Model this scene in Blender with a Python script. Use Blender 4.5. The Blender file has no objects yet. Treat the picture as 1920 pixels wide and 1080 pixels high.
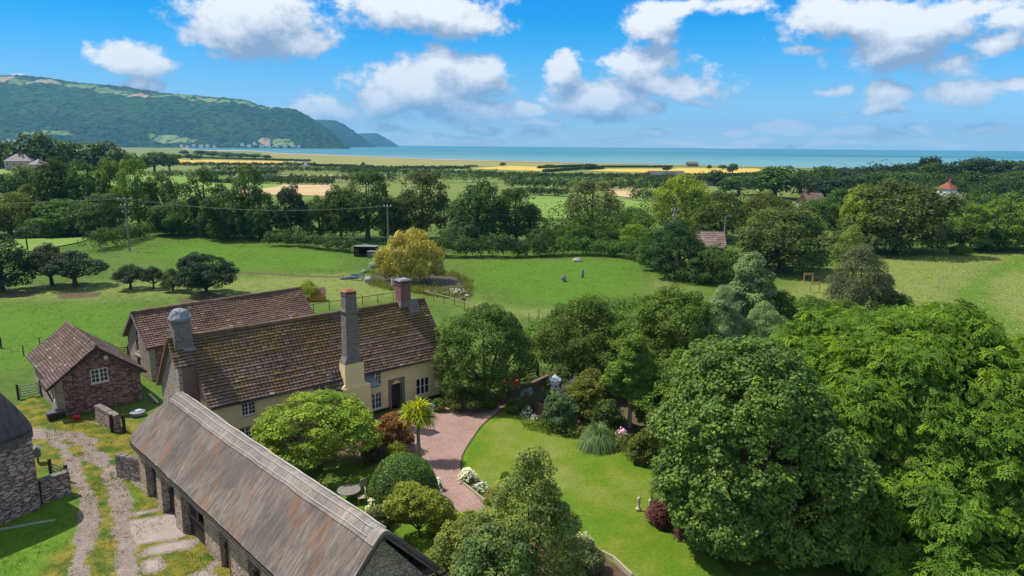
import bpy, bmesh, math, random
import numpy as np
from mathutils import Vector, Matrix
S = bpy.context.scene
COL = S.collection
R = math.radians

# ------------------------------------------------------------------ camera
CAMH = 22.0; FPX = 1300.0; PITCH = math.atan(265.5 / FPX); ROLL = R(0.5)
_f = np.array([0, math.cos(PITCH), -math.sin(PITCH)])
_r0 = np.array([1.0, 0, 0]); _u0 = np.cross(_r0, _f)
_r = _r0 * math.cos(ROLL) + _u0 * math.sin(ROLL)
_u = -_r0 * math.sin(ROLL) + _u0 * math.cos(ROLL)
_O = np.array([0, 0, CAMH])
def ray(px, py): return _f + _r * (px - 960) / FPX + _u * (540 - py) / FPX
def P(px, py, z=0.0):                       # point of the world at height z seen at a photo pixel
    d = ray(px, py); return _O + d * ((z - CAMH) / d[2])
def PD(px, py, Y):
    d = ray(px, py); return _O + d * (Y / d[1])
def J(p):
    v = np.array(p, float) - _O; w = v @ _f
    return 960 + FPX * (v @ _r) / w, 540 - FPX * (v @ _u) / w, w
def height_at(x, y, py):                    # height above (x, y) whose picture row is py
    k = 540 - py; return CAMH - (FPX * (_u[0] * x + _u[1] * y) - k * (_f[0] * x + _f[1] * y)) / (FPX * _u[2] - k * _f[2])
cam = bpy.data.cameras.new('camera'); co = bpy.data.objects.new('camera', cam); COL.objects.link(co)
cam.sensor_width = 36; cam.lens = FPX / 1920 * 36; cam.clip_start = 0.5; cam.clip_end = 60000
co.matrix_world = Matrix(((_r[0], _u[0], -_f[0], 0), (_r[1], _u[1], -_f[1], 0), (_r[2], _u[2], -_f[2], CAMH), (0, 0, 0, 1)))
S.camera = co
S.view_settings.view_transform = 'Standard'; S.view_settings.look = 'None'
S.view_settings.exposure = 0.32; S.view_settings.gamma = 1.0; S.view_settings.use_curve_mapping = False
cy = S.cycles
cy.max_bounces = 6; cy.diffuse_bounces = 2; cy.glossy_bounces = 2; cy.transmission_bounces = 3; cy.transparent_max_bounces = 4
cy.volume_bounces = 0; cy.caustics_reflective = False; cy.caustics_refractive = False
try: cy.use_denoising = True
except Exception: pass

# ------------------------------------------------------------------ node helper
class NT:
    def __init__(s, nt): s.nt = nt; nt.nodes.clear(); s.x = 0
    def n(s, t, **kw):
        a = s.nt.nodes.new(t); s.x += 40; a.location = (s.x, 0)
        for k, v in kw.items(): setattr(a, k, v)
        return a
    def put(s, sock, v):
        if v is None: return
        if isinstance(v, bpy.types.NodeSocket): s.nt.links.new(v, sock)
        else:
            if sock.type == 'RGBA' and len(v) == 3: v = (*v, 1)
            sock.default_value = v
    def m(s, op, a=None, b=None, c=None, clamp=False):
        q = s.n('ShaderNodeMath', operation=op, use_clamp=clamp)
        for i, v in enumerate((a, b, c)): s.put(q.inputs[i], v)
        return q.outputs[0]
    def v(s, op, a=None, b=None, c=None):
        q = s.n('ShaderNodeVectorMath', operation=op)
        s.put(q.inputs[0], a)
        if op == 'SCALE': s.put(q.inputs[3], b)
        else:
            s.put(q.inputs[1], b)
            if c is not None: s.put(q.inputs[2], c)
        return q.outputs[1] if op in ('LENGTH', 'DOT_PRODUCT', 'DISTANCE') else q.outputs[0]
    def mix(s, f, a, b, mode='MIX'):
        q = s.n('ShaderNodeMix', data_type='RGBA', blend_type=mode, clamp_factor=True)
        s.put(q.inputs[0], f); s.put(q.inputs[6], a); s.put(q.inputs[7], b)
        return q.outputs[2]
    def rng(s, v, a, b, c=0.0, d=1.0, smooth=True):
        q = s.n('ShaderNodeMapRange', interpolation_type='SMOOTHSTEP' if smooth else 'LINEAR')
        for i, k in enumerate((v, a, b, c, d)): s.put(q.inputs[i], k)
        return q.outputs[0]
    def noise(s, vec, scale, detail=3, rough=0.55, dist=0.0):
        q = s.n('ShaderNodeTexNoise'); s.put(q.inputs['Vector'], vec); s.put(q.inputs['Scale'], scale)
        s.put(q.inputs['Detail'], detail); s.put(q.inputs['Roughness'], rough); s.put(q.inputs['Distortion'], dist)
        return q.outputs[0]
    def vor(s, vec, scale, feature='F1', out=0, rnd=1.0):
        q = s.n('ShaderNodeTexVoronoi', feature=feature); s.put(q.inputs['Vector'], vec); s.put(q.inputs['Scale'], scale)
        s.put(q.inputs['Randomness'], rnd)
        return q.outputs[out]
    def attr(s, name, out=2): return s.n('ShaderNodeAttribute', attribute_name=name).outputs[out]
    def sep(s, v):
        q = s.n('ShaderNodeSeparateXYZ'); s.put(q.inputs[0], v); return q.outputs
    def comb(s, x, y, z):
        q = s.n('ShaderNodeCombineXYZ')
        for i, k in enumerate((x, y, z)): s.put(q.inputs[i], k)
        return q.outputs[0]
    def pos(s): return s.n('ShaderNodeNewGeometry').outputs['Position']
    def obj(s): return s.n('ShaderNodeTexCoord').outputs['Object']
    def bump(s, h, strength=0.5, dist=0.05):
        q = s.n('ShaderNodeBump'); q.inputs['Strength'].default_value = strength; q.inputs['Distance'].default_value = dist
        s.put(q.inputs['Height'], h); return q.outputs[0]
    def principled(s, col, rough=0.8, spec=0.3, normal=None, metal=0.0):
        q = s.n('ShaderNodeBsdfPrincipled'); s.put(q.inputs['Base Color'], col); s.put(q.inputs['Roughness'], rough)
        q.inputs['Specular IOR Level'].default_value = spec; q.inputs['Metallic'].default_value = metal
        if normal is not None: s.put(q.inputs['Normal'], normal)
        return q.outputs[0]
    def out(s, surf):
        o = s.n('ShaderNodeOutputMaterial'); s.nt.links.new(surf, o.inputs[0]); return o
def newmat(name):
    m = bpy.data.materials.new(name); m.use_nodes = True; return m, NT(m.node_tree)

# ------------------------------------------------------------------ sky and sun
SUN_EL = R(57); SUN_DIR = np.array([-0.945, 0.327, 0]); SUN_DIR /= np.linalg.norm(SUN_DIR)
SUN_DIR = SUN_DIR * math.cos(SUN_EL) + np.array([0, 0, math.sin(SUN_EL)])
sun = bpy.data.lights.new('sun', 'SUN'); sun.energy = 4.6; sun.angle = R(0.5); sun.color = (1, 0.95, 0.86)
so = bpy.data.objects.new('sun', sun); COL.objects.link(so)
so.rotation_euler = Vector(SUN_DIR).to_track_quat('Z', 'Y').to_euler(); so.location = (0, 0, 60)

CLOUDS = [  # photo pixel centre and half sizes of each cloud, weight
    (470, 40, 150, 78, 1.0), (545, 85, 70, 34, .9), (370, 20, 60, 40, .6),
    (800, 25, 160, 52, 1.0), (715, 20, 70, 36, .8), (880, 40, 70, 34, .9),
    (250, 110, 88, 36, .85), (170, 95, 30, 18, .5), (262, 157, 52, 14, .9),
    (800, 165, 150, 62, 1.0), (820, 130, 60, 40, .9), (900, 145, 60, 42, .9), (720, 185, 70, 42, .9), (890, 205, 110, 26, .9),
    (600, 200, 90, 30, .62), (560, 190, 60, 18, .6), (650, 215, 70, 20, .5),
    (1055, 135, 38, 34, .9), (1080, 185, 75, 38, .95), (1140, 190, 75, 42, .95), (1180, 125, 60, 42, .8), (1240, 115, 60, 34, .6), (1240, 160, 130, 34, .8),
    (1210, 205, 60, 18, .6), (1310, 188, 50, 14, .55), (980, 205, 60, 18, .8),
    (1215, 50, 75, 34, .95), (1270, 12, 85, 20, .8), (1370, 12, 80, 18, .5),
    (1590, 40, 170, 50, .95), (1700, 60, 130, 66, .95), (1680, 105, 130, 42, .95), (1780, 115, 100, 40, .6), (1520, 95, 60, 10, .4), (1880, 85, 80, 24, .7), (1840, 15, 120, 24, .7), (1900, 40, 60, 30, .6),
    (1665, 180, 45, 22, .85), (1650, 210, 50, 14, .7), (1810, 175, 75, 26, .85), (1900, 155, 60, 18, .45),
    (1560, 170, 50, 12, .5), (1570, 213, 30, 8, .5), (1380, 240, 32, 9, .6), (1460, 235, 70, 14, .65), (1600, 250, 80, 10, .5), (1720, 248, 50, 11, .65), (1850, 245, 80, 10, .5),
    (990, 255, 55, 14, .5), (1230, 255, 40, 8, .55), (1150, 264, 60, 7, .45), (1530, 268, 90, 7, .6), (1300, 270, 260, 6, .35), (1750, 272, 200, 6, .4), (850, 262, 120, 9, .4), (730, 240, 60, 10, .35),
    (35, 143, 18, 5, .7), (1010, 232, 70, 9, .5), (905, 240, 50, 8, .45), (1420, 262, 70, 6, .5), (1660, 262, 60, 6, .5),
]
def dirpix(px, py):
    d = ray(px, py); d = d / np.linalg.norm(d); return math.atan2(d[0], d[1]), math.asin(d[2])
def cloud_group():
    g = bpy.data.node_groups.new('cloud_cover', 'ShaderNodeTree')
    g.interface.new_socket('P', in_out='INPUT', socket_type='NodeSocketVector')
    g.interface.new_socket('D', in_out='OUTPUT', socket_type='NodeSocketFloat')
    t = NT(g); gi = t.n('NodeGroupInput'); p = gi.outputs[0]
    wob = t.n('ShaderNodeTexNoise'); t.put(wob.inputs['Vector'], p); wob.inputs['Scale'].default_value = 9; wob.inputs['Detail'].default_value = 3
    w = t.v('SCALE', t.v('SUBTRACT', wob.outputs[1], (0.5, 0.5, 0.5)), 0.045)
    q = t.v('MULTIPLY', t.v('ADD', p, w), (1, 1, 0))
    acc = None
    for (px, py, rx, ry, wt) in CLOUDS:
        if py > 225: wt += .22; ry *= 1.15
        a, e = dirpix(px, py); a2, _ = dirpix(px + rx, py); _, e2 = dirpix(px, py - ry)
        ra = max(abs(a2 - a), 1e-3) * 1.16; re = max(abs(e2 - e), 1e-3) * 1.18
        L = t.v('LENGTH', t.v('MULTIPLY', t.v('SUBTRACT', q, (a, e, 0)), (1 / ra, 1 / re, 0)))
        val = t.m('MULTIPLY_ADD', L, -wt, wt)
        acc = val if acc is None else t.m('SMOOTH_MAX', acc, val, 0.18)
    sx = t.sep(p)
    # bright loose clouds added over the unseen sky outside the view, lifting fill light
    away = t.m('MAXIMUM', t.rng(t.m('ABSOLUTE', sx[0]), 0.72, 1.0), t.rng(sx[1], 0.24, 0.45))
    gen = t.m('MULTIPLY', t.m('SUBTRACT', t.noise(p, 2.2, 4), 0.42), 3.5)
    acc = t.m('MAXIMUM', acc, t.m('MULTIPLY_ADD', away, 2.0, t.m('SUBTRACT', gen, 2.0)))
    n1 = t.noise(t.v('MULTIPLY', p, (1, 1.35, 1)), 18, 10, 0.66)
    n2 = t.noise(t.v('MULTIPLY', p, (1, 1.5, 1)), 55, 5, 0.6)
    d = t.m('ADD', acc, t.m('MULTIPLY', t.m('SUBTRACT', n1, 0.5), 1.7))
    d = t.m('ADD', d, t.m('MULTIPLY', t.m('SUBTRACT', n2, 0.5), 0.35))
    go = t.n('NodeGroupOutput'); g.links.new(d, go.inputs[0])
    return g
W = bpy.data.worlds.new('World'); S.world = W; W.use_nodes = True
t = NT(W.node_tree)
sky = t.n('ShaderNodeTexSky', sky_type='NISHITA'); sky.sun_disc = False; sky.sun_elevation = SUN_EL
sky.sun_rotation = math.atan2(SUN_DIR[0], SUN_DIR[1]); sky.altitude = 20; sky.air_density = 1.0; sky.dust_density = 0.3; sky.ozone_density = 3.0
D = t.n('ShaderNodeTexCoord').outputs['Generated']
dx, dy, dz = t.sep(D)
az = t.m('ARCTAN2', dx, dy); el = t.m('ARCSINE', dz)
Pp = t.comb(az, el, 0)
G = cloud_group()
def cg(v):
    q = t.n('ShaderNodeGroup'); q.node_tree = G; t.put(q.inputs[0], v); return q.outputs[0]
d0 = cg(Pp); d1 = cg(t.v('ADD', Pp, (-0.012, 0.03, 0)))
cov = t.rng(d0, 0.02, 0.40)
thick = t.rng(d0, 0.1, 1.1)
lit = t.m('ADD', 0.40, t.m('MULTIPLY', t.m('SUBTRACT', d0, d1), 1.15), clamp=True)
ccol = t.mix(lit, (2.5, 3.4, 4.9), (8.2, 8.4, 8.7))
cov = t.m('MULTIPLY', cov, t.rng(el, 0.0, 0.08, 0.7, 1.0))
cr = t.n('ShaderNodeValToRGB'); t.put(cr.inputs[0], t.m('MULTIPLY', el, 4.0))
TS = [(0.009, .95, 1.38, 2.05), (.0335, .82, 1.16, 1.75), (.0722, .50, .95, 1.38), (.1178, .20, .86, 1.38), (.1627, .0, .76, 1.30), (.2030, .0, .66, 1.34)]
while len(cr.color_ramp.elements) < len(TS): cr.color_ramp.elements.new(0.5)
for e_, (x_, r_, g_, b_) in zip(cr.color_ramp.elements, TS): e_.position = x_ * 4; e_.color = (r_ / 2, g_ / 2, b_ / 2, 1)
azf = t.rng(az, -0.75, 0.75, 1.55, 2.15, smooth=False)
tint = t.mix(t.rng(el, 0.22, 0.5), t.v('SCALE', cr.outputs[0], azf), (1.15, 1.15, 1.25))
skyc = t.mix(1.0, sky.outputs[0], tint, 'MULTIPLY')
fin = t.mix(cov, skyc, ccol)
bg = t.n('ShaderNodeBackground'); t.put(bg.inputs[0], fin); bg.inputs[1].default_value = 0.1
wo = t.n('ShaderNodeOutputWorld'); W.node_tree.links.new(bg.outputs[0], wo.inputs[0])
W.cycles.sampling_method = 'MANUAL'; W.cycles.sample_map_resolution = 256

# ------------------------------------------------------------------ materials
def foliage_mat(name, trans=0.34, gloss=0.25, hue=(1.45, 1.15, 0.5), rough=0.5, tcol=(1.5, 1.35, 0.5)):
    m, t = newmat(name)
    oc = t.n('ShaderNodeObjectInfo').outputs['Color']
    ti = t.attr('tint')
    k = t.m('MULTIPLY_ADD', ti, 1.75, 0.45)
    c = t.v('SCALE', oc, k)
    hi = t.v('MULTIPLY', c, hue)
    c = t.mix(t.rng(ti, 0.45, 1.0), c, hi)
    p = t.principled(c, rough, gloss)
    tr = t.n('ShaderNodeBsdfTranslucent'); t.put(tr.inputs[0], t.v('MULTIPLY', c, tcol))
    mx = t.n('ShaderNodeMixShader'); mx.inputs[0].default_value = trans
    m.node_tree.links.new(p, mx.inputs[1]); m.node_tree.links.new(tr.outputs[0], mx.inputs[2])
    t.out(mx.outputs[0]); return m
M = {}
M['leaf'] = foliage_mat('leaves', gloss=0.12, rough=.6)
M['leaf_dull'] = foliage_mat('dull_leaves', 0.22, 0.08, (1.2, 1.1, 0.7))
M['leaf_gloss'] = foliage_mat('glossy_leaves', 0.25, 0.2, (1.5, 1.2, 0.6), 0.5)
M['petal'] = foliage_mat('petals', 0.3, 0.2, (1, 1, 1), tcol=(1, 1, 1))

def plain(name, col, rough=0.7, spec=0.3, var=0.25, scale=3.0, metal=0.0, bump=0.0):
    m, t = newmat(name)
    o = t.obj(); n = t.noise(o, scale, 4)
    c = t.mix(n, tuple(x * (1 - var) for x in col), tuple(min(1, x * (1 + var)) for x in col))
    nb = t.bump(t.noise(o, scale * 4, 4), 0.6, bump) if bump else None
    t.out(t.principled(c, rough, spec, nb, metal)); return m
M['bark'] = plain('bark', (0.10, 0.08, 0.06), 0.9, 0.1, 0.45, 6, bump=0.02)
M['pale_bark'] = plain('pale_bark', (0.42, 0.40, 0.36), 0.85, 0.15, 0.4, 7, bump=0.01)
M['palm_bark'] = plain('palm_bark', (0.22, 0.18, 0.14), 0.9, 0.1, 0.35, 9, bump=0.02)
M['white'] = plain('white_paint', (0.74, 0.74, 0.72), 0.5, 0.4, 0.08)
M['cream'] = plain('cream_stone', (0.52, 0.46, 0.34), 0.85, 0.2, 0.3, 5, bump=0.01)
M['darkwood'] = plain('dark_wood', (0.045, 0.03, 0.024), 0.75, 0.25, 0.4, 8, bump=0.005)
M['wood'] = plain('weathered_wood', (0.17, 0.12, 0.08), 0.85, 0.2, 0.4, 8, bump=0.005)
M['redwood'] = plain('red_brown_wood', (0.16, 0.075, 0.055), 0.75, 0.25, 0.3, 6)
M['newwood'] = plain('pale_new_wood', (0.42, 0.27, 0.12), 0.8, 0.2, 0.2, 6)
M['palewood'] = plain('pale_rail_wood', (0.40, 0.34, 0.24), 0.8, 0.2, 0.25, 6)
M['greywood'] = plain('grey_wood', (0.20, 0.18, 0.16), 0.9, 0.1, 0.4, 5, bump=0.004)
M['black'] = plain('black_plastic', (0.02, 0.021, 0.025), 0.45, 0.4, 0.3)
M['red'] = plain('red_plastic', (0.75, 0.012, 0.012), 0.35, 0.5, 0.1)
M['blue'] = plain('blue_paint', (0.05, 0.16, 0.24), 0.5, 0.4, 0.2)
M['iron'] = plain('dark_iron', (0.03, 0.03, 0.032), 0.5, 0.5, 0.3)
M['steel'] = plain('galvanised_steel', (0.33, 0.35, 0.36), 0.45, 0.5, 0.15, metal=0.5)
M['glass'] = plain('window_glass', (0.02, 0.028, 0.035), 0.08, 0.8, 0.4, 1.2)
M['curtain'] = plain('pale_curtain', (0.5, 0.5, 0.5), 0.9, 0.1, 0.2)
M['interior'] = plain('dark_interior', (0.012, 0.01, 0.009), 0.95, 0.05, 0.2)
M['rock'] = plain('pale_rock', (0.30, 0.29, 0.26), 0.9, 0.2, 0.4, 2.5, bump=0.04)
M['soil'] = plain('soil_material', (0.10, 0.068, 0.045), 0.95, 0.1, 0.4, 2.0, bump=0.03)
M['lead'] = plain('lead_grey', (0.22, 0.23, 0.25), 0.6, 0.3, 0.2)
M['rubber'] = plain('rubber', (0.015, 0.015, 0.015), 0.8, 0.2)
M['rust'] = plain('rust_red_trim', (0.27, 0.12, 0.06), 0.85, 0.2, 0.3)

def stone(name, c1, c2, c3, mortar, sc=3.2, zs=1.9, bd=0.05, mw=0.07):
    m, t = newmat(name)
    o = t.obj(); w = t.n('ShaderNodeTexNoise'); t.put(w.inputs['Vector'], o); w.inputs['Scale'].default_value = 2.0
    o2 = t.v('ADD', o, t.v('SCALE', w.outputs[1], 0.22))
    p = t.v('MULTIPLY', o2, (1, 1, zs))
    cc = t.n('ShaderNodeTexVoronoi'); t.put(cc.inputs['Vector'], p); cc.inputs['Scale'].default_value = sc
    e = t.vor(p, sc, 'DISTANCE_TO_EDGE')
    cr_ = t.sep(cc.outputs[1])
    c = t.mix(cr_[0], c1, c2); c = t.mix(t.rng(cr_[1], 0.6, 0.95), c, c3)
    c = t.mix(t.m('MULTIPLY', t.noise(o, 18, 3), 0.6), c, t.v('SCALE', c, 0.45))
    big = t.noise(o, 0.7, 3); c = t.v('SCALE', c, t.m('MULTIPLY_ADD', big, 0.7, 0.65))
    joint = t.rng(e, mw * 0.35, mw)
    c = t.mix(joint, mortar, c)
    h = t.m('ADD', t.m('MULTIPLY', t.rng(e, 0, mw * 2), 1.0), t.m('MULTIPLY', t.noise(o, 9, 4), 0.5))
    t.out(t.principled(c, 0.92, 0.15, t.bump(h, 0.9, bd))); return m
M['stone_pale'] = stone('pale_rubble_stone', (0.42, 0.34, 0.27), (0.52, 0.45, 0.37), (0.32, 0.20, 0.17), (0.44, 0.39, 0.33), 4.2)
M['stone_red'] = stone('red_rubble_stone', (0.34, 0.165, 0.145), (0.42, 0.29, 0.26), (0.19, 0.105, 0.11), (0.10, 0.07, 0.065), 2.5, 2.3, .06, .10)  # dark mortar, with the shadow between the stones put into its colour
M['stone_plum'] = stone('plum_rubble_stone', (0.46, 0.33, 0.30), (0.58, 0.46, 0.42), (0.36, 0.24, 0.23), (0.10, 0.07, 0.065), 2.1, 3.0, 0.06, 0.085)
M['stone_cream'] = stone('cream_rubble_stone', (0.56, 0.42, 0.31), (0.66, 0.55, 0.44), (0.44, 0.27, 0.21), (0.30, 0.23, 0.18), 4.0, 1.9, 0.06)
M['stone_grey'] = stone('grey_chimney_stone', (0.24, 0.21, 0.19), (0.32, 0.28, 0.24), (0.19, 0.15, 0.13), (0.26, 0.23, 0.2), 5.5, 1.8, 0.03, 0.05)
def brick(name, c1, c2, mortar, scale=4.4):
    m, t = newmat(name)
    o = t.obj(); s = t.sep(o); p = t.comb(t.m('ADD', s[0], s[1]), s[2], 0)
    b = t.n('ShaderNodeTexBrick'); t.put(b.inputs['Vector'], p); b.inputs['Scale'].default_value = scale
    t.put(b.inputs['Color1'], c1); t.put(b.inputs['Color2'], c2); t.put(b.inputs['Mortar'], mortar)
    b.inputs['Mortar Size'].default_value = 0.03
    c = t.v('SCALE', b.outputs[0], t.m('MULTIPLY_ADD', t.noise(o, 3, 4), 0.9, 0.5))
    t.out(t.principled(c, 0.9, 0.2, t.bump(b.outputs[1], -0.4, 0.01))); return m
M['brick'] = brick('red_brick', (0.24, 0.085, 0.06), (0.17, 0.065, 0.055), (0.24, 0.18, 0.15))
M['brick_brown'] = brick('brown_brick', (0.15, 0.085, 0.065), (0.20, 0.12, 0.09), (0.2, 0.16, 0.13))

def plaster():
    m, t = newmat('yellow_lime_plaster'); o = t.obj()
    n = t.noise(o, 0.9, 5); n2 = t.noise(t.v('MULTIPLY', o, (1, 1, 0.25)), 2.5, 5)
    c = t.mix(n, (0.74, 0.57, 0.28), (0.82, 0.69, 0.40))
    c = t.mix(t.rng(n2, 0.55, 0.8, 0, 0.55), c, (0.50, 0.42, 0.27))
    s = t.sep(o)
    c = t.mix(t.rng(t.m('ADD', s[2], t.m('MULTIPLY', n, 0.5)), 0.15, 0.6, 0.5, 0), c, (0.22, 0.18, 0.14))
    t.out(t.principled(c, 0.9, 0.15, t.bump(t.noise(o, 5, 5), 0.4, 0.04))); return m
M['plaster'] = plaster()

def tiles(name, base, alt, moss, moss_amt, dark=(0.05, 0.04, 0.04)):
    m, t = newmat(name); o = t.obj()
    ti = t.attr('tile', 1)                 # x = column, y = row, z = height on the slope
    s = t.sep(ti)
    col = t.m('FLOOR', s[0]); row = t.m('FLOOR', s[1])
    wn = t.n('ShaderNodeTexWhiteNoise', noise_dimensions='2D'); t.put(wn.inputs[0], t.comb(col, row, 0))
    r1 = wn.outputs[0]; r2 = t.sep(wn.outputs[1])[1]
    c = t.mix(t.rng(r1, 0.1, 0.9), base, alt)
    c = t.mix(t.rng(r2, 0.975, 1.0), c, (0.36, 0.32, 0.28))
    c = t.v('SCALE', c, t.m('MULTIPLY_ADD', t.noise(o, 1.1, 4), 0.9, 0.55))
    mo = t.rng(t.m('ADD', t.noise(o, 0.55, 5, 0.65), t.m('MULTIPLY', s[2], 0.17)), 0.47, 0.68, 0, moss_amt)
    mo = t.m('MULTIPLY', mo, t.rng(t.noise(o, 5, 3), 0.3, 0.62))
    c = t.mix(mo, c, moss)
    sp = t.rng(t.noise(o, 14, 3), 0.66, 0.76, 0, 0.5)
    c = t.mix(sp, c, (0.33, 0.30, 0.28))
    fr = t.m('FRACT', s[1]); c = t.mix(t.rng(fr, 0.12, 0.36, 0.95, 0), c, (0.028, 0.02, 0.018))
    t.out(t.principled(c, 0.88, 0.15, t.bump(t.noise(o, 20, 3), 0.5, 0.012))); return m
M['tiles_main'] = tiles('mossy_pantiles', (0.155, 0.098, 0.072), (0.22, 0.15, 0.112), (0.155, 0.105, 0.018), 0.95)
M['tiles_barn'] = tiles('pinkish_pantiles', (0.18, 0.10, 0.080), (0.26, 0.16, 0.132), (0.13, 0.10, 0.03), 0.6)
M['tiles_small'] = tiles('brown_stone_tiles', (0.10, 0.068, 0.06), (0.165, 0.12, 0.108), (0.22, 0.11, 0.04), 0.35)
M['tiles_far'] = tiles('far_roof_tiles', (0.20, 0.14, 0.12), (0.28, 0.21, 0.18), (0.2, 0.16, 0.08), 0.2)
M['slates'] = tiles('stone_slates', (0.12, 0.09, 0.08), (0.18, 0.14, 0.12), (0.55, 0.53, 0.5), 0.8)

def thatch(name, base, alt, rust_amt):
    m, t = newmat(name)
    a = t.attr('tile', 1); s = t.sep(a)      # x along ridge (m), y down the slope (m)
    p = t.comb(s[0], t.m('MULTIPLY', s[1], 0.16), 0)
    st = t.noise(p, 6, 6, 0.8, 0.5); st2 = t.noise(t.comb(s[0], t.m('MULTIPLY', s[1], 0.35), 3), 2.2, 5, 0.65, 0.6)
    big = t.noise(t.comb(s[0], s[1], 7), 0.35, 4)
    c = t.mix(t.rng(st, 0.40, 0.60), tuple(x * .85 for x in base), alt)
    c = t.v('SCALE', c, t.m('MULTIPLY_ADD', st2, 1.0, 0.48)); c = t.v('SCALE', c, t.m('MULTIPLY_ADD', t.noise(p, 11, 5, 0.85), 1.2, 0.4))
    c = t.mix(t.rng(big, 0.42, 0.62, 0, 0.55), c, tuple(x * 0.62 for x in base))
    wh = t.rng(t.noise(t.comb(s[0], t.m('MULTIPLY', s[1], 0.45), 21), 1.5, 6, 0.7), 0.60, 0.78, 0, 0.75); c = t.mix(wh, c, (0.30, 0.28, 0.27))
    ru = t.m('MULTIPLY', t.rng(t.noise(t.comb(s[0], t.m('MULTIPLY', s[1], 0.5), 11), 0.62, 4, 0.6), 0.53, 0.66), t.rng(t.noise(p, 9, 4, 0.7), 0.42, 0.58))
    c = t.mix(t.m('MULTIPLY', ru, rust_amt), c, (0.27, 0.10, 0.04))
    t.out(t.principled(c, 0.95, 0.08, t.bump(t.m('ADD', st, t.m('MULTIPLY', st2, 0.5)), 0.6, 0.025))); return m
M['thatch'] = thatch('weathered_thatch', (0.15, 0.124, 0.108), (0.225, 0.186, 0.160), 0.7)
M['thatch_ridge'] = thatch('new_ridge_thatch', (0.24, 0.205, 0.18), (0.33, 0.285, 0.255), 0.1)
M['thatch_dark'] = thatch('dark_thatch', (0.095, 0.085, 0.085), (0.155, 0.138, 0.13), 0.2)
M['twine'] = plain('pale_hazel_rods', (0.50, 0.46, 0.40), 0.9, 0.1, 0.3, 6)

def gravelmat(name, c1, c2, grass_attr=None):
    m, t = newmat(name); o = t.pos()
    v = t.n('ShaderNodeTexVoronoi'); t.put(v.inputs['Vector'], o); v.inputs['Scale'].default_value = 14
    c = t.mix(t.sep(v.outputs[1])[0], c1, c2)
    n = t.noise(o, 0.45, 5); c = t.v('SCALE', c, t.m('MULTIPLY_ADD', n, 0.6, 0.7))
    c = t.mix(t.rng(t.noise(o, 2.2, 5, 0.7), 0.5, 0.75, 0, 0.35), c, tuple(x * 0.55 for x in c1))
    c = t.v('SCALE', c, t.m('MULTIPLY_ADD', t.noise(o, 30, 2), 0.9, 0.55))
    rough_h = v.outputs[0]
    if grass_attr:
        gn = t.noise(o, 0.9, 4); g2 = t.noise(o, 7, 5, 0.7)
        gc = t.mix(t.rng(gn, 0.35, 0.65), (0.060, 0.105, 0.014), (0.215, 0.175, 0.028))
        lu = t.attr('lush'); gc = t.mix(lu, gc, t.mix(gn, (0.05, 0.14, 0.012), (0.13, 0.23, 0.02)))
        gc = t.v('SCALE', gc, t.m('MULTIPLY_ADD', t.noise(t.v('MULTIPLY', o, (1, 1, 1)), 9, 5, 0.75), 1.5, 0.25))
        a = t.attr(grass_attr)
        k = t.m('ADD', a, t.m('ADD', t.m('MULTIPLY', t.m('SUBTRACT', g2, 0.5), 1.1), t.m('MULTIPLY', t.m('SUBTRACT', t.noise(o, 1.6, 3), 0.5), 0.9)))
        k = t.rng(k, 0.42, 0.58)
        c = t.mix(k, gc, c)
    if grass_attr:
        sl_ = t.rng(t.attr(grass_attr), 1.02, 1.12); sc_ = t.mix(t.noise(o, 1.1, 5, .7), (0.25, 0.20, 0.175), (0.42, 0.36, 0.32)); c = t.mix(sl_, c, t.v('SCALE', sc_, t.m('MULTIPLY_ADD', t.noise(o, 12, 4, .7), .5, .75)))
    t.out(t.principled(c, 0.95, 0.12, t.bump(t.m('ADD', t.noise(o, 10, 4, 0.7), rough_h), 0.6, 0.04))); return m
M['drive'] = gravelmat('pink_gravel', (0.27, 0.165, 0.135), (0.37, 0.245, 0.205))
M['yard'] = gravelmat('yard_gravel_and_grass', (0.195, 0.15, 0.13), (0.30, 0.24, 0.21), 'gravel')

def grass_mat(name, a, b, c3, lines=False, attrs=False):
    m, t = newmat(name); o = t.pos()
    n1 = t.noise(o, 0.05, 5, 0.6); n2 = t.noise(o, 0.6, 5, 0.65); n3 = t.noise(o, 4.5, 5, 0.75)
    c = t.mix(t.rng(n1, 0.35, 0.65), a, b)
    c = t.mix(t.rng(n2, 0.42, 0.70, 0, 0.75), c, c3)
    if attrs:
        dry = t.attr('dry'); c = t.mix(t.m('MULTIPLY', dry, t.rng(n2, 0.2, 0.6, 0.55, 1)), c, t.mix(n2, (0.155, 0.205, 0.045), (0.225, 0.24, 0.07)))
        lu = t.attr('lush'); c = t.mix(lu, c, t.mix(n2, (0.062, 0.150, 0.009), (0.095, 0.19, 0.014)))
        so_ = t.rng(t.m('ADD', t.attr('soil'), t.m('MULTIPLY', t.m('SUBTRACT', n2, 0.5), 0.7)), 0.35, 0.7)
        c = t.mix(so_, c, t.mix(n3, (0.07, 0.05, 0.03), (0.16, 0.12, 0.07)))
    c = t.v('SCALE', c, t.m('MULTIPLY_ADD', n3, 1.05, 0.47))
    t.out(t.principled(c, 0.9, 0.12, t.bump(t.m('ADD', n3, t.m('MULTIPLY', n2, 2)), 0.7, 0.09))); return m
M['grass'] = grass_mat('pasture_grass', (0.058, 0.118, 0.012), (0.088, 0.146, 0.020), (0.125, 0.150, 0.032), attrs=True)
M['lawn'] = grass_mat('mown_lawn_grass', (0.105, 0.172, 0.010), (0.14, 0.200, 0.012), (0.20, 0.205, 0.028), attrs=True)
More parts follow.
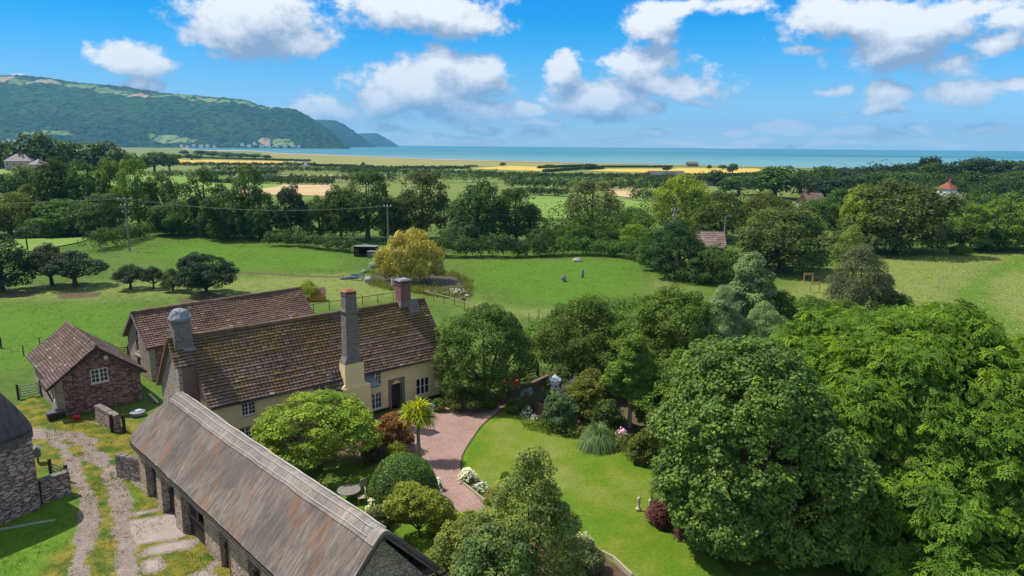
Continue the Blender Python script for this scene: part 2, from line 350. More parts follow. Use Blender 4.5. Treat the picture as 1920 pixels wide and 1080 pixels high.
def field_mat(name, c1, c2, sc=0.03):
    m, t = newmat(name); o = t.pos()
    n = t.noise(t.v('MULTIPLY', o, (0.35, 1.6, 1)), sc, 5, 0.65); n3 = t.noise(o, 0.8, 4, 0.7)
    c = t.v('SCALE', t.mix(t.rng(n, 0.3, 0.7), c1, c2), t.m('MULTIPLY_ADD', n3, 0.7, 0.65))
    t.out(t.principled(c, 0.95, 0.1)); return m
M['gold'] = field_mat('ripe_barley', (0.50, 0.34, 0.055), (0.60, 0.43, 0.10))
M['tan'] = field_mat('dry_stubble', (0.42, 0.30, 0.15), (0.54, 0.40, 0.22))
M['olive'] = field_mat('rough_pasture', (0.20, 0.21, 0.06), (0.30, 0.27, 0.09))
M['green'] = field_mat('green_pasture', (0.14, 0.23, 0.04), (0.20, 0.28, 0.06))
M['shingle'] = field_mat('shingle', (0.40, 0.35, 0.28), (0.30, 0.26, 0.19))
def water_mat(name, col, rough, bs, bd, streak=False):
    m, t = newmat(name); o = t.pos()
    if streak:
        n = t.noise(t.v('MULTIPLY', o, (0.22, 1.0, 1)), 0.0016, 6, 0.62)
        s = t.sep(o)
        c = t.mix(t.rng(n, 0.40, 0.66), col, (0.09, 0.26, 0.27))
        near = t.rng(s[1], 1000, 2300, 1, 0); c = t.mix(t.m('MULTIPLY', near, 0.8), c, (0.14, 0.30, 0.30))
        fo = t.rng(t.noise(t.v('MULTIPLY', o, (0.08, 1.0, 1)), 0.006, 5, 0.7), 0.62, 0.72, 0, 0.35); c = t.mix(fo, c, (0.35, 0.52, 0.52))
    else:
        c = t.mix(t.noise(o, 0.4, 4), col, tuple(x * 1.8 for x in col))
    t.out(t.principled(c, rough, 0.25 if streak else 0.22, t.bump(t.noise(t.v('MULTIPLY', o, (1, 1.6, 1)), bs, 5), 0.5, bd))); return m
M['sea'] = water_mat('sea_water', (0.018, 0.15, 0.185), 0.45, 0.06, 1.2, True)
M['pond'] = water_mat('pond_water', (0.05, 0.042, 0.022), 0.6, 1.5, 0.02)

# ------------------------------------------------------------------ mesh helpers
def npmesh(name, V, F, mats, tint=None, smooth=False, mi=None, attrs=None):
    """V (n,3); F (m,k) faces all with k corners."""
    me = bpy.data.meshes.new(name); V = np.ascontiguousarray(V, np.float32); F = np.ascontiguousarray(F, np.int32)
    me.vertices.add(len(V)); me.vertices.foreach_set('co', V.ravel())
    k = F.shape[1]
    me.loops.add(F.size); me.loops.foreach_set('vertex_index', F.ravel())
    me.polygons.add(len(F)); me.polygons.foreach_set('loop_start', np.arange(0, F.size, k, dtype=np.int32))
    try: me.polygons.foreach_set('loop_total', np.full(len(F), k, np.int32))
    except Exception: pass
    if smooth: me.polygons.foreach_set('use_smooth', np.ones(len(F), bool))
    if mi is not None: me.polygons.foreach_set('material_index', np.ascontiguousarray(mi, np.int32))
    for m in mats: me.materials.append(m)
    if tint is not None: me.attributes.new('tint', 'FLOAT', 'POINT').data.foreach_set('value', np.ascontiguousarray(tint, np.float32))
    for k_, a in (attrs or {}).items():
        a = np.ascontiguousarray(a, np.float32)
        if a.ndim == 2: me.attributes.new(k_, 'FLOAT_VECTOR', 'POINT').data.foreach_set('vector', a.ravel())
        else: me.attributes.new(k_, 'FLOAT', 'POINT').data.foreach_set('value', a)
    me.update(calc_edges=True); me.validate()
    return me
def tag(o, label=None, cat=None, group=None, kind=None):
    if label: o['label'] = label
    if cat: o['category'] = cat
    if group: o['group'] = group
    if kind: o['kind'] = kind
    return o
def link(name, me, parent=None, loc=None, rz=None, col=None):
    o = bpy.data.objects.new(name, me); COL.objects.link(o)
    if parent is not None: o.parent = parent
    if loc is not None: o.location = loc
    if rz is not None: o.rotation_euler = (0, 0, rz)
    if col is not None: o.color = (*col, 1)
    return o
def empty(name, loc, rz=0.0, label=None, cat=None, group=None, kind=None):
    o = link(name, None, None, loc, rz); o.empty_display_size = 0.3
    return tag(o, label, cat, group, kind)
class MB:
    """collects boxes, bars, tubes and plates into one mesh"""
    def __init__(s): s.v = []; s.f = []; s.m = []; s.a = []
    def add(s, vs, fs, mi=0, att=None):
        b = len(s.v); s.v += [tuple(map(float, v)) for v in vs]
        s.f += [tuple(b + i for i in f) for f in fs]; s.m += [mi] * len(fs)
        s.a += (att if att is not None else [(0, 0, 0)] * len(vs)); return s
    def box(s, x0, y0, z0, x1, y1, z1, mi=0):
        vs = [(x0, y0, z0), (x1, y0, z0), (x1, y1, z0), (x0, y1, z0), (x0, y0, z1), (x1, y0, z1), (x1, y1, z1), (x0, y1, z1)]
        return s.add(vs, [(0, 3, 2, 1), (4, 5, 6, 7), (0, 1, 5, 4), (1, 2, 6, 5), (2, 3, 7, 6), (3, 0, 4, 7)], mi)
    def frustum(s, c, w0, d0, z0, w1, d1, z1, mi=0, off=(0, 0)):
        x, y = c; vs = []
        for w, d, z, ox, oy in ((w0, d0, z0, 0, 0), (w1, d1, z1, off[0], off[1])):
            vs += [(x - w / 2 + ox, y - d / 2 + oy, z), (x + w / 2 + ox, y - d / 2 + oy, z), (x + w / 2 + ox, y + d / 2 + oy, z), (x - w / 2 + ox, y + d / 2 + oy, z)]
        return s.add(vs, [(0, 3, 2, 1), (4, 5, 6, 7), (0, 1, 5, 4), (1, 2, 6, 5), (2, 3, 7, 6), (3, 0, 4, 7)], mi)
    def bar(s, p, q, w, h=None, mi=0, up=(0, 0, 1)):
        h = h or w; p = Vector(p); q = Vector(q); d = (q - p).normalized(); up = Vector(up)
        if abs(d.dot(up)) > 0.95: up = Vector((1, 0, 0))
        a = d.cross(up).normalized() * w / 2; b = a.cross(d).normalized() * h / 2
        vs = [p - a - b, p + a - b, p + a + b, p - a + b, q - a - b, q + a - b, q + a + b, q - a + b]
        return s.add(vs, [(0, 1, 2, 3), (7, 6, 5, 4), (0, 4, 5, 1), (1, 5, 6, 2), (2, 6, 7, 3), (3, 7, 4, 0)], mi)
    def tube(s, pts, rads, n=8, mi=0, cap=True):
        pts = [Vector(p) for p in pts]; base = len(s.v); vs = []; fs = []
        for i, p in enumerate(pts):
            d = (pts[min(i + 1, len(pts) - 1)] - pts[max(i - 1, 0)]).normalized()
            up = Vector((0, 0, 1)) if abs(d.z) < 0.9 else Vector((1, 0, 0))
            a = d.cross(up).normalized(); b = a.cross(d)
            for k in range(n):
                th = 2 * math.pi * k / n; vs.append(p + (a * math.cos(th) + b * math.sin(th)) * rads[i])
        for i in range(len(pts) - 1):
            for k in range(n):
                k2 = (k + 1) % n; fs.append((i * n + k, i * n + k2, (i + 1) * n + k2, (i + 1) * n + k))
        if cap: fs.append(tuple(range(n))); fs.append(tuple((len(pts) - 1) * n + k for k in reversed(range(n))))
        return s.add(vs, fs, mi)
    def lathe(s, c, prof, n=16, mi=0):
        x, y, z0 = c; vs = []; fs = []
        for r, z in prof:
            for k in range(n): th = 2 * math.pi * k / n; vs.append((x + r * math.cos(th), y + r * math.sin(th), z0 + z))
        for i in range(len(prof) - 1):
            for k in range(n): k2 = (k + 1) % n; fs.append((i * n + k, i * n + k2, (i + 1) * n + k2, (i + 1) * n + k))
        fs.append(tuple((len(prof) - 1) * n + k for k in range(n))); fs.append(tuple(reversed(range(n))))
        return s.add(vs, fs, mi)
    def prism(s, poly, a, b, mi=0):
        """extrude the closed polygon (list of 3-d points) by vector b-a"""
        n = len(poly); d = np.array(b, float) - np.array(a, float)
        vs = [tuple(p) for p in poly] + [tuple(np.array(p) + d) for p in poly]
        fs = [tuple(reversed(range(n))), tuple(range(n, 2 * n))] + [(i, (i + 1) % n, n + (i + 1) % n, n + i) for i in range(n)]
        return s.add(vs, fs, mi)
    def build(s, name, mats, parent=None, loc=None, rz=None, smooth=False, bevel=0):
        if not isinstance(mats, (list, tuple)): mats = [mats]
        me = bpy.data.meshes.new(name); me.from_pydata(s.v, [], s.f)
        for m in mats: me.materials.append(m)
        me.polygons.foreach_set('material_index', np.array(s.m, np.int32))
        if any(a != (0, 0, 0) for a in s.a):
            me.attributes.new('tile', 'FLOAT_VECTOR', 'POINT').data.foreach_set('vector', np.array(s.a, np.float32).ravel())
        bm = bmesh.new(); bm.from_mesh(me); bmesh.ops.recalc_face_normals(bm, faces=bm.faces)
        if bevel: bmesh.ops.bevel(bm, geom=bm.edges[:], offset=bevel, segments=2, affect='EDGES', clamp_overlap=True)
        bm.to_mesh(me); bm.free()
        if smooth: me.polygons.foreach_set('use_smooth', np.ones(len(me.polygons), bool))
        me.update()
        return link(name, me, parent, loc, rz)

def wall(mb, x0, x1, z0, z1, y, th, holes=(), mi=0, gable=None, flip=1):
    """wall in the local x-z plane: outer face at y, thickness th to +y; holes (x0,z0,x1,z1); gable=(apex x, apex z)"""
    xs = sorted({x0, x1, *[h[0] for h in holes], *[h[2] for h in holes]}); zs = sorted({z0, z1, *[h[1] for h in holes], *[h[3] for h in holes]})
    for i in range(len(xs) - 1):
        for j in range(len(zs) - 1):
            cx, cz = (xs[i] + xs[i + 1]) / 2, (zs[j] + zs[j + 1]) / 2
            if any(h[0] < cx < h[2] and h[1] < cz < h[3] for h in holes): continue
            for yy in (y, y + th):
                mb.add([(xs[i], yy, zs[j]), (xs[i + 1], yy, zs[j]), (xs[i + 1], yy, zs[j + 1]), (xs[i], yy, zs[j + 1])], [(0, 1, 2, 3)], mi)
    for (a, b, c, d) in list(holes) + [(x0, z0, x1, z1)]:
        for p, q in (((a, b), (c, b)), ((c, b), (c, d)), ((c, d), (a, d)), ((a, d), (a, b))):
            mb.add([(p[0], y, p[1]), (q[0], y, q[1]), (q[0], y + th, q[1]), (p[0], y + th, p[1])], [(0, 1, 2, 3)], mi)
    if gable:
        ax, az_ = gable
        mb.prism([(x0, y, z1), (x1, y, z1), (ax, y, az_)], (0, 0, 0), (0, th, 0), mi)
def rot_mb(src, dst, ang, loc):
    """copy mesh pieces of src into dst turned by ang about z and moved"""
    c, s = math.cos(ang), math.sin(ang)
    dst.add([(x * c - y * s + loc[0], x * s + y * c + loc[1], z + loc[2]) for x, y, z in src.v], src.f, 0, list(src.a))
    dst.m[-len(src.m):] = src.m

def window(parent, loc, rz, w, h, lights=2, rows=3, cols=2, arch=False, sill=True, curtain=False):
    """casement: white frame at local y=0 facing -y, glass 4 cm behind"""
    f = MB(); b = 0.07
    f.box(-w / 2, -.03, 0, -w / 2 + b, .05, h); f.box(w / 2 - b, -.03, 0, w / 2, .05, h)
    f.box(-w / 2 + b, -.03, 0, w / 2 - b, .05, b); f.box(-w / 2 + b, -.03, h - b, w / 2 - b, .05, h)
    lw = (w - 2 * b) / lights
    for i in range(1, lights):
        x = -w / 2 + b + lw * i; f.box(x - .045, -.028, b, x + .045, .048, h - b)
    for i in range(lights):
        xa = -w / 2 + b + lw * i + .045 * (i > 0); xb = -w / 2 + b + lw * (i + 1) - .045 * (i < lights - 1)
        for k in range(1, rows):
            z = b + (h - 2 * b) * k / rows; f.box(xa, -.012, z - .017, xb, .03, z + .017)
        for k in range(1, cols):
            x = xa + (xb - xa) * k / cols; f.box(x - .017, -.010, b, x + .017, .028, h - b)
        if arch:
            n = 8; zc = h - b - (xb - xa) * .5
            for sg in (0, 1):
                pts = [(xa if sg == 0 else xb, -.02, h - b + .001)]
                for k in range(n // 2 + 1):
                    th = math.pi * (k / n) if sg == 0 else math.pi * (1 - k / n)
                    pts.append(((xa + xb) / 2 - (xb - xa) / 2 * math.cos(th), -.02, zc + (xb - xa) / 2 * math.sin(th)))
                f.prism(pts, (0, 0, 0), (0, .06, 0))
    wo = f.build('window', M['white'], parent, loc, rz)
    g = MB(); g.box(-w / 2 + .02, .052, .02, w / 2 - .02, .072, h - .02); g.build('pane', M['glass'], wo)
    if sill:
        s_ = MB(); s_.box(-w / 2 - .08, -.10, -.09, w / 2 + .08, .05, -.004); s_.build('sill', M['cream'], wo)
    return wo

def slope(mb, a, b, c, d, row=0.28, col=0.30, th=0.05, sag=0.05, seed=0, mi=0, moss_h=True, pan=0.03):
    """tiled roof slope with eave a->b and ridge d->c (local points): stepped courses and rolls as real relief"""
    a, b, c, d = (np.array(p, float) for p in (a, b, c, d))
    L = np.linalg.norm(b - a); Hh = np.linalg.norm((d + c) / 2 - (a + b) / 2)
    nr = max(2, int(Hh / row)); nc = max(2, int(L / col)); N = np.cross(b - a, d - a); N /= np.linalg.norm(N)
    if N[2] < 0: N = -N
    sx = np.linspace(0, 1, nc * 4 + 1); ys = []; off = []; rows = []
    for r_ in range(nr):
        ys += [r_ / nr + 1e-4, (r_ + 1) / nr - 1e-4]; off += [th, 0.0]; rows += [r_ + 0.001, r_ + 0.999]
    ys = np.array(ys); off = np.array(off); rows = np.array(rows)
    X, Y = np.meshgrid(sx, ys); OFF = off[:, None] + pan * np.sin(2 * np.pi * X * nc) * 1.0
    rng_ = np.random.RandomState(seed)
    wob = sag * (np.sin(X * L * 0.55 + seed) * np.sin(Y * 3.1 + seed * 2) + 0.5 * np.sin(X * L * 1.3 + 2 + seed) * np.sin(Y * 7)) - sag * 1.2 * np.sin(np.pi * Y)
    jit = rng_.randn(nr, 1).repeat(2, 0) * 0.006 + (rng_.randn(nr, nc + 1).repeat(2, 0)[:, (X[0] * nc).astype(int)] * 0.007)
    Pt = (a * (1 - Y[..., None]) + d * Y[..., None]) * (1 - X[..., None]) + (b * (1 - Y[..., None]) + c * Y[..., None]) * X[..., None]
    Pt = Pt + N * (OFF + wob + jit)[..., None]
    ny, nx = X.shape; att = np.stack([X * nc + .5 * (rows[:, None].astype(int) % 2) * 0, np.broadcast_to(rows[:, None], X.shape), Y * (1 if moss_h else 0)], -1)
    idx = np.arange(ny * nx).reshape(ny, nx)
    F = np.stack([idx[:-1, :-1], idx[:-1, 1:], idx[1:, 1:], idx[1:, :-1]], -1).reshape(-1, 4)
    mb.add([tuple(p) for p in Pt.reshape(-1, 3)], [tuple(f) for f in F], mi, [tuple(x) for x in att.reshape(-1, 3)])
    # underside board
    k0 = .04 + 2.8 * sag; N2 = N * (-k0 - .08)
    mb.add([tuple(a - N * k0), tuple(b - N * k0), tuple(c - N * k0), tuple(d - N * k0), tuple(a + N2), tuple(b + N2), tuple(c + N2), tuple(d + N2)],
           [(0, 1, 2, 3), (7, 6, 5, 4), (0, 4, 5, 1), (1, 5, 6, 2), (2, 6, 7, 3), (3, 7, 4, 0)], mi, [(0.5, 0.5, 0)] * 8)
def ridge_tiles(mb, p, q, r=0.16, sag=0.0, mi=0, step=0.42):
    p = Vector(p); q = Vector(q); n = max(1, int((q - p).length / step)); d = (q - p) / n
    for i in range(n):
        k = 1.0 + 0.06 * ((i * 7) % 3 - 1)
        a0 = p + d * i - Vector((0, 0, sag * math.sin(math.pi * i / n))); b0 = p + d * (i + 1.04) - Vector((0, 0, sag * math.sin(math.pi * (i + 1) / n)))
        mb.tube([a0, b0], [r * k, r * k * 0.94], 8, mi)
        for j in range(16): mb.a[-1 - j] = (i + 0.5, 90.5, 0.6)

# ------------------------------------------------------------------ leaves
KITE = (np.array([(0, 0, 0), (.55, .38, .05), (1, 0, -.04), (.55, -.38, .05)]), np.array([(0, 1, 2, 3)]))
BROAD = (np.array([(0, 0, 0), (.3, .42, .08), (.95, .30, -.05), (.95, -.30, -.05), (.3, -.42, .08), (.6, 0, -.02)]), np.array([(0, 5, 2, 1), (0, 4, 3, 5)]))
NARROW = (np.array([(0, 0, 0), (.5, .13, .03), (1, 0, -.12), (.5, -.13, .03)]), np.array([(0, 1, 2, 3)]))
def spray_template(n=4):
    V = []; F = []
    def leaf(o, d, L, w, dz):
        o = np.array(o); d = np.array(d, float); d /= np.linalg.norm(d); p = np.array([-d[1], d[0], 0]); b = len(V)
        V.extend([o, o + d * L * .5 + p * w + (0, 0, .02), o + d * L + (0, 0, dz), o + d * L * .5 - p * w + (0, 0, .02)]); F.append((b, b + 1, b + 2, b + 3))
    for i in range(n):
        x = .22 + .6 * i / (n - 1); z = .06 - .28 * (x ** 2)
        for sg in (1, -1): leaf((x, 0, z), (.55, sg, 0), .36, .085, -.10)
    leaf((.85, 0, -.14), (1, 0, -.2), .34, .09, -.1)
    return np.array(V), np.array(F)
SPRAY = spray_template()
def lumpy(env, n, r, seed, zmax=9e9):
    """adds lumps of radius r round the outside of the blobs so the outline is uneven"""
    rng = np.random.RandomState(seed); p, o = env_points(env, rng, n)
    return list(env) + [(q[0] - d[0] * k * .25, q[1] - d[1] * k * .25, max(q[2] - d[2] * k * .25, k * .6), k, k, k * .72) for q, d, k in zip(p, o, r * rng.uniform(.6, 1.35, n))]
def norm(a): return a / np.maximum(np.linalg.norm(a, axis=-1, keepdims=True), 1e-9)
def place(T, c, n, size, rng, tdir=None):
    V0, F0 = T; N = len(c)
    rv = rng.randn(N, 3) if tdir is None else tdir + rng.randn(N, 3) * .35
    t_ = norm(rv - (rv * n).sum(1, keepdims=True) * n); b_ = np.cross(n, t_)
    s = np.broadcast_to(np.asarray(size, float), (N,))[:, None, None]
    V = c[:, None, :] + s * (V0[None, :, 0, None] * t_[:, None, :] + V0[None, :, 1, None] * b_[:, None, :] + V0[None, :, 2, None] * n[:, None, :])
    F = F0[None] + (np.arange(N) * len(V0))[:, None, None]
    return V.reshape(-1, 3), F.reshape(-1, F0.shape[1])
def env_points(env, rng, n):
    """points on the outside of a union of ellipsoids (cx,cy,cz,rx,ry,rz); upper side favoured"""
    env = np.array(env, float); A = env[:, 3] * env[:, 5] + env[:, 4] * env[:, 5] + env[:, 3] * env[:, 4]; out = []; dirs = []
    while sum(map(len, out)) < n:
        k = rng.choice(len(env), n * 2, p=A / A.sum()); w = norm(rng.randn(n * 2, 3)); w = w[w[:, 2] > -0.75]; k = k[:len(w)]
        e = env[k]; p = e[:, :3] + w * e[:, 3:]; ok = np.ones(len(p), bool)
        for q in env:
            ok &= ~((((p - q[:3]) / (q[3:] * .88)) ** 2).sum(1) < 1)
        nn = norm(w / e[:, 3:]); out.append(p[ok]); dirs.append(nn[ok])
    return np.concatenate(out)[:n], np.concatenate(dirs)[:n]
def crown(env, seed, clumps, clump_r, per, size, T=KITE, flat=0.75, up=0.5, jitter=0.12, inner=0.25, sizevar=0.35, hang=0.0, zmin=0.15):
    """returns V, F, tint for a crown of leaf clumps"""
    rng = np.random.RandomState(seed)
    c, o = env_points(env, rng, clumps)
    cr = clump_r * rng.uniform(.6, 1.35, clumps)
    e0 = np.array(env, float)[:, :3].mean(0)
    dep = rng.uniform(0, 1, clumps); c = c - o * (cr * .55)[:, None] + rng.randn(clumps, 3) * jitter * clump_r
    ni = int(clumps * inner)
    if ni: c[:ni] = c[:ni] - o[:ni] * (clump_r * rng.uniform(.7, 2.0, ni))[:, None]
    ct = rng.uniform(.15, .85, clumps)
    cnt = np.maximum(3, (per * (cr / clump_r) ** 2).astype(int)); k = np.repeat(np.arange(clumps), cnt); N = len(k)
    w = norm(rng.randn(N, 3) + o[k] * .55 + np.array([0, 0, up]))
    rad = rng.uniform(.55, 1.0, N) ** .5
    p = c[k] + w * (cr[k] * rad)[:, None] * np.array([1, 1, flat])
    n = norm(w + np.array([0, 0, up + .2]) + rng.randn(N, 3) * .45)
    keep = p[:, 2] > zmin; p, n, k, w = p[keep], n[keep], k[keep], w[keep]; N = len(p)
    td = w * np.array([1, 1, .2]) + np.array([0, 0, -hang])
    V, F = place(T, p, n, size * rng.uniform(1 - sizevar, 1 + sizevar, N), rng, td)
    tint = np.clip(ct[k] * .55 + rng.uniform(0, .45, N), 0, 1)
    return V, F, np.repeat(tint, len(T[0]))
def limbs(env, h_fork, r0, seed, n=7, lean=(0, 0), bmi=0, reach=0.72):
    mb = MB(); rng = random.Random(seed); top = max(e[2] + e[5] * .55 for e in env); cx = sum(e[0] for e in env) / len(env); cyy = sum(e[1] for e in env) / len(env)
    f = Vector((cx * .35 + lean[0], cyy * .35 + lean[1], h_fork))
    mb.tube([(0, 0, -.2), (0, 0, .05), (f.x * .4 + rng.uniform(-.1, .1) * r0, f.y * .4, h_fork * .5), f, Vector((cx, cyy, top)) * .5 + f * .5, (cx, cyy, top)], [r0 * 1.5, r0 * 1.15, r0 * .9, r0 * .75, r0 * .35, r0 * .08], 9)
    for i in range(n):
        e = env[i % len(env)]; a = rng.uniform(0, 6.28) if len(env) < 3 else math.atan2(e[1] - cyy, e[0] - cx) + rng.uniform(-.5, .5)
        tgt = Vector((e[0] + math.cos(a) * e[3] * reach, e[1] + math.sin(a) * e[4] * reach, e[2] + e[5] * rng.uniform(-.1, .55)))
        st = f * rng.uniform(.75, 1.0); mid = st * .5 + tgt * .5 + Vector((0, 0, -.06 * (tgt - st).length))
        mb.tube([st, mid, tgt], [r0 * .5, r0 * .3, r0 * .07], 6)
        for j in range(2):
            q = mid + Vector((rng.uniform(-1, 1), rng.uniform(-1, 1), rng.uniform(.2, 1))) * (e[3] * .4); mb.tube([mid, q], [r0 * .2, r0 * .04], 5)
    return mb

# ------------------------------------------------------------------ value noise for terrain
def vnoise(x, y, seed=0):
    xi = np.floor(x).astype(np.int64); yi = np.floor(y).astype(np.int64); xf = x - xi; yf = y - yi
    def h(a, b):
        n = (a * 374761393 + b * 668265263 + seed * 974634777) & 0x7fffffff; n = ((n ^ (n >> 13)) * 1274126177) & 0x7fffffff
        return ((n ^ (n >> 16)) & 0xffff) / 65535.0
    u = xf * xf * (3 - 2 * xf); v = yf * yf * (3 - 2 * yf)
    return (h(xi, yi) * (1 - u) + h(xi + 1, yi) * u) * (1 - v) + (h(xi, yi + 1) * (1 - u) + h(xi + 1, yi + 1) * u) * v
def fbm(x, y, oct=4, seed=0):
    s = 0; a = .5; t_ = 0
    for i in range(oct): s = s + a * vnoise(x * 2 ** i, y * 2 ** i, seed + i); t_ += a; a *= .55
    return s / t_
def poly_sd(X, Y, poly):
    """signed distance to polygon (negative inside)"""
    d = np.full(X.shape, 1e9); ins = np.zeros(X.shape, bool); n = len(poly)
    for i in range(n):
        ax, ay = poly[i][:2]; bx, by = poly[(i + 1) % n][:2]; ex, ey = bx - ax, by - ay
        t_ = np.clip(((X - ax) * ex + (Y - ay) * ey) / (ex * ex + ey * ey + 1e-9), 0, 1)
        d = np.minimum(d, np.hypot(X - ax - t_ * ex, Y - ay - t_ * ey))
        c = ((ay > Y) != (by > Y)) & (X < (bx - ax) * (Y - ay) / (by - ay + 1e-12) + ax); ins ^= c
    return np.where(ins, -d, d)
def line_d(X, Y, pts):
    d = np.full(X.shape, 1e9)
    for (ax, ay), (bx, by) in zip([p[:2] for p in pts[:-1]], [p[:2] for p in pts[1:]]):
        ex, ey = bx - ax, by - ay; t_ = np.clip(((X - ax) * ex + (Y - ay) * ey) / (ex * ex + ey * ey + 1e-9), 0, 1)
        d = np.minimum(d, np.hypot(X - ax - t_ * ex, Y - ay - t_ * ey))
    return d
def PW(pts, z=0.0): return [P(x, y, z) for x, y in pts]
def smooth_closed(pts, k=6):
    out = []; n = len(pts)
    for i in range(n):
        p0, p1, p2, p3 = (np.array(pts[(i + j - 1) % n], float) for j in range(4))
        for s in range(k):
            t_ = s / k; out.append(tuple(.5 * ((2 * p1) + (-p0 + p2) * t_ + (2 * p0 - 5 * p1 + 4 * p2 - p3) * t_ ** 2 + (-p0 + 3 * p1 - 3 * p2 + p3) * t_ ** 3)))
    return out
def smooth_open(pts, k=6):
    out = []; n = len(pts)
    for i in range(n - 1):
        p0, p1, p2, p3 = (np.array(pts[min(max(i + j - 1, 0), n - 1)], float) for j in range(4))
        for s in range(k):
            t_ = s / k; out.append(tuple(.5 * ((2 * p1) + (-p0 + p2) * t_ + (2 * p0 - 5 * p1 + 4 * p2 - p3) * t_ ** 2 + (-p0 + 3 * p1 - 3 * p2 + p3) * t_ ** 3)))
    return out + [tuple(pts[-1])]
def grid_mesh(name, xs, ys, zf, mat, attrs, smooth=True):
    X, Y = np.meshgrid(xs, ys); Z = zf(X, Y); V = np.stack([X, Y, Z], -1).reshape(-1, 3)
    idx = np.arange(X.size).reshape(X.shape)
    F = np.stack([idx[:-1, :-1], idx[:-1, 1:], idx[1:, 1:], idx[1:, :-1]], -1).reshape(-1, 4)
    return npmesh(name, V, F, [mat], smooth=smooth, attrs={k: np.broadcast_to(v, X.shape).ravel() for k, v in attrs(X, Y).items()})
def sheet(name, pts, z, mat, th=0.0, kind='structure', label=None, cat=None):
    """flat polygon (world x,y points) at height z, with a skirt of depth th"""
    me = bpy.data.meshes.new(name); bm = bmesh.new()
    vs = [bm.verts.new((p[0], p[1], z)) for p in pts]; f = bm.faces.new(vs)
    if th:
        r_ = bmesh.ops.extrude_face_region(bm, geom=[f]); bmesh.ops.translate(bm, vec=(0, 0, -th), verts=[g for g in r_['geom'] if isinstance(g, bmesh.types.BMVert)])
    bmesh.ops.triangulate(bm, faces=bm.faces[:]); bmesh.ops.recalc_face_normals(bm, faces=bm.faces)
    bm.to_mesh(me); bm.free(); me.materials.append(mat)
    o = link(name, me); return tag(o, label, cat, None, kind)

# ------------------------------------------------------------------ ground
DRY = [PW([(1440, 560), (1560, 505), (1690, 478), (1925, 470), (2250, 470), (2300, 760), (1900, 700), (1700, 600), (1500, 590)]),
       PW([(0, 545), (200, 530), (420, 520), (640, 512), (700, 520), (700, 545), (560, 565), (440, 560), (250, 560), (0, 565)]),
       PW([(590, 560), (690, 535), (800, 545), (870, 575), (800, 545), (600, 580)]),
       PW([(840, 540), (900, 560), (960, 585), (1100, 580), (1000, 600), (870, 575)]),
       PW([(1240, 520), (1300, 545), (1230, 560)])]
LUSH = [PW([(1905, 480), (1850, 505), (1815, 530), (1805, 555), (1840, 590), (1925, 650), (1985, 650), (1860, 580), (1835, 555), (1850, 525), (1925, 500), (2000, 480)]),
        PW([(640, 505), (400, 505), (250, 480), (330, 452), (450, 452), (640, 478)]),
        PW([(0, 570), (240, 572), (240, 640), (0, 700), (-300, 700), (-200, 570)]),
        PW([(870, 520), (960, 560), (1080, 575), (1200, 540), (1180, 490), (900, 490)])]
SOIL = [PW([(100, 550), (200, 545), (190, 556), (110, 562)]), PW([(330, 560), (420, 550), (455, 560), (350, 572)]),
        PW([(0, 548), (70, 546), (60, 556), (0, 558)]), PW([(695, 512), (850, 514), (880, 532), (873, 552), (845, 552), (800, 546), (740, 540), (700, 527)]),
        PW([(960, 775), (1040, 760), (1180, 730), (1300, 740), (1260, 880), (1200, 860), (1120, 835), (1010, 800)]),
        PW([(490, 880), (700, 850), (770, 790), (700, 780), (480, 800)])]
SLINE = [P(*p) for p in [(440, 510), (510, 513), (560, 517), (640, 519), (690, 520)]]
GARDEN = PW([(480, 1100), (640, 840), (800, 740), (950, 740), (1120, 800), (1240, 900), (1380, 1100), (1380, 1400), (480, 1400)])
def gattr(X, Y):
    n = fbm(X * .12, Y * .12, 3, 5) - .5
    dry = np.zeros(X.shape); lush = np.zeros(X.shape); soil = np.zeros(X.shape)
    for p in DRY: dry = np.maximum(dry, 1 / (1 + np.exp((poly_sd(X, Y, p) + n * 9) / 1.3)))
    for p in LUSH: lush = np.maximum(lush, 1 / (1 + np.exp((poly_sd(X, Y, p) + n * 5) / 1.0)))
    for p in SOIL: soil = np.maximum(soil, 1 / (1 + np.exp((poly_sd(X, Y, p) + n * 1.5) / .35)))
    soil = np.maximum(soil, np.exp(-(line_d(X, Y, SLINE) / .8) ** 2))
    lush = np.maximum(lush * .85, .0)
    dry = dry * .85 * (1 - lush)
    far = 1 / (1 + np.exp(-(Y - 260) / 30)); dry = np.maximum(dry, far * .75)
    return {'dry': dry, 'lush': lush * (1 - far), 'soil': soil}
gx = np.concatenate([[-20000, -6000, -2500, -900, -350, -170], np.arange(-110, 131, .75), [180, 350, 900, 2500, 6000, 20000]])
gy = np.concatenate([[-3000, -600, -100, 0, 15], np.arange(24, 175, .75), [200, 260, 350, 500, 800, 1500, 3000, 9000]])
def gz(X, Y):
    near = np.exp(-np.maximum(0, np.abs(X) - 120) / 50) * np.exp(-np.maximum(0, Y - 170) / 60)
    return (fbm(X * .25, Y * .25, 3, 9) - .5) * .08 * near - .06
link('ground', grid_mesh('ground', gx, gy, gz, M['grass'], gattr))['kind'] = 'structure'

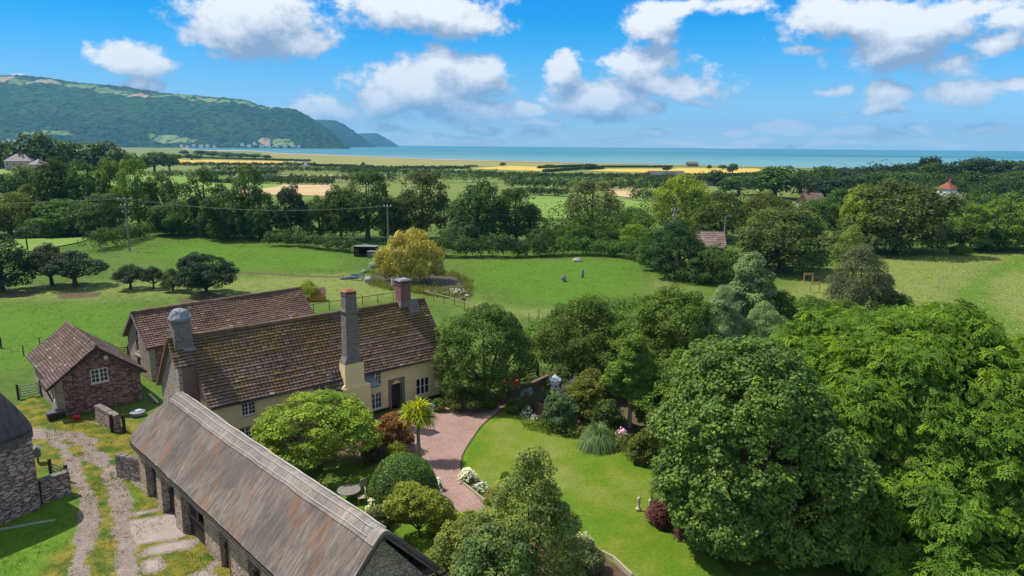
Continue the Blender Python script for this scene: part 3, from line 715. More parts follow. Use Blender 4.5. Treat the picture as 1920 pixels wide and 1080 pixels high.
# yard: gravel ruts, slabs and grass in one sheet
TR1 = [P(*p) for p in [(40, 805), (95, 822), (125, 850), (145, 900), (165, 945), (172, 985), (150, 1040), (135, 1100), (120, 1180)]]
TR2 = [P(*p) for p in [(165, 842), (195, 870), (215, 905), (228, 950), (232, 1000), (240, 1060), (245, 1200)]]
TR3 = [P(*p) for p in [(60, 812), (130, 820), (165, 832)]]
SLABS = [PW([(231, 978), (345, 958), (372, 990), (345, 1008), (252, 1024), (238, 1000)]), PW([(270, 1030), (350, 1012), (378, 1010), (362, 1030), (268, 1046)]),
         PW([(268, 1052), (300, 1045), (312, 1062), (290, 1078), (266, 1078)]), PW([(238, 962), (300, 952), (330, 953), (250, 972)]),
         PW([(246, 900), (268, 905), (300, 935), (305, 950), (275, 925), (250, 905)]), PW([(345, 1085), (390, 1065), (420, 1090), (380, 1120)]), PW([(45, 712), (60, 735), (30, 730)]),
         PW([(400, 1052), (412, 1060), (405, 1066), (392, 1060)])]
YB = PW([(0, 1200), (-60, 900), (-20, 790), (62, 742), (120, 780), (270, 790), (300, 880), (480, 1120), (480, 1250)])
LUSHY = [PW([(75, 880), (130, 890), (148, 930), (140, 985), (100, 1050), (60, 1100), (-100, 1200), (-100, 990), (70, 960)]), PW([(250, 910), (262, 940), (248, 955), (236, 930)])]
def yattr(X, Y):
    g = np.zeros(X.shape); ed = fbm(X * .5, Y * .5, 3, 3) - .5
    for l, w_ in ((TR1, .40), (TR2, .52), (TR3, .55)): g = np.maximum(g, 1 / (1 + np.exp((line_d(X, Y, l) - w_ + ed * 1.1) / .22)))
    mid = np.array([p for p in PW([(175, 960), (230, 960), (245, 1100), (150, 1100)])]); g = np.maximum(g, .36 / (1 + np.exp((poly_sd(X, Y, mid)) / .5)))
    for s_ in SLABS: g = np.maximum(g, 1.25 / (1 + np.exp((poly_sd(X, Y, s_) + ed * .35) / .09)))
    lu = np.zeros(X.shape)
    for s_ in LUSHY: lu = np.maximum(lu, 1 / (1 + np.exp((poly_sd(X, Y, s_) + ed * 1.5) / .3)))
    return {'gravel': g, 'lush': lu}
me = grid_mesh('yard', np.arange(-48, -9, .22), np.arange(20, 62, .22), lambda X, Y: (fbm(X * .6, Y * .6, 3, 2) - .5) * .08 + .05, M['yard'], yattr)
bm = bmesh.new(); bm.from_mesh(me)
kill = [v for v in bm.verts if poly_sd(np.array([v.co.x]), np.array([v.co.y]), YB)[0] > 0.1]
bmesh.ops.delete(bm, geom=kill, context='VERTS'); bm.to_mesh(me); bm.free()
link('yard_track', me)['kind'] = 'structure'

# drive, lawns and beds
drive_px = [(690, 800), (735, 772), (800, 757), (870, 748), (945, 742), (948, 757), (930, 775), (905, 795), (885, 822), (868, 850), (863, 872), (866, 892), (885, 922), (908, 948), (915, 972), (870, 965), (835, 935), (815, 905), (795, 880), (780, 862), (758, 850), (745, 830), (720, 815)]
sheet('gravel_drive', smooth_closed(PW(drive_px), 4), .015, M['drive'], .08)
def lawn(name, px, z, dr):
    pl = smooth_closed(PW(px), 4); a = np.array(pl)
    def at(X, Y):
        n = fbm(X * .35, Y * .35, 3, 8); q = P(*dr)
        return {'dry': np.clip((n - .50) * 2.2, 0, .7), 'lush': np.clip((.55 - n) * 3, 0, .6), 'soil': np.zeros(X.shape)}
    me = grid_mesh(name, np.arange(a[:, 0].min() - .3, a[:, 0].max() + .3, .3), np.arange(a[:, 1].min() - .3, a[:, 1].max() + .3, .3), lambda X, Y: np.full(X.shape, z), M['lawn'], at)
    bm = bmesh.new(); bm.from_mesh(me); cs = np.array([v.co[:2] for v in bm.verts]); sd = poly_sd(cs[:, 0], cs[:, 1], pl); vv = list(bm.verts)
    bmesh.ops.delete(bm, geom=[v for v, d_ in zip(vv, sd) if d_ > .22], context='VERTS')
    # draw the ragged rim in to the outline
    for v in bm.verts:
        if v.is_boundary:
            p = np.array(v.co[:2]); best = None
            for i in range(len(pl)):
                p1 = np.array(pl[i][:2]); p2 = np.array(pl[(i + 1) % len(pl)][:2]); e = p2 - p1; t_ = np.clip(((p - p1) @ e) / (e @ e + 1e-9), 0, 1); q = p1 + t_ * e; dd = np.hypot(*(p - q))
                if best is None or dd < best[0]: best = (dd, q)
            v.co.x, v.co.y = best[1]
    r_ = bmesh.ops.extrude_edge_only(bm, edges=[e for e in bm.edges if e.is_boundary]); bmesh.ops.translate(bm, vec=(0, 0, -.09), verts=[g for g in r_['geom'] if isinstance(g, bmesh.types.BMVert)])
    bm.to_mesh(me); bm.free(); o = link(name, me); o['kind'] = 'structure'; return o
lawn('lawn', [(950, 757), (932, 777), (909, 797), (889, 824), (872, 852), (867, 872), (870, 892), (889, 920), (912, 945), (930, 990), (1040, 1000), (1130, 1046), (1190, 1085), (1240, 1150), (1420, 1150), (1360, 1060), (1300, 1020), (1235, 985), (1222, 930), (1226, 870), (1190, 845), (1130, 838), (1075, 815), (1040, 800), (1000, 790), (970, 770)], .04, (950, 900))
lawn('garden_grass', [(620, 930), (700, 870), (735, 855), (770, 868), (795, 900), (820, 930), (860, 968), (905, 985), (900, 1100), (760, 1010), (690, 960)], .025, (700, 900))
sheet('flower_bed', smooth_closed(PW([(861, 900), (872, 885), (905, 905), (925, 925), (912, 943), (885, 920)]), 3), .055, M['soil'], .08)
sheet('shrub_bed', smooth_closed(PW([(1105, 1030), (1180, 1085), (1240, 1150), (1000, 1150), (900, 1060), (1000, 1010)]), 3), .06, M['soil'], .1)
sheet('border_bed', smooth_closed(PW([(700, 842), (745, 832), (760, 850), (735, 860), (690, 868)]), 3), .05, M['soil'], .08)
sheet('pond_water', smooth_closed(PW([(694, 517), (720, 512), (760, 516), (805, 514), (850, 518), (878, 532), (870, 548), (845, 548), (800, 541), (740, 535), (710, 526)]), 4), .02, M['pond'])
# sea, beach and far fields
shore = [(336, 273), (343, 277), (375, 280.5), (470, 282), (520, 286), (600, 289), (700, 293), (800, 297), (960, 301), (1120, 305), (1280, 308), (1500, 313), (1920, 322), (2600, 338)]
sp = smooth_open(PW(shore), 5)
sp = [(p[0], p[1]) for p in sp]
def strip(name, A, B, z, mat):
    V = np.array([(p[0], p[1], z) for p in A] + [(p[0], p[1], z) for p in B]); n = len(A)
    F = np.array([(i, i + 1, n + i + 1, n + i) for i in range(n - 1)])
    o = link(name, npmesh(name, V, F, [mat])); o['kind'] = 'structure'; return o
spx = smooth_open(shore, 5)
near_ = [P(x, y, .5) for x, y in spx]; mid_ = [q[:2] * (6000 / np.hypot(*q[:2])) for q in near_]; far_ = [q[:2] * (60000 / np.hypot(*q[:2])) for q in near_]
V = np.array([(q[0], q[1], .5) for q in near_ + mid_ + far_]); n = len(near_)
F = np.array([(k * n + i, k * n + i + 1, (k + 1) * n + i + 1, (k + 1) * n + i) for k in (0, 1) for i in range(n - 1)])
link('sea', npmesh('sea', V, F, [M['sea']]))['kind'] = 'structure'
strip('beach', [P(x, y - .4) for x, y in spx], [P(x, y + 2.2) for x, y in spx], .3, M['shingle'])
FIELDS = [('gold', [(327, 299), (520, 302), (587, 308), (500, 308), (330, 307)]), ('olive', [(300, 294), (500, 297), (640, 300), (640, 312), (590, 309), (520, 302), (330, 297)]),
          ('olive', [(493, 287), (640, 292), (960, 304), (1160, 309), (1150, 314), (900, 312), (640, 312), (560, 300), (490, 293)]),
          ('olive', [(407, 315), (613, 314), (640, 320), (430, 319)]), ('tan', [(490, 335), (520, 328), (735, 328), (735, 337), (600, 339)]), ('tan', [(383, 345), (620, 345), (640, 368), (400, 362)]),
          ('green', [(318, 323), (365, 322), (350, 333), (315, 333)]), ('gold', [(880, 316), (957, 311), (1083, 316), (1007, 321)]), ('gold', [(1100, 320), (1140, 316.5), (1420, 316), (1440, 322), (1217, 324)]),
          ('gold', [(947, 325), (1220, 328.5), (1207, 332), (973, 327)]), ('green', [(897, 333), (1150, 336), (1140, 339), (900, 337)]), ('green', [(985, 367), (1228, 377), (1228, 402), (1150, 412), (1010, 410)]),
          ('tan', [(1140, 355), (1205, 355), (1188, 371), (1140, 366)]), ('gold', [(1270, 315), (1430, 317), (1400, 327), (1270, 325)]), ('green', [(20, 450), (175, 445), (150, 455), (60, 472), (0, 470)]),
          ('green', [(640, 320), (900, 318), (880, 324), (640, 326)]), ('olive', [(640, 330), (760, 332), (760, 338), (640, 336)]), ('green', [(0, 330), (60, 330), (80, 350), (0, 352)])]
for k, px in FIELDS: sheet('field', [(p[0], p[1]) for p in PW(px)], .03 + .008 * FIELDS.index((k, px)), M[k])

# ------------------------------------------------------------------ hills
def hillmat():
    m, t = newmat('wooded_hillside'); o = t.pos(); f = t.attr('field')
    n = t.noise(o, .002, 5); v = t.n('ShaderNodeTexVoronoi'); t.put(v.inputs['Vector'], o); v.inputs['Scale'].default_value = .045
    c = t.mix(t.rng(n, .35, .65), (0.020, 0.052, 0.020), (0.036, 0.080, 0.024)); c = t.v('SCALE', c, t.m('MULTIPLY_ADD', t.sep(v.outputs[1])[0], .9, .5))
    c = t.mix(t.rng(t.noise(o, .006, 4), .55, .7, 0, .5), c, (0.06, 0.11, 0.03))
    p2 = t.v('MULTIPLY', o, (1, .45, 0)); fv = t.n('ShaderNodeTexVoronoi'); t.put(fv.inputs['Vector'], p2); fv.inputs['Scale'].default_value = .0065
    s = t.sep(fv.outputs[1]); fc = t.mix(t.rng(s[0], .35, .6), (0.16, 0.24, 0.07), (0.42, 0.30, 0.19)); fc = t.mix(t.rng(s[1], .5, .6), fc, (0.20, 0.27, 0.10))
    ed = t.vor(p2, .0065, 'DISTANCE_TO_EDGE'); fc = t.mix(t.rng(ed, .03, .06, 1, 0), fc, (0.04, 0.08, 0.03))
    k = t.rng(t.m('ADD', f, t.m('MULTIPLY', t.m('SUBTRACT', t.noise(o, .004, 4), .5), 1.0)), .44, .50)
    c = t.mix(k, c, fc)
    t.out(t.principled(c, .95, .05, t.bump(v.outputs[0], 1.0, 9.0))); return m
M['hill'] = hillmat()
def headland(name, prof, Yr, Yf, px0, px1, n=260, rows=120, field=None, seed=0, rough=12, gul=.12):
    xs = np.linspace(px0, px1, n); ry = np.interp(xs, [p[0] for p in prof], [p[1] for p in prof])
    yr = np.interp(xs, [px0, px1], Yr); yf = np.interp(xs, [px0, px1], Yf)
    top = np.array([PD(a, b, c) for a, b, c in zip(xs, ry, yr)]); T = np.concatenate([np.linspace(0, 1, rows), [1.05, 1.12, 1.25, 1.5]])
    V = []; FA = []
    for t_ in T:
        Y = yf + (yr - yf) * t_; X = top[:, 0] * (Y / yr)      # runs back to the ridge line
        sh = np.sin(np.clip(t_, 0, 1) * np.pi / 2) ** .85 if t_ <= 1 else 1 - (t_ - 1) ** 1 * 1.6
        gn = (fbm(X / 420, Y / 900, 4, seed) - .5)
        z = top[:, 2] * sh * (1 + gul * 2.4 * gn * (1 - abs(2 * min(t_, 1) - 1) ** 2)) + (fbm(X / 30, Y / 30, 2, seed + 5) - .5) * rough * (1 if 0.01 < t_ else 0)
        V.append(np.stack([X, Y, np.maximum(z, -2)], -1)); FA.append(np.full(n, 0.0) if field is None else field(xs, t_))
    V = np.concatenate(V); idx = np.arange(len(V)).reshape(len(T), n)
    F = np.stack([idx[:-1, :-1], idx[:-1, 1:], idx[1:, 1:], idx[1:, :-1]], -1).reshape(-1, 4)
    o = link(name, npmesh(name, V, F, [M['hill']], smooth=True, attrs={'field': np.concatenate(FA)})); o['kind'] = 'structure'
def ffield(xs, t_):
    a = np.exp(-((t_ - .67) / .075) ** 2) * np.interp(xs, [-300, 0, 260, 300, 420, 500, 560], [1, 1, .95, .7, .8, .6, 0])
    b = np.exp(-((t_ - .88) / .05) ** 2) * np.interp(xs, [240, 300, 480, 520], [0, .7, .7, 0])
    c = np.exp(-((t_ - .06) / .05) ** 2) * np.interp(xs, [250, 300, 350, 400, 450, 500, 540, 560], [.3, .6, .6, .2, .3, .7, .6, 0])
    return np.maximum(np.maximum(a, b), c)
headland('hill', [(-400, 150), (0, 148), (90, 152), (200, 162), (330, 178), (400, 185), (460, 191), (500, 204), (555, 208), (590, 226), (610, 240), (630, 256), (646, 271), (655, 273)], (5600, 4700), (3000, 4000), -400, 655, 420, 170, ffield, 1, 22)
headland('headland', [(540, 240), (590, 225), (630, 226), (650, 236), (675, 253), (697, 270), (705, 273)], (7600, 7400), (6400, 7200), 540, 705, 120, 60, None, 3, 14)
headland('headland', [(640, 262), (675, 250), (705, 250), (722, 258), (738, 268), (748, 274)], (10500, 10400), (9600, 10200), 640, 748, 80, 40, None, 4, 14)

# gentle knoll under the pinkish house
kc = PD(40, 300, 370); kx = np.linspace(-200, 200, 41); KX, KY = np.meshgrid(kx, kx); KZ = 8.5 * np.exp(-((KX / 75) ** 2 + (KY / 60) ** 2)) - .3
idx = np.arange(KX.size).reshape(KX.shape); F = np.stack([idx[:-1, :-1], idx[:-1, 1:], idx[1:, 1:], idx[1:, :-1]], -1).reshape(-1, 4)
me = npmesh('knoll', np.stack([KX + kc[0], KY + kc[1], KZ], -1).reshape(-1, 3), F, [M['green']], smooth=True); link('knoll', me)['kind'] = 'structure'

# ================================================================== FARMHOUSE (local x along the front, y to the back)
FH = P(796, 750, 0); FA = R(40.3)
fh = empty('farmhouse', (FH[0], FH[1], 0), FA, 'long yellow plastered farmhouse with a mossy tiled roof and three chimneys beside the gravel drive', 'farmhouse')
def local(o, ang, p):                       # world point -> building frame
    d = np.array(p, float)[:2] - np.array(o)[:2]; c, s = math.cos(ang), math.sin(ang); return d[0] * c + d[1] * s, -d[0] * s + d[1] * c
EZ, RZ, RY, DEP = 3.85, 8.2, 3.45, 7.3
UL, UR = -18.0, 2.1
m_ = MB()
wins = [(-15.25, 2.42, 1.05, 1.30, 2, 4), (-9.7, 2.55, 1.05, 1.10, 2, 3), (-4.75, 2.36, 1.15, 1.30, 2, 3), (-4.8, .30, 1.2, 1.50, 2, 3), (-.12, .55, 1.40, 1.55, 3, 2), (-15.6, .45, 1.0, 1.15, 2, 3)]
holes = [(x - w / 2, z, x + w / 2, z + h) for x, z, w, h, *_ in wins] + [(-3.35, 0, -2.25, 2.15)]
wall(m_, UL, UR, 0, EZ, 0, .5, holes, 0)
m_.box(UL, .5, 0, UL + .5, DEP - .5, EZ); 
m_.box(UL, DEP - .5, 0, UR, DEP, EZ)
m_.box(UR - .5, .5, 0, UR, DEP - .5, EZ)
m_.prism([(UR - .5, 0, EZ), (UR - .5, DEP, EZ), (UR - .5, RY, RZ - .12)], (0, 0, 0), (.5, 0, 0))
m_.build('wall', M['plaster'], fh)
p_ = MB(); p_.box(UL + .02, -.06, -.6, -3.5, -.004, .22); p_.box(-2.1, -.06, -.6, UR - .02, -.004, .22); p_.build('plinth', M['iron'], fh)
g_ = MB()   # stone gable end standing a little further out behind the front bay
GX = -19.3; GY = 2.0
g_.box(GX, GY + .45, 0, GX + .45, DEP, EZ); g_.box(GX, GY, 0, UL - .004, GY + .45, EZ)
yz = EZ + (GY - -.35) / (RY + .35) * (RZ - EZ) - .15
g_.prism([(GX, GY, EZ), (GX, DEP, EZ), (GX, RY + .05, RZ - .12), (GX, GY, yz)], (0, 0, 0), (.45, 0, 0))
g_.prism([(UL, -.0, EZ + .003), (UL, DEP - .01, EZ + .003), (UL, RY, RZ - .2)], (0, 0, 0), (.45, 0, 0))
g_.box(GX + .45, DEP - .45, 0, UL, DEP - .003, EZ)
g_.build('gable_wall', M['stone_pale'], fh)
b_ = MB(); b_.box(GX + .25, GY - .03, 1.6, UL + .002, GY - .004, yz - .05); b_.build('brick_panel', M['brick_brown'], fh)
window(fh, (GX - .02, 4.5, 1.35), -math.pi / 2, .95, 1.25, 2, 4)
r_ = MB()
slope(r_, (UL - .12, -.42, EZ - .1), (UR + .25, -.42, EZ - .1), (UR + .25, RY, RZ), (UL - .12, RY, RZ), .255, .29, .055, .06, 1, pan=.018)
f0 = (GY - .05 + .42) / (RY + .42)
slope(r_, (GX - .2, GY - .1, EZ - .1 + f0 * (RZ - EZ + .1) - .03), (UL - .1, GY - .1, EZ - .1 + f0 * (RZ - EZ + .1) - .03), (UL - .1, RY, RZ - .012), (GX - .2, RY, RZ - .012), .255, .29, .055, .02, 4, pan=.018)
slope(r_, (UR + .25, DEP + .4, EZ - .1), (GX - .2, DEP + .4, EZ - .1), (GX - .2, RY, RZ - .006), (UR + .25, RY, RZ - .006), .255, .29, .055, .04, 2, pan=.028)
ridge_tiles(r_, (GX - .2, RY, RZ + .03), (UR + .25, RY, RZ + .03), .15)
ro = r_.build('roof', M['tiles_main'], fh)
v_ = MB(); v_.bar((GX - .25, RY, RZ - .1), (GX - .25, DEP + .42, EZ - .2), .06, .26); v_.build('bargeboard', M['redwood'], fh); v_ = MB(); v_.bar((UR + .28, RY, RZ - .1), (UR + .28, -.42, EZ - .2), .05, .2); v_.build('bargeboard', M['redwood'], fh)
q_ = MB(); q_.tube([(UL, -.50, EZ - .16), (-7.6, -.50, EZ - .20)], [.055, .055], 6); q_.tube([(-5.4, -.50, EZ - .16), (UR, -.50, EZ - .18)], [.055, .055], 6); q_.tube([(-5.45, -.12, EZ - .2), (-5.45, -.12, .1)], [.045, .045], 6); q_.build('gutter', M['iron'], fh)
for x, z, w, h, l, rws in wins: window(fh, (x, .10, z), 0, w, h, l, rws, 2 if l == 2 else 1, arch=(l == 3 or z == .3))
# door in its stone surround
d_ = MB(); d_.box(-3.6, -.05, 0, -3.32, .2, 2.5); d_.box(-2.28, -.05, 0, -2.0, .2, 2.5); d_.box(-3.6, -.052, 2.501, -2.0, .2, 2.62); d_.build('door_surround', M['greywood'], fh)
a_ = MB(); n = 10
for sg in (0, 1):
    xa, xb = -3.32, -2.28; pts = [(xa if sg == 0 else xb, -.03, 2.5)]
    for k in range(n // 2 + 1):
        th = math.pi * (k / n) if sg == 0 else math.pi * (1 - k / n); pts.append(((xa + xb) / 2 - (xb - xa) / 2 * math.cos(th), -.03, 1.9 + .5 * math.sin(th)))
    a_.prism(pts, (0, 0, 0), (0, .2, 0))
a_.build('door_arch', M['greywood'], fh)
d_ = MB(); 
for k in range(6): d_.box(-3.32 + k * .174, .28 + .004 * (k % 2), .02, -3.32 + (k + 1) * .174, .34, 2.4)
do = d_.build('door', M['darkwood'], fh); k_ = MB(); k_.lathe((-2.45, .24, 1.05), [(.01, 0), (.04, .02), (.04, .06), (.01, .08)], 8); k_.build('handle', M['iron'], do)
# lateral chimney stack on the front
CX = -7.0; c_ = MB()
c_.frustum((CX, -.55), 2.5, 1.1, -.4, 2.35, 1.1, 3.1, 0)
c_.frustum((CX - .1, -.45), 2.35, 1.0, 3.1, 1.75, .95, 3.35, 0); c_.frustum((CX - .1, -.42), 1.68, 1.0, 3.35, 1.62, 1.0, 5.0, 0)
cc = c_.build('chimney', M['plaster'], fh)
c_ = MB(); c_.frustum((CX - .1, -.38), 1.62, .98, 5.0, 1.15, .9, 5.55); c_.frustum((CX - .1, -.36), 1.12, .88, 5.55, 1.02, .82, 8.9); c_.frustum((CX - .1, -.36), 1.02, .82, 8.9, 1.25, 1.0, 9.25)
c_.frustum((CX - .1, -.36), 1.25, 1.0, 9.25, 1.18, .95, 9.35); c_.frustum((CX - .1, -.36), .98, .82, 9.35, .92, .78, 10.55)
c_.frustum((CX - .1, -.36), 1.06, .9, 10.55, 1.06, .9, 10.62); c_.build('stack', M['stone_grey'], cc)
c_ = MB(); [c_.box(CX - .1 + sx * .4 - .07, -.36 + sy * .3 - .07, 10.62, CX - .1 + sx * .4 + .07, -.36 + sy * .3 + .07, 10.78) for sx in (-1, 1) for sy in (-1, 1)]
c_.frustum((CX - .1, -.36), 1.1, .95, 10.78, 1.0, .85, 10.84); c_.frustum((CX - .1, -.36), .9, .8, 10.84, .3, .3, 11.0); c_.build('cap', M['rust'], cc)
# right brick chimney
RX = .15; c_ = MB(); c_.frustum((RX, RY), 1.05, .95, 7.3, 1.02, .92, 9.85); c_.frustum((RX, RY), 1.12, 1.02, 9.85, 1.12, 1.02, 9.97)
for sx in (-1, 0, 1):
    for sy in (-1, 1): c_.box(RX + sx * .42 - .09, RY + sy * .38 - .09, 9.97, RX + sx * .42 + .09, RY + sy * .38 + .09, 10.2)
cb = c_.build('chimney', M['brick'], fh)
c_ = MB(); c_.frustum((RX, RY), 1.25, 1.15, 10.2, 1.22, 1.12, 10.3); c_.frustum((RX, RY), 1.0, .9, 10.3, .95, .85, 10.36); c_.build('cap', M['lead'], cb)
c_ = MB(); c_.frustum((RX + .75, RY - .1), 1.6, 1.9, 6.6, .75, .8, 8.45); c_.frustum((RX, RY), 1.25, 1.15, 7.9, 1.1, 1.0, 8.38); c_.build('flashing', M['stone_grey'], cb)
# left gable chimney with its broken slate dome
LX = -18.55; c_ = MB(); c_.frustum((LX, RY - .1), 1.35, 1.2, 6.2, 1.15, 1.05, 9.55)
cl = c_.build('chimney', M['stone_grey'], fh)
c_ = MB(); rng = random.Random(4); prof = [(.66, 0), (.78, .10), (.80, .22), (.66, .50), (.52, .72), (.40, .80), (.15, .82)]
c_.lathe((LX, RY - .1, 9.5), prof, 14); c_.v = [(x + rng.uniform(-.05, .05), y + rng.uniform(-.05, .05), z + rng.uniform(-.05, .05)) for x, y, z in c_.v]; c_.build('cap', M['lead'], cl)
c_ = MB(); c_.box(LX - .1, RY - .72, 7.3, LX + .75, RY - .60, 7.5); c_.build('flashing', M['lead'], cl)
# little lean-to roofs each side of the stack
s_ = MB(); slope(s_, (CX - 2.1, -1.0, 2.75), (CX - .9, -1.0, 2.75), (CX - .9, .05, 4.5), (CX - 1.7, .05, 4.5), .3, .35, .05, .01, 3, moss_h=False); s_.build('lean_to_roof', M['slates'], fh)
s_ = MB(); s_.box(CX - 2.0, -.85, 2.0, CX - 1.2, -.004, 2.72); s_.build('lean_to_wall', M['plaster'], fh)
s_ = MB(); slope(s_, (CX + .85, -1.0, 2.75), (CX + 2.1, -1.0, 2.75), (CX + 1.7, .05, 3.6), (CX + .85, .05, 3.6), .25, .3, .04, .01, 5, moss_h=False); s_.build('lean_to_roof', M['lead'], fh)

# ================================================================== REAR BARN
BO = P(285, 712, 0); ba = R(45)
gB = P(248, 590, 6.0)
# frame origin: foot of the front corner of the left gable
bo = np.array([-33.9, 62.3]); rb = empty('stone_barn', (bo[0], bo[1], 0), ba, 'pinkish tiled stone barn standing behind the farmhouse with a tall narrow gable opening', 'barn')
BL, BD, BE, BR = 17.0, 6.2, 3.4, 6.1
m_ = MB(); wall(m_, 0, BL, 0, BE, 0, .5, [(1.6, 0, 2.9, 2.2)], 0); m_.box(BL - .5, .5, 0, BL, BD - .5, BE); m_.box(0, BD - .5, 0, BL, BD, BE)
m_.prism([(BL - .5, 0, BE), (BL - .5, BD, BE), (BL - .5, BD / 2, BR)], (0, 0, 0), (.5, 0, 0)); m_.build('wall', M['stone_red'], rb)
t_ = MB(); wall(t_, 0, BD - 1.0, 0, BE, 0, .5, [(1.9, 0.0, 2.8, 1.7), (2.0, 2.2, 2.7, 3.395)], 0); mm = MB()
rot_mb(t_, mm, R(-90), (0, BD - .5, 0)); mm.prism([(0, 0, BE + .002), (0, BD, BE + .002), (0, BD / 2, BR - .05)], (0, 0, 0), (.5, 0, 0)); mm.box(-.003, -.003, 0, .5, .5, BE); mm.build('gable_wall', M['stone_pale'], rb)
w_ = MB(); w_.box(.2, BD - .5 - 2.8, 0, .28, BD - .5 - 1.9, 1.68); w_.box(.2, BD - .5 - 2.75, 2.2, .28, BD - .5 - 2.05, 4.6); w_.box(-.05, BD / 2 - .1, 3.4, -.01, BD / 2 + .1, 5.3); w_.build('door', M['darkwood'], rb)
w_ = MB(); w_.box(-.06, BD - .5 - 3.1, 1.72, .02, BD - .5 - 1.6, 1.9); w_.build('lintel', M['cream'], rb)
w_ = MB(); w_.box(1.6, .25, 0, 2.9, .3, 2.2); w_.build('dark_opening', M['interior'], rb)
r_ = MB(); slope(r_, (-.35, -.35, BE - .1), (BL + .3, -.35, BE - .1), (BL + .3, BD / 2, BR + .05), (-.35, BD / 2, BR + .05), .26, .3, .05, .07, 7)
slope(r_, (BL + .3, BD + .35, BE - .1), (-.35, BD + .35, BE - .1), (-.35, BD / 2, BR + .045), (BL + .3, BD / 2, BR + .045), .26, .3, .05, .05, 8)
ridge_tiles(r_, (-.35, BD / 2, BR + .08), (BL + .3, BD / 2, BR + .08), .14); r_.build('roof', M['tiles_barn'], rb)
w_ = MB(); w_.bar((-.38, BD / 2, BR - .05), (-.38, BD + .38, BE - .22), .05, .2); w_.bar((-.38, BD / 2, BR - .05), (-.38, -.38, BE - .22), .05, .2); w_.bar((-.4, BD / 2, BR + .1), (-.4, BD / 2, BR - .35), .08, .1); w_.build('bargeboard', M['greywood'], rb)

# ================================================================== SMALL STONE OUTBUILDING (gable faces the camera)
so_ = np.array([-36.75, 53.2]); sa = R(43.4)
sh = empty('stone_outbuilding', (so_[0], so_[1], 0), sa, 'small red stone outbuilding with a white casement in its gable and a brown catslide roof', 'outbuilding')
SW, SL, SE, SE2, SR, SX = 6.2, 10.0, 2.95, 3.2, 5.45, 3.05
wx, wz, ww, wh = 3.15, 2.3, 1.3, 1.2
m_ = MB(); wl_, wr_ = wx - ww / 2, wx + ww / 2
zl_ = SE2 + (SR - SE2) * wl_ / SX; zr = SE + (SR - SE) * (SW - wr_) / (SW - SX); D5 = ((0, 0, 0), (0, .5, 0))
m_.prism([(0, 0, 0), (wl_, 0, 0), (wl_, 0, zl_), (0, 0, SE2)], *D5); m_.prism([(wr_, 0, 0), (SW, 0, 0), (SW, 0, SE), (wr_, 0, zr)], *D5)
m_.prism([(wl_, 0, 0), (wr_, 0, 0), (wr_, 0, wz), (wl_, 0, wz)], *D5)
m_.prism([(wl_, 0, wz + wh), (wr_, 0, wz + wh), (wr_, 0, zr), (SX, 0, SR), (wl_, 0, zl_)], *D5)
m_.box(SW - .5, .5, 0, SW, SL, SE); m_.box(.5, SL - .5, 0, SW - .5, SL, SE2); m_.prism([(0, SL - .5, SE2), (SW, SL - .5, SE), (SX, SL - .5, SR)], (0, 0, 0), (0, .5, 0))
m_.build('wall', M['stone_red'], sh)
l_ = MB(); t_ = MB(); wall(t_, 0, SL - .51, 0, SE2, 0, .5, [(SL - .51 - 1.6, 1.0, SL - .51 - .8, 2.1)], 0); rot_mb(t_, l_, R(-90), (0, SL, 0)); l_.box(-.004, -.004, 0, .45, .495, SE2 - .01)
l_.build('side_wall', M['stone_pale'], sh)  # paler than the front gable: sunlight on this side put into the colour
window(sh, (wx, .08, wz), 0, ww, wh, 2, 3, 2)
window(sh, (.1, 1.72, 1.0), -math.pi / 2, .8, 1.1, 2, 3, 1)
b_ = MB(); b_.box(wx + .45, -.16, 4.25, wx + .72, -.004, 4.55); b_.build('alarm_box', M['white'], sh)
r_ = MB()
def sl(x): return SR + .08 - (SR - SE2) / SX * (SX - x)
slope(r_, (-.45, SL + .3, sl(-.45)), (-.45, 1.95, sl(-.45)), (SX, 1.95, SR + .08), (SX, SL + .3, SR + .08), .24, .28, .05, .07, 11, pan=.015)
slope(r_, (-.75, 1.9, sl(-.75) + .06), (-.75, -.45, sl(-.75) + .02), (SX, -.45, SR + .085), (SX, 1.9, SR + .085), .24, .28, .05, .04, 12, pan=.015)
k2 = (SR - SE) / (SW - SX)
slope(r_, (SW + .4, -.45, SE - .4 * k2 + .06), (SW + .4, SL + .3, SE - .4 * k2 + .06), (SX, SL + .3, SR + .07), (SX, -.45, SR + .07), .24, .28, .05, .05, 13, pan=.015)
ridge_tiles(r_, (SX, -.45, SR + .12), (SX, SL + .3, SR + .12), .13); r_.build('roof', M['tiles_small'], sh)
w_ = MB(); w_.bar((SX, -.47, SR - .06), (-.78, -.47, sl(-.75) - .14), .05, .2); w_.bar((SX, -.47, SR - .06), (SW + .42, -.47, SE - .4 * k2 - .08), .05, .2)
w_.bar((-.77, -.45, sl(-.75) - .12), (-.77, 1.9, sl(-.75) - .1), .1, .12); w_.build('bargeboard', M['darkwood'], sh)
w_ = MB(); w_.bar((-.7, -.4, sl(-.75)-.15), (-.35, .1, 1.5), .09); w_.build('post', M['darkwood'], sh)

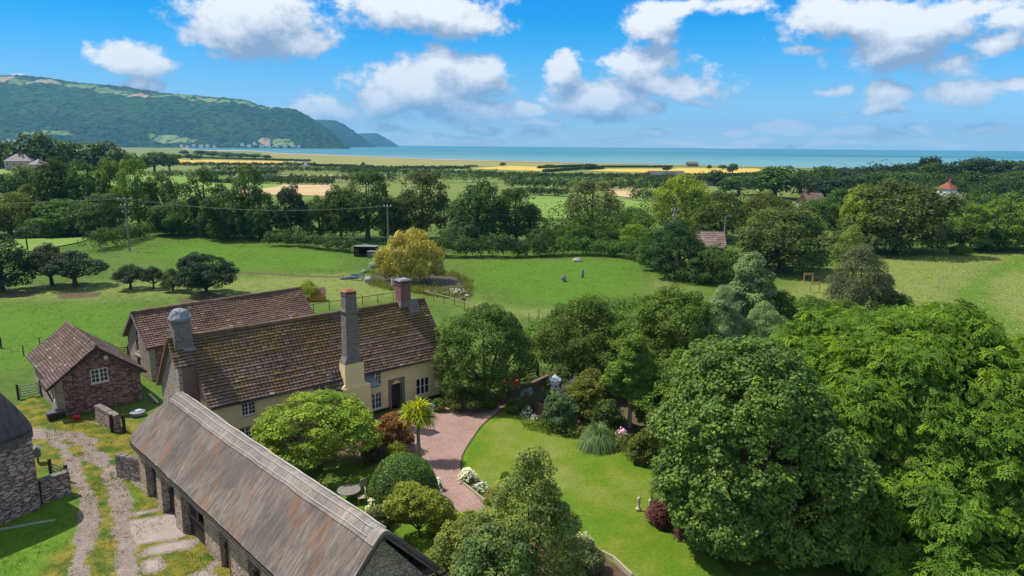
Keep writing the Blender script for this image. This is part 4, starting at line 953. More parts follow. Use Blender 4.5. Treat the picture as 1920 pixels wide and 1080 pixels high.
# ================================================================== THATCHED BARN (long one in front)
c45 = np.array([math.cos(R(-45)), math.sin(R(-45))]); n45 = np.array([-c45[1], c45[0]])
to = -47.0 * c45 + 12.6 * n45               # local x runs toward the camera's right, y across
tb = empty('thatched_barn', (to[0], to[1], 0), R(-45), 'long thatched stone barn with open stable bays running across the foreground', 'barn')
TL, TW, TE, TRZ = 24.2, 4.7, 2.85, 6.2
def thatch_roof(x0, x1, yA, yB, ze, zr, over, th, hip0=0.0, hip1=0.0, seed=0, nx=220, ns=40, sag=.12, conv=1.0, rc=1.1):
    """thick rounded thatch over a ridge along x; hip0/hip1 = run of the rounded hip at each end"""
    ym = (yA + yB) / 2; hw = (yB - yA) / 2 + over
    X = np.linspace(x0, x1, nx); U = np.linspace(-1, 1, 2 * ns + 1)
    XX, UU = np.meshgrid(X, U)
    e0 = np.clip((XX - x0) / max(hip0, 1e-3), 0, 1); e1 = np.clip((x1 - XX) / max(hip1, 1e-3), 0, 1)
    hp = np.minimum(np.sqrt(np.clip(1 - (1 - e0) ** 2, 0, 1)) if hip0 else 1, np.sqrt(np.clip(1 - (1 - e1) ** 2, 0, 1)) if hip1 else 1)
    au = np.abs(UU); zt = zr - (zr - ze) * (np.sqrt(au ** 2 + .006) - .0775) / .926
    if conv > 1: zt = zr - (zr - ze) * au ** conv
    hip = np.minimum((XX - x0) / max(hip0, 1e-3) if hip0 else 9, (x1 - XX) / max(hip1, 1e-3) if hip1 else 9)
    zh = ze + (zr - ze) * np.clip(hip, 0, 9) ** (.85 if conv == 1 else .78)
    k = 8.0; zt = np.where(np.minimum(zt, zh) < ze, ze, -np.log(np.exp(-k * (zt - ze)) + np.exp(-k * (zh - ze))) / k + ze)
    zt = np.maximum(zt, ze) + (fbm(XX * .7 + seed, UU * hw * .7 + 30, 3, seed) - .5) * .16 + (fbm(XX * 5, UU * hw * 1.2, 3, seed + 2) - .5) * .05 - sag * np.sin(np.pi * (XX - x0) / (x1 - x0)) * (1 - au)
    YY = ym + UU * hw
    if hip0: XX = XX + rc * (1 - np.sqrt(np.clip(1 - au ** 5, 0, 1))) * (1 - e0)
    if hip1: XX = XX - rc * (1 - np.sqrt(np.clip(1 - au ** 5, 0, 1))) * (1 - e1)
    return XX, YY, zt, UU
XX, YY, ZZ, UU = thatch_roof(-.65, TL + .45, 0, TW, TE + .42, TRZ, .5, .4, hip0=2.0, seed=3)
def shell(XX, YY, ZZ, th, name, mat, parent, edge_round=.16, att_y=None):
    """closed thick shell: the top surface, an underside and a rounded rim"""
    ny, nx = XX.shape
    # pull the rim in and down so that the cut edge is rounded
    top = np.stack([XX, YY, ZZ], -1); cx, cy_ = XX.mean(), YY.mean()
    ring = [(0, i) for i in range(nx)] + [(j, nx - 1) for j in range(1, ny)] + [(ny - 1, i) for i in range(nx - 2, -1, -1)] + [(j, 0) for j in range(ny - 2, 0, -1)]
    V = [top.reshape(-1, 3)]; idx = np.arange(ny * nx).reshape(ny, nx)
    F = [np.stack([idx[:-1, :-1], idx[:-1, 1:], idx[1:, 1:], idx[1:, :-1]], -1).reshape(-1, 4)]
    rim = np.array([idx[j, i] for j, i in ring]); rp = top.reshape(-1, 3)[rim]
    inw = np.stack([np.sign(cx - rp[:, 0]) * (np.abs(rp[:, 0] - cx) > (XX.max() - XX.min()) / 2 - .01), np.sign(cy_ - rp[:, 1]) * (np.abs(rp[:, 1] - cy_) > (YY.max() - YY.min()) / 2 - .01)], -1)
    base = rim; nv = ny * nx; att = [np.stack([XX, (np.abs(YY - cy_)) * 1.4, np.zeros_like(XX)], -1).reshape(-1, 3)]
    for dz, din in ((-.10, -.05), (-.24, -.02), (-th, .12), (-th - .02, .6)):
        q = rp.copy(); q[:, 2] += dz; q[:, :2] += inw * din; V.append(q); cur = nv + np.arange(len(rim)); nv += len(rim)
        F.append(np.stack([base, np.roll(base, -1), np.roll(cur, -1), cur], -1)); base = cur; att.append(np.stack([q[:, 0] + q[:, 1], q[:, 2] * 3, q[:, 2]], -1))
    und = top.copy(); und[..., 2] -= th + .02; V.append(und.reshape(-1, 3)); i2 = nv + np.arange(ny * nx).reshape(ny, nx)
    F.append(np.stack([i2[:-1, :-1], i2[1:, :-1], i2[1:, 1:], i2[:-1, 1:]], -1).reshape(-1, 4)[::1]); att.append(att[0])
    return link(name, npmesh(name, np.concatenate(V), np.concatenate(F), [mat], smooth=True, attrs={'tile': np.concatenate(att)}), parent)
rf = shell(XX, YY, ZZ, .34, 'roof', M['thatch'], tb)
# block-cut ridge with rows of pale rods
def zsurf(x, y):
    mm_ = XX.shape[0] // 2; i = np.clip(np.searchsorted(XX[mm_], x), 1, XX.shape[1] - 1); tx = (x - XX[mm_, i - 1]) / (XX[mm_, i] - XX[mm_, i - 1])
    j = np.clip(np.searchsorted(YY[:, 0], y), 1, YY.shape[0] - 1); ty = (y - YY[j - 1, 0]) / (YY[j, 0] - YY[j - 1, 0])
    return (ZZ[j - 1, i - 1] * (1 - tx) + ZZ[j - 1, i] * tx) * (1 - ty) + (ZZ[j, i - 1] * (1 - tx) + ZZ[j, i] * tx) * ty
xs = np.linspace(1.3, TL + .45, 160); us = np.linspace(-.62, .62, 21); RX_, RU_ = np.meshgrid(xs, us)
RYY = TW / 2 + RU_; RZZ = np.array([[zsurf(a, b) for a, b in zip(r1, r2)] for r1, r2 in zip(RX_, RYY)]) + .012
rg = shell(RX_, RYY, RZZ, .03, 'ridge_cap', M['thatch_ridge'], tb)
w_ = MB()
for yo in (-.50, -.20, .22, .5):
    xs2 = np.arange(1.45, TL + .35, .55); pts = [(x, TW / 2 + yo + .02 * math.sin(x * 2.1), zsurf(x, TW / 2 + yo) + .07) for x in xs2]
    w_.tube(pts, [.02] * len(pts), 5)
w_.build('rods', M['twine'], rg)
# stone walls; open bays along the left side (local y = 0 faces the yard)
bays = [(2.2, 4.1), (5.0, 7.1), (8.2, 10.7)]
t_ = MB(); hl = [(a, 0, b, 2.45) for a, b in bays] + [(12.9, 0.0, 13.9, 2.05), (16.3, 0, 17.5, 2.1), (20, .9, 20.9, 1.9)]
wall(t_, 0, TL, 0, TE, 0, .5, hl, 0); t_.box(0, TW - .5, 0, TL, TW, TE); t_.box(0, .5, 0, .5, TW - .5, TE); 
t_.box(TL - .5, .5, 0, TL, TW - .5, TE); t_.prism([(TL - .5, 0, TE), (TL - .5, TW, TE), (TL - .5, TW / 2, TRZ - .45)], (0, 0, 0), (.5, 0, 0)); t_.prism([(0.3, .4, TE), (.3, TW - .4, TE), (.3, TW / 2, TRZ - 1.9)], (0, 0, 0), (.3, 0, 0))
t_.build('wall', M['stone_cream'], tb)
for xa, xb in ((1.45, 2.2), (4.1, 5.0), (7.1, 8.2)):
    t_ = MB(); t_.frustum(((xa + xb) / 2, -.10), xb - xa - .05, .4, -.1, xb - xa - .12, .3, TE); t_.build('pillar', M['stone_cream'], tb)
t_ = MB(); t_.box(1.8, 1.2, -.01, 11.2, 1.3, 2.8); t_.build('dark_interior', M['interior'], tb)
t_ = MB(); t_.box(1.9, .5, 2.46, 11.0, .62, 2.75); t_.build('beam', M['darkwood'], tb)
def planked(x0, x1, z0, z1, y=.12, mat='darkwood', brace=True, name='stable_door'):
    w_ = MB(); n_ = max(2, int((x1 - x0) / .16))
    for i in range(n_): a = x0 + (x1 - x0) * i / n_; w_.box(a + .006, y + .004 * (i % 3), z0, a + (x1 - x0) / n_ - .006, y + .04, z1)
    if brace:
        w_.box(x0, y - .03, z0 + .15, x1, y - .004, z0 + .27); w_.box(x0, y - .03, z1 - .27, x1, y - .004, z1 - .15)
    return w_.build(name, M[mat], tb)
planked(2.25, 2.95, 0, 1.9); planked(5.05, 6.1, 0, 1.55); planked(8.25, 10.65, 0, 1.15)
for x0, x1, y in ((2.98, 4.08, .02), (6.15, 7.08, .02)):
    w_ = MB()
    for z in (.25, .5, .75, 1.0, 1.25): w_.box(x0, y, z, x1, y + .05, z + .1)
    w_.box(x0 - .02, y - .03, .1, x0 + .08, y + .08, 1.4); w_.box(x1 - .08, y - .03, .1, x1 + .02, y + .08, 1.4); w_.bar((x0, y - .02, .25), (x1, y - .02, 1.3), .07, .04); w_.build('gate', M['redwood'], tb)
for x in (6.1, 4.07, 3.0): w_ = MB(); w_.box(x - .05, .12, 1.2, x + .05, .2, 2.44); w_.build('post', M['wood'], tb)
w_ = MB()
for x in (8.3, 9.45, 10.6): w_.box(x - .06, .1, 1.15, x + .06, .2, 2.44)
w_.box(8.24, .1, 2.34, 10.66, .2, 2.45); w_.box(8.24, .06, 1.16, 10.66, .22, 1.24); w_.build('post', M['wood'], tb)
planked(12.92, 13.5, 0, 1.35, .2); planked(16.35, 17.45, 0, 1.3, .2)
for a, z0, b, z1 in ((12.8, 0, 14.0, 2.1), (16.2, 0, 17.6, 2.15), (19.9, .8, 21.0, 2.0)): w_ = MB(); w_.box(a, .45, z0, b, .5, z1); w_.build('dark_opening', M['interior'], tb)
for a, b, h in ((12.9, 13.9, 2.05), (16.3, 17.5, 2.1)): w_ = MB(); w_.box(a - .09, -.03, 0, a - .003, .1, h + .06); w_.box(b + .003, -.03, 0, b + .09, .1, h + .06); w_.box(a - .003, -.03, h + .001, b + .003, .1, h + .06); w_.build('door_frame', M['rust'], tb)
# boarded gable
w_ = MB(); w_.bar((TL + .35, -.5, TE + .15), (TL + .35, TW / 2, TRZ - .12), .05, .26); w_.bar((TL + .35, TW + .5, TE + .15), (TL + .35, TW / 2, TRZ - .12), .05, .26); w_.build('bargeboard', M['greywood'], tb)
w_ = MB(); rr = random.Random(5)
for i in range(11):
    for j in range(6):
        x = TL + .02 + j * .17; z = 2.55 - j * .1 + .03; y = -.2 + i * .55 + rr.uniform(-.04, .04); w_.box(x, y, z, x + .2, y + .5, z + .03)
w_.build('lean_to_roof', M['slates'], tb); w_ = MB(); w_.box(TL + .0, 0.1, 0, TL + .95, TW - .1, 1.95); w_.build('lean_to_wall', M['stone_cream'], tb)

# ================================================================== BIG BARN CUT BY THE LEFT EDGE
la = math.atan2(-1.85, -1.2)                # direction of the visible wall
lo_ = P(78, 955); lb = empty('thatched_barn', (lo_[0], lo_[1], 0), la - math.pi, 'tall stone barn with dark rounded thatch at the left edge', 'barn')
# local x: along the visible wall from far (0) to near (-), local y into the building (to the left)
LW, LD, LE, LR_ = 7.6, 13.0, 4.65, 12.0
m_ = MB(); t_ = MB(); wall(t_, -LW, 0, 0, LE, 0, .6, [], 0)
m_.add([(x, -y if False else y, z) for x, y, z in t_.v], t_.f, 0); m_.box(-.6, .6, 0, 0, LD, LE); m_.box(-LW, .6, 0, -LW + .6, LD, LE); m_.box(-LW + .6, LD - .6, 0, -.6, LD, LE)
m_.build('wall', M['stone_plum'], lb)
XX, YY, ZZ, UU = thatch_roof(-.35, LD + .5, -LW, 0, LE + .4, LR_, .45, .4, hip0=4.2, hip1=4.2, seed=13, nx=120, conv=1.25, rc=1.5)
X2, Y2 = YY, XX
shell(X2, Y2, ZZ, .48, 'roof', M['thatch_dark'], lb)

# ================================================================== VEGETATION
ORD = ['first', 'second', 'third', 'fourth', 'fifth', 'sixth', 'seventh', 'eighth', 'ninth', 'tenth', 'eleventh', 'twelfth', 'thirteenth', 'fourteenth', 'fifteenth', 'sixteenth', 'seventeenth', 'eighteenth', 'nineteenth', 'twentieth']
def mkcrown(name, V, F, tint, mat, parent, col, smooth=False):
    o = link(name, npmesh(name, V, F, [M[mat]], tint), parent, col=col); return o
# ---- archetypes: crown mesh (radius about 1, height 0..top) and trunk mesh, copied with their own scale and colour
ARCH = {}
def arch(key, env, clumps, cr_, per, size, fork, r0, T=KITE, mat='leaf', bark='bark', nl=7, seed=1, **kw):
    V, F, ti = crown(env, seed, clumps, cr_, per, size, T, **kw)
    me = npmesh(key + '_crown', V, F, [M[mat]], ti)
    tm = limbs(env, fork, r0, seed, nl); tme = bpy.data.meshes.new(key + '_trunk'); tme.from_pydata(tm.v, [], tm.f); tme.materials.append(M[bark]); tme.polygons.foreach_set('use_smooth', np.ones(len(tme.polygons), bool))
    ARCH[key] = (me, tme, max(e[2] + e[5] for e in env), max(max(abs(e[0]) + e[3], 0) for e in env))
RO = [(0, 0, 1.35, .72, .7, .75), (-.42, .1, 1.05, .52, .55, .5), (.45, -.05, 1.1, .52, .55, .5), (.05, .42, 1.1, .5, .5, .5), (0, -.45, 1.0, .5, .48, .5), (-.2, -.1, 1.65, .42, .42, .4), (-.55, .1, .55, .42, .45, .38), (.5, -.2, .5, .45, .5, .38), (0, -.5, .5, .5, .45, .36)]
R2 = [(.1, 0, 1.2, .7, .7, .62), (-.5, .1, .95, .45, .5, .45), (.52, .1, .95, .45, .5, .5), (-.15, .35, 1.45, .45, .45, .42), (.3, -.35, 1.35, .42, .42, .42), (-.3, -.4, .8, .45, .42, .45), (.45, -.3, .48, .45, .45, .38), (-.5, 0, .42, .42, .45, .35), (0, .4, .5, .5, .45, .4)]
R3 = [(0, 0, .95, .8, .8, .55), (-.45, 0, .8, .5, .55, .42), (.5, .1, .85, .48, .5, .45), (.1, -.35, .75, .55, .5, .45), (.1, .2, 1.3, .42, .45, .3), (-.35, -.2, .4, .5, .5, .35), (.45, -.1, .38, .48, .5, .33)]
arch('oak_a', lumpy(RO, 16, .24, 1), 250, .17, 56, .058, .6, .085, seed=11)
arch('oak_b', lumpy(R2, 16, .24, 2), 250, .17, 56, .058, .5, .085, seed=12)
arch('oak_c', lumpy(R3, 16, .22, 3), 230, .175, 56, .058, .4, .085, seed=13)
arch('tall', [(0, 0, 1.3, .6, .6, .9), (-.3, .1, .9, .5, .5, .6), (.35, 0, 1.0, .5, .5, .6), (.1, 0, 1.9, .4, .4, .45), (-.15, -.2, 1.65, .4, .4, .4)], 170, .19, 60, .062, .6, .07, seed=14)
arch('gappy', [(0, 0, 2.0, .45, .45, .35), (-.5, .1, 1.5, .4, .4, .28), (.5, 0, 1.6, .42, .4, .3), (.15, -.2, 1.1, .45, .4, .3), (-.35, -.1, .8, .4, .4, .3), (.1, .1, .5, .55, .5, .4)], 110, .17, 60, .06, 1.0, .07, seed=15, inner=.1)
arch('bush', [(0, 0, .45, .85, .8, .5), (-.5, 0, .35, .5, .5, .38), (.5, .1, .4, .5, .5, .4), (0, 0, .7, .5, .5, .35)], 120, .2, 60, .065, .1, .04, seed=16, zmin=.02, nl=4)
arch('far', [(0, 0, 1.1, .75, .75, .7), (-.45, .1, .85, .5, .5, .5), (.45, 0, .9, .5, .5, .5), (.05, 0, 1.5, .45, .45, .4)], 90, .24, 26, .13, .5, .09, seed=17, nl=3)
arch('far_b', [(0, 0, .95, .85, .75, .6), (-.5, .1, .7, .45, .5, .45), (.5, 0, .95, .45, .5, .5), (.25, 0, 1.35, .4, .45, .3)], 90, .24, 26, .13, .4, .09, seed=18, nl=3)
arch('thorn', lumpy([(0, 0, .9, .8, .75, .38), (-.5, 0, .75, .4, .5, .3), (.5, .1, .85, .4, .5, .3), (0, .1, 1.15, .4, .4, .25)], 14, .24, 4), 170, .16, 70, .05, .42, .075, seed=19, mat='leaf_dull', nl=11, zmin=.38)
arch('round_thorn', lumpy([(0, 0, .85, .85, .8, .68), (-.35, 0, 1.15, .5, .5, .4), (.45, 0, .7, .5, .5, .5), (-.4, 0, .5, .5, .5, .4)], 16, .24, 5), 280, .15, 80, .045, .3, .07, seed=20, mat='leaf_dull', nl=9)
arch('feather', [(0, 0, 1.0, .6, .6, .95), (-.35, 0, .7, .5, .5, .65), (.4, 0, .8, .45, .5, .7), (.1, 0, 1.55, .4, .4, .5)], 200, .16, 75, .07, .4, .05, T=NARROW, mat='leaf_dull', seed=21, nl=10, flat=1.1)
arch('birch', [(0, 0, 1.7, .5, .5, .95), (-.3, .1, 1.2, .42, .42, .6), (.35, 0, 1.35, .42, .42, .65), (.1, 0, 2.3, .32, .32, .5)], 200, .14, 60, .048, 1.0, .035, mat='leaf', bark='pale_bark', seed=22, nl=9, inner=.15, flat=1.0)
def tree(kind, pxc, pyb, pyt, wpx, col, label, group=None, name='tree', cat='tree', rz=None, mat=None, D=None, wscale=1.0):
    """trunk foot at photo pixel (pxc, pyb), top at row pyt, crown wpx pixels wide"""
    b = P(pxc, pyb) if D is None else PD(pxc, 400, D) * np.array([1, 1, 0]); b[2] = 0
    h = height_at(b[0], b[1], pyt); w = wpx / FPX * J((b[0], b[1], h * .6))[2] / 2
    me, tme, top, rad = ARCH[kind]; rs = random.Random(int(pxc * 7 + pyt * 13))
    e = empty(name, (b[0], b[1], -.02), rs.uniform(0, 6.28) if rz is None else rz, label, cat, group)
    sc = (w / rad * 1.04, w / rad * 1.04, h / top)
    v = rs.uniform(.85, 1.15); c = tuple(x * v * k for x, k in zip(col, (rs.uniform(.9, 1.1), 1, rs.uniform(.85, 1.15))))
    o = link('crown', me, e, col=c); o.scale = sc; tr = link('trunk', tme, e); tr.scale = sc
    if mat: o.material_slots[0].link = 'OBJECT'; o.material_slots[0].material = M[mat]
    return e
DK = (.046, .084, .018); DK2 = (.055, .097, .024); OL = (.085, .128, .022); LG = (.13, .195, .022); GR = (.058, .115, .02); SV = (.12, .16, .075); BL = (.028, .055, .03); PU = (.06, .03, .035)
# tree belt beyond the paddock, left to right
BELT = [
 ('oak_b', 20, 440, 358, 95, OL, 'olive topped oak at the left edge of the tree belt behind the pole'), ('oak_a', 70, 428, 345, 75, OL, 'olive round tree below the pinkish house on the left'),
 ('tall', 112, 425, 292, 88, DK, 'tall dark tree right of the pinkish house at far left'), ('oak_c', 168, 425, 300, 80, DK2, 'dark tree between the tall dark one and the light green crown on the left'),
 ('tall', 215, 425, 293, 62, (.10, .15, .025), 'light green crowned tree left of the twin light green tree'), ('oak_a', 262, 430, 297, 76, (.105, .155, .025), 'light green crowned tree standing behind the left power pole'),
 ('oak_b', 312, 430, 322, 60, DK2, 'dark tree between the light green crown and the gappy tall trees'), ('gappy', 388, 442, 314, 85, DK2, 'spindly tall tree with gaps, left of the other spindly one'),
 ('oak_c', 340, 440, 372, 100, GR, 'broad green tree right of the left power pole in the belt'), ('oak_b', 130, 440, 372, 120, GR, 'lower green tree filling the belt left of the power pole'),
 ('oak_a', 195, 442, 362, 95, DK2, 'dark bushy tree directly behind the left power pole'), ('gappy', 472, 446, 309, 70, DK2, 'spindly tall tree with gaps reaching above the tan stubble field'),
 ('oak_b', 425, 448, 352, 100, DK, 'dark leafy tree under the two spindly trees'), ('oak_a', 490, 448, 360, 80, DK, 'dark tree just left of the narrow column tree'), ('tall', 547, 450, 342, 62, BL, 'narrow near black column tree in front of the tan field'),
 ('oak_c', 600, 448, 366, 70, DK2, 'low dark tree left of the biggest belt tree'), ('tall', 640, 450, 345, 75, DK, 'dark tree leaning against the left of the big belt tree'), ('oak_a', 690, 450, 320, 110, DK, 'big dark tree behind the middle power pole'),
 ('oak_a', 792, 448, 320, 112, (.065, .095, .028), 'tall olive brown tree behind the yellow willow'), ('oak_b', 742, 452, 372, 60, DK2, 'small dark tree filling the gap right of the middle power pole'),
 ('oak_b', 895, 458, 335, 120, DK, 'large dark spreading tree right of the willow'), ('oak_a', 968, 455, 352, 100, DK, 'dark tree on the right shoulder of the large spreading one'), ('oak_a', 1108, 440, 338, 122, (.088, .115, .038), 'olive domed tree alone in the gap of the belt'),
 ('oak_c', 875, 462, 410, 90, (.05, .095, .04), 'bluish low tree in front of the large dark spreading tree'), ('oak_b', 1015, 462, 425, 70, GR, 'low green tree right of the large dark spreading tree'), ('oak_c', 1070, 462, 418, 90, GR, 'low hedge tree under the olive dome'), ('oak_b', 1140, 462, 418, 85, OL, 'low olive tree right of the olive dome'),
 ('oak_a', 1190, 470, 420, 66, LG, 'light green round tree at the corner of the paddock hedge'), ('oak_c', 1185, 432, 388, 70, GR, 'green scrub tree on the far side of the corner tree'),
 ('oak_b', 1285, 440, 324, 125, LG, 'bright green tree right of the open green field'), ('oak_a', 1345, 452, 358, 105, (.075, .105, .025), 'olive brown dome right of the bright green tree'), ('oak_c', 1432, 440, 356, 90, (.09, .125, .022), 'olive tree with a bright lime right shoulder'),
 ('oak_a', 1270, 520, 412, 110, (.035, .07, .03), 'dark rounded tree at the paddock edge left of the tiled hut'), ('oak_b', 1335, 530, 465, 95, DK2, 'dark green tree in front of the tiled hut'),
 ('oak_a', 1228, 505, 430, 70, GR, 'green tree tucked left of the dark rounded tree'), ('oak_a', 1465, 510, 388, 185, (.07, .10, .035), 'broad brownish green tree right of the tiled hut'), ('tall', 1530, 450, 368, 90, GR, 'green tree behind the broad brownish one'),
 ('oak_b', 1682, 475, 334, 190, (.075, .115, .032), 'very large spreading tree at the head of the meadow'), ('oak_c', 1612, 470, 348, 85, LG, 'pale lime tree on the left flank of the very large spreading tree'), ('feather', 1590, 505, 425, 60, (.14, .18, .04), 'pale lime drooping tree below the very large spreading tree'),
 ('oak_a', 1802, 468, 380, 105, (.11, .17, .028), 'bright green tree right of the very large one'), ('oak_b', 1882, 468, 372, 110, (.13, .185, .03), 'lime green tree at the right edge above the meadow'), ('oak_c', 1850, 470, 420, 60, GR, 'small green tree between the two right hand lime trees'), ('oak_b', 1935, 470, 368, 90, LG, 'lime green tree cut by the right edge'),
 ('bush', 1800, 478, 457, 38, OL, 'single round bush on the meadow edge under the belt'), ('oak_b', 1755, 440, 370, 70, OL, 'olive tree peeping behind the very large spreading tree'),
 ('oak_a', 1400, 420, 378, 80, GR, 'green tree between the lamp pole and the lime shouldered tree'),
]
for b_ in BELT: tree(*b_[:6], b_[6])
# trees standing free in the paddock
tree('oak_a', 5, 545, 436, 110, BL, 'very dark tree at the left edge of the paddock', name='tree')
tree('thorn', 98, 535, 456, 82, (.045, .06, .035), 'grey crowned thorn tree, first of the paired trees by the left edge', name='thorn_tree')
tree('thorn', 142, 536, 470, 110, (.03, .05, .025), 'dark thorn tree with spreading limbs, right of its paired neighbour', name='thorn_tree')
tree('thorn', 245, 541, 496, 62, (.04, .055, .028), 'small twisted thorn tree left of the smaller one', name='thorn_tree')
tree('thorn', 288, 541, 499, 42, (.04, .055, .03), 'smallest twisted thorn tree in the middle of the row', name='thorn_tree')
tree('feather', 325, 545, 504, 45, (.05, .075, .03), 'wispy sapling beside the big round thorn tree', name='sapling')
tree('round_thorn', 387, 551, 472, 118, (.028, .048, .022), 'big round dark thorn tree behind the rear barn', name='thorn_tree')
tree('bush', 577, 562, 526, 46, (.15, .22, .03), 'light green bush beside the orange wooden crate', name='bush', cat='bush')
tree('feather', 1608, 590, 462, 120, (.085, .10, .05), 'feathery grey green tree with a brown dead middle at the meadow edge')
tree('bush', 1672, 592, 545, 80, GR, 'dark green bush right of the feathery tree', name='bush', cat='bush')
tree('bush', 1810, 600, 566, 52, (.04, .065, .03), 'small dark bush alone in the dry meadow', name='bush', cat='bush')
tree('bush', 1520, 600, 555, 90, GR, 'green bush left of the feathery tree behind the walnut', name='bush', cat='bush')
tree('bush', 1580, 606, 560, 80, OL, 'olive bush hidden behind the top of the walnut', name='bush', cat='bush')
# far trees: around the pinkish house and on the far left slope
for a in [('far', 75, 345, 246, 92, DK2, 'dark domed tree on the skyline behind the pinkish house'), ('far_b', 10, 340, 262, 60, DK, 'dark tree at the left edge above the pinkish house'), ('far', 75, 340, 270, 62, GR, 'green round tree just right of the pinkish house roof'),
          ('far_b', 150, 335, 262, 92, DK2, 'left of two joined dark domes right of the pinkish house'), ('far', 205, 335, 264, 70, DK2, 'right of two joined dark domes beyond the pinkish house'), ('far', 50, 372, 310, 60, OL, 'olive bush like tree below the pinkish house'), ('far_b', 15, 380, 322, 60, GR, 'green tree below the left edge of the pinkish house'),
          ('far_b', 290, 322, 283, 50, GR, 'round green tree at the left start of the golden field'), ('far', 318, 320, 287, 35, DK2, 'small dark tree touching the golden field'), ('far', 245, 325, 285, 45, GR, 'green tree right of the joined dark domes')]: tree(*a)
for i, a in enumerate(sorted([('far', 345, 291, 281, 16), ('far_b', 378, 293, 281, 28), ('far', 400, 295, 283, 24), ('far_b', 425, 296, 285, 36), ('far', 452, 297, 287, 34), ('far_b', 478, 297, 288, 30), ('far', 500, 298, 290, 22), ('far_b', 360, 300, 288, 30), ('far_b', 330, 302, 288, 24)], key=lambda q: q[1])):
    tree(*a[:5], DK2, '%s small dark tree from the left in the clump before the bay' % ORD[i], 'trees in the clump before the bay')
for i, a in enumerate(sorted([('far', 943, 312, 304, 12), ('far', 681, 311, 304, 8), ('far_b', 1108, 318, 306, 26), ('far', 1067, 312, 308, 9), ('far', 1030, 312, 308, 20), ('far_b', 885, 312, 309, 30), ('far', 1250, 322, 310, 16), ('far_b', 1373, 326, 306, 20), ('far', 1355, 318, 309, 22), ('far', 1330, 318, 309, 10)], key=lambda q: q[1])):
    tree(*a[:5], DK2, '%s lone dark tree from the left out on the coastal fields' % ORD[i], 'lone trees on the coastal fields')
# wood on the right skyline; cloud shadow put into its dark leaf colours
rs = random.Random(8)
def wood(xs, top, pb, cols, wr, label, group, lab2=None):
    for i, x in enumerate(xs):
        y = np.interp(x, [p[0] for p in top], [p[1] for p in top]) + rs.uniform(-3, 6)
        tree(rs.choice(['far', 'far_b']), x + rs.uniform(-8, 8), pb + rs.uniform(-6, 6), y, rs.uniform(*wr), rs.choice(cols), label % ORD[i], group)
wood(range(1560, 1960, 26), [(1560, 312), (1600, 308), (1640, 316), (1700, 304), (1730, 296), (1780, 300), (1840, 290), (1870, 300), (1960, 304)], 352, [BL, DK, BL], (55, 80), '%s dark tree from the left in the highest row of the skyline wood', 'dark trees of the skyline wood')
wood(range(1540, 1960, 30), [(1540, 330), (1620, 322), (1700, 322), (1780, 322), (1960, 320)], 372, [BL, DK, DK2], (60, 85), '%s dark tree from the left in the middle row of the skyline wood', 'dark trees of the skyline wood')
wood(range(1730, 1960, 34), [(1700, 352), (1780, 380), (1830, 372), (1960, 345)], 405, [DK2, GR, DK], (60, 80), '%s green tree from the left in the row before the white house', 'trees near the white house')
for a in [('far', 1452, 372, 311, 100, (.045, .095, .02), 'bright green domed tree on the right skyline above the cottage roofs'), ('far_b', 1385, 365, 328, 70, DK2, 'dark tree left of the bright domed skyline tree'), ('far', 1500, 362, 316, 50, DK2, 'dark tree right of the bright domed skyline tree'),
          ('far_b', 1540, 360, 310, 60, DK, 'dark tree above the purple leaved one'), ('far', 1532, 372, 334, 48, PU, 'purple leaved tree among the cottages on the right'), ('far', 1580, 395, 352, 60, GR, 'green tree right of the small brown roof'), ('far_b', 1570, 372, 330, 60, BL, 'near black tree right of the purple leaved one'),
          ('far', 1640, 392, 346, 60, DK2, 'dark tree behind the pale lime tree'), ('far_b', 1762, 392, 345, 46, (.06, .10, .045), 'grey green round tree left of the white house'), ('far', 1405, 350, 322, 40, DK, 'small dark tree at the end of the golden strip'), ('far', 1340, 348, 318, 40, DK2, 'small dark tree right of the long barn roof'),
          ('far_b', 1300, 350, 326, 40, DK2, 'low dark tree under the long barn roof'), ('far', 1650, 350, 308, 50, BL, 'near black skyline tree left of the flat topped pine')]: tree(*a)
# flat topped pine
tree('far_b', 1740, 350, 292, 55, (.02, .035, .018), 'flat topped dark pine above the skyline wood', name='pine_tree')

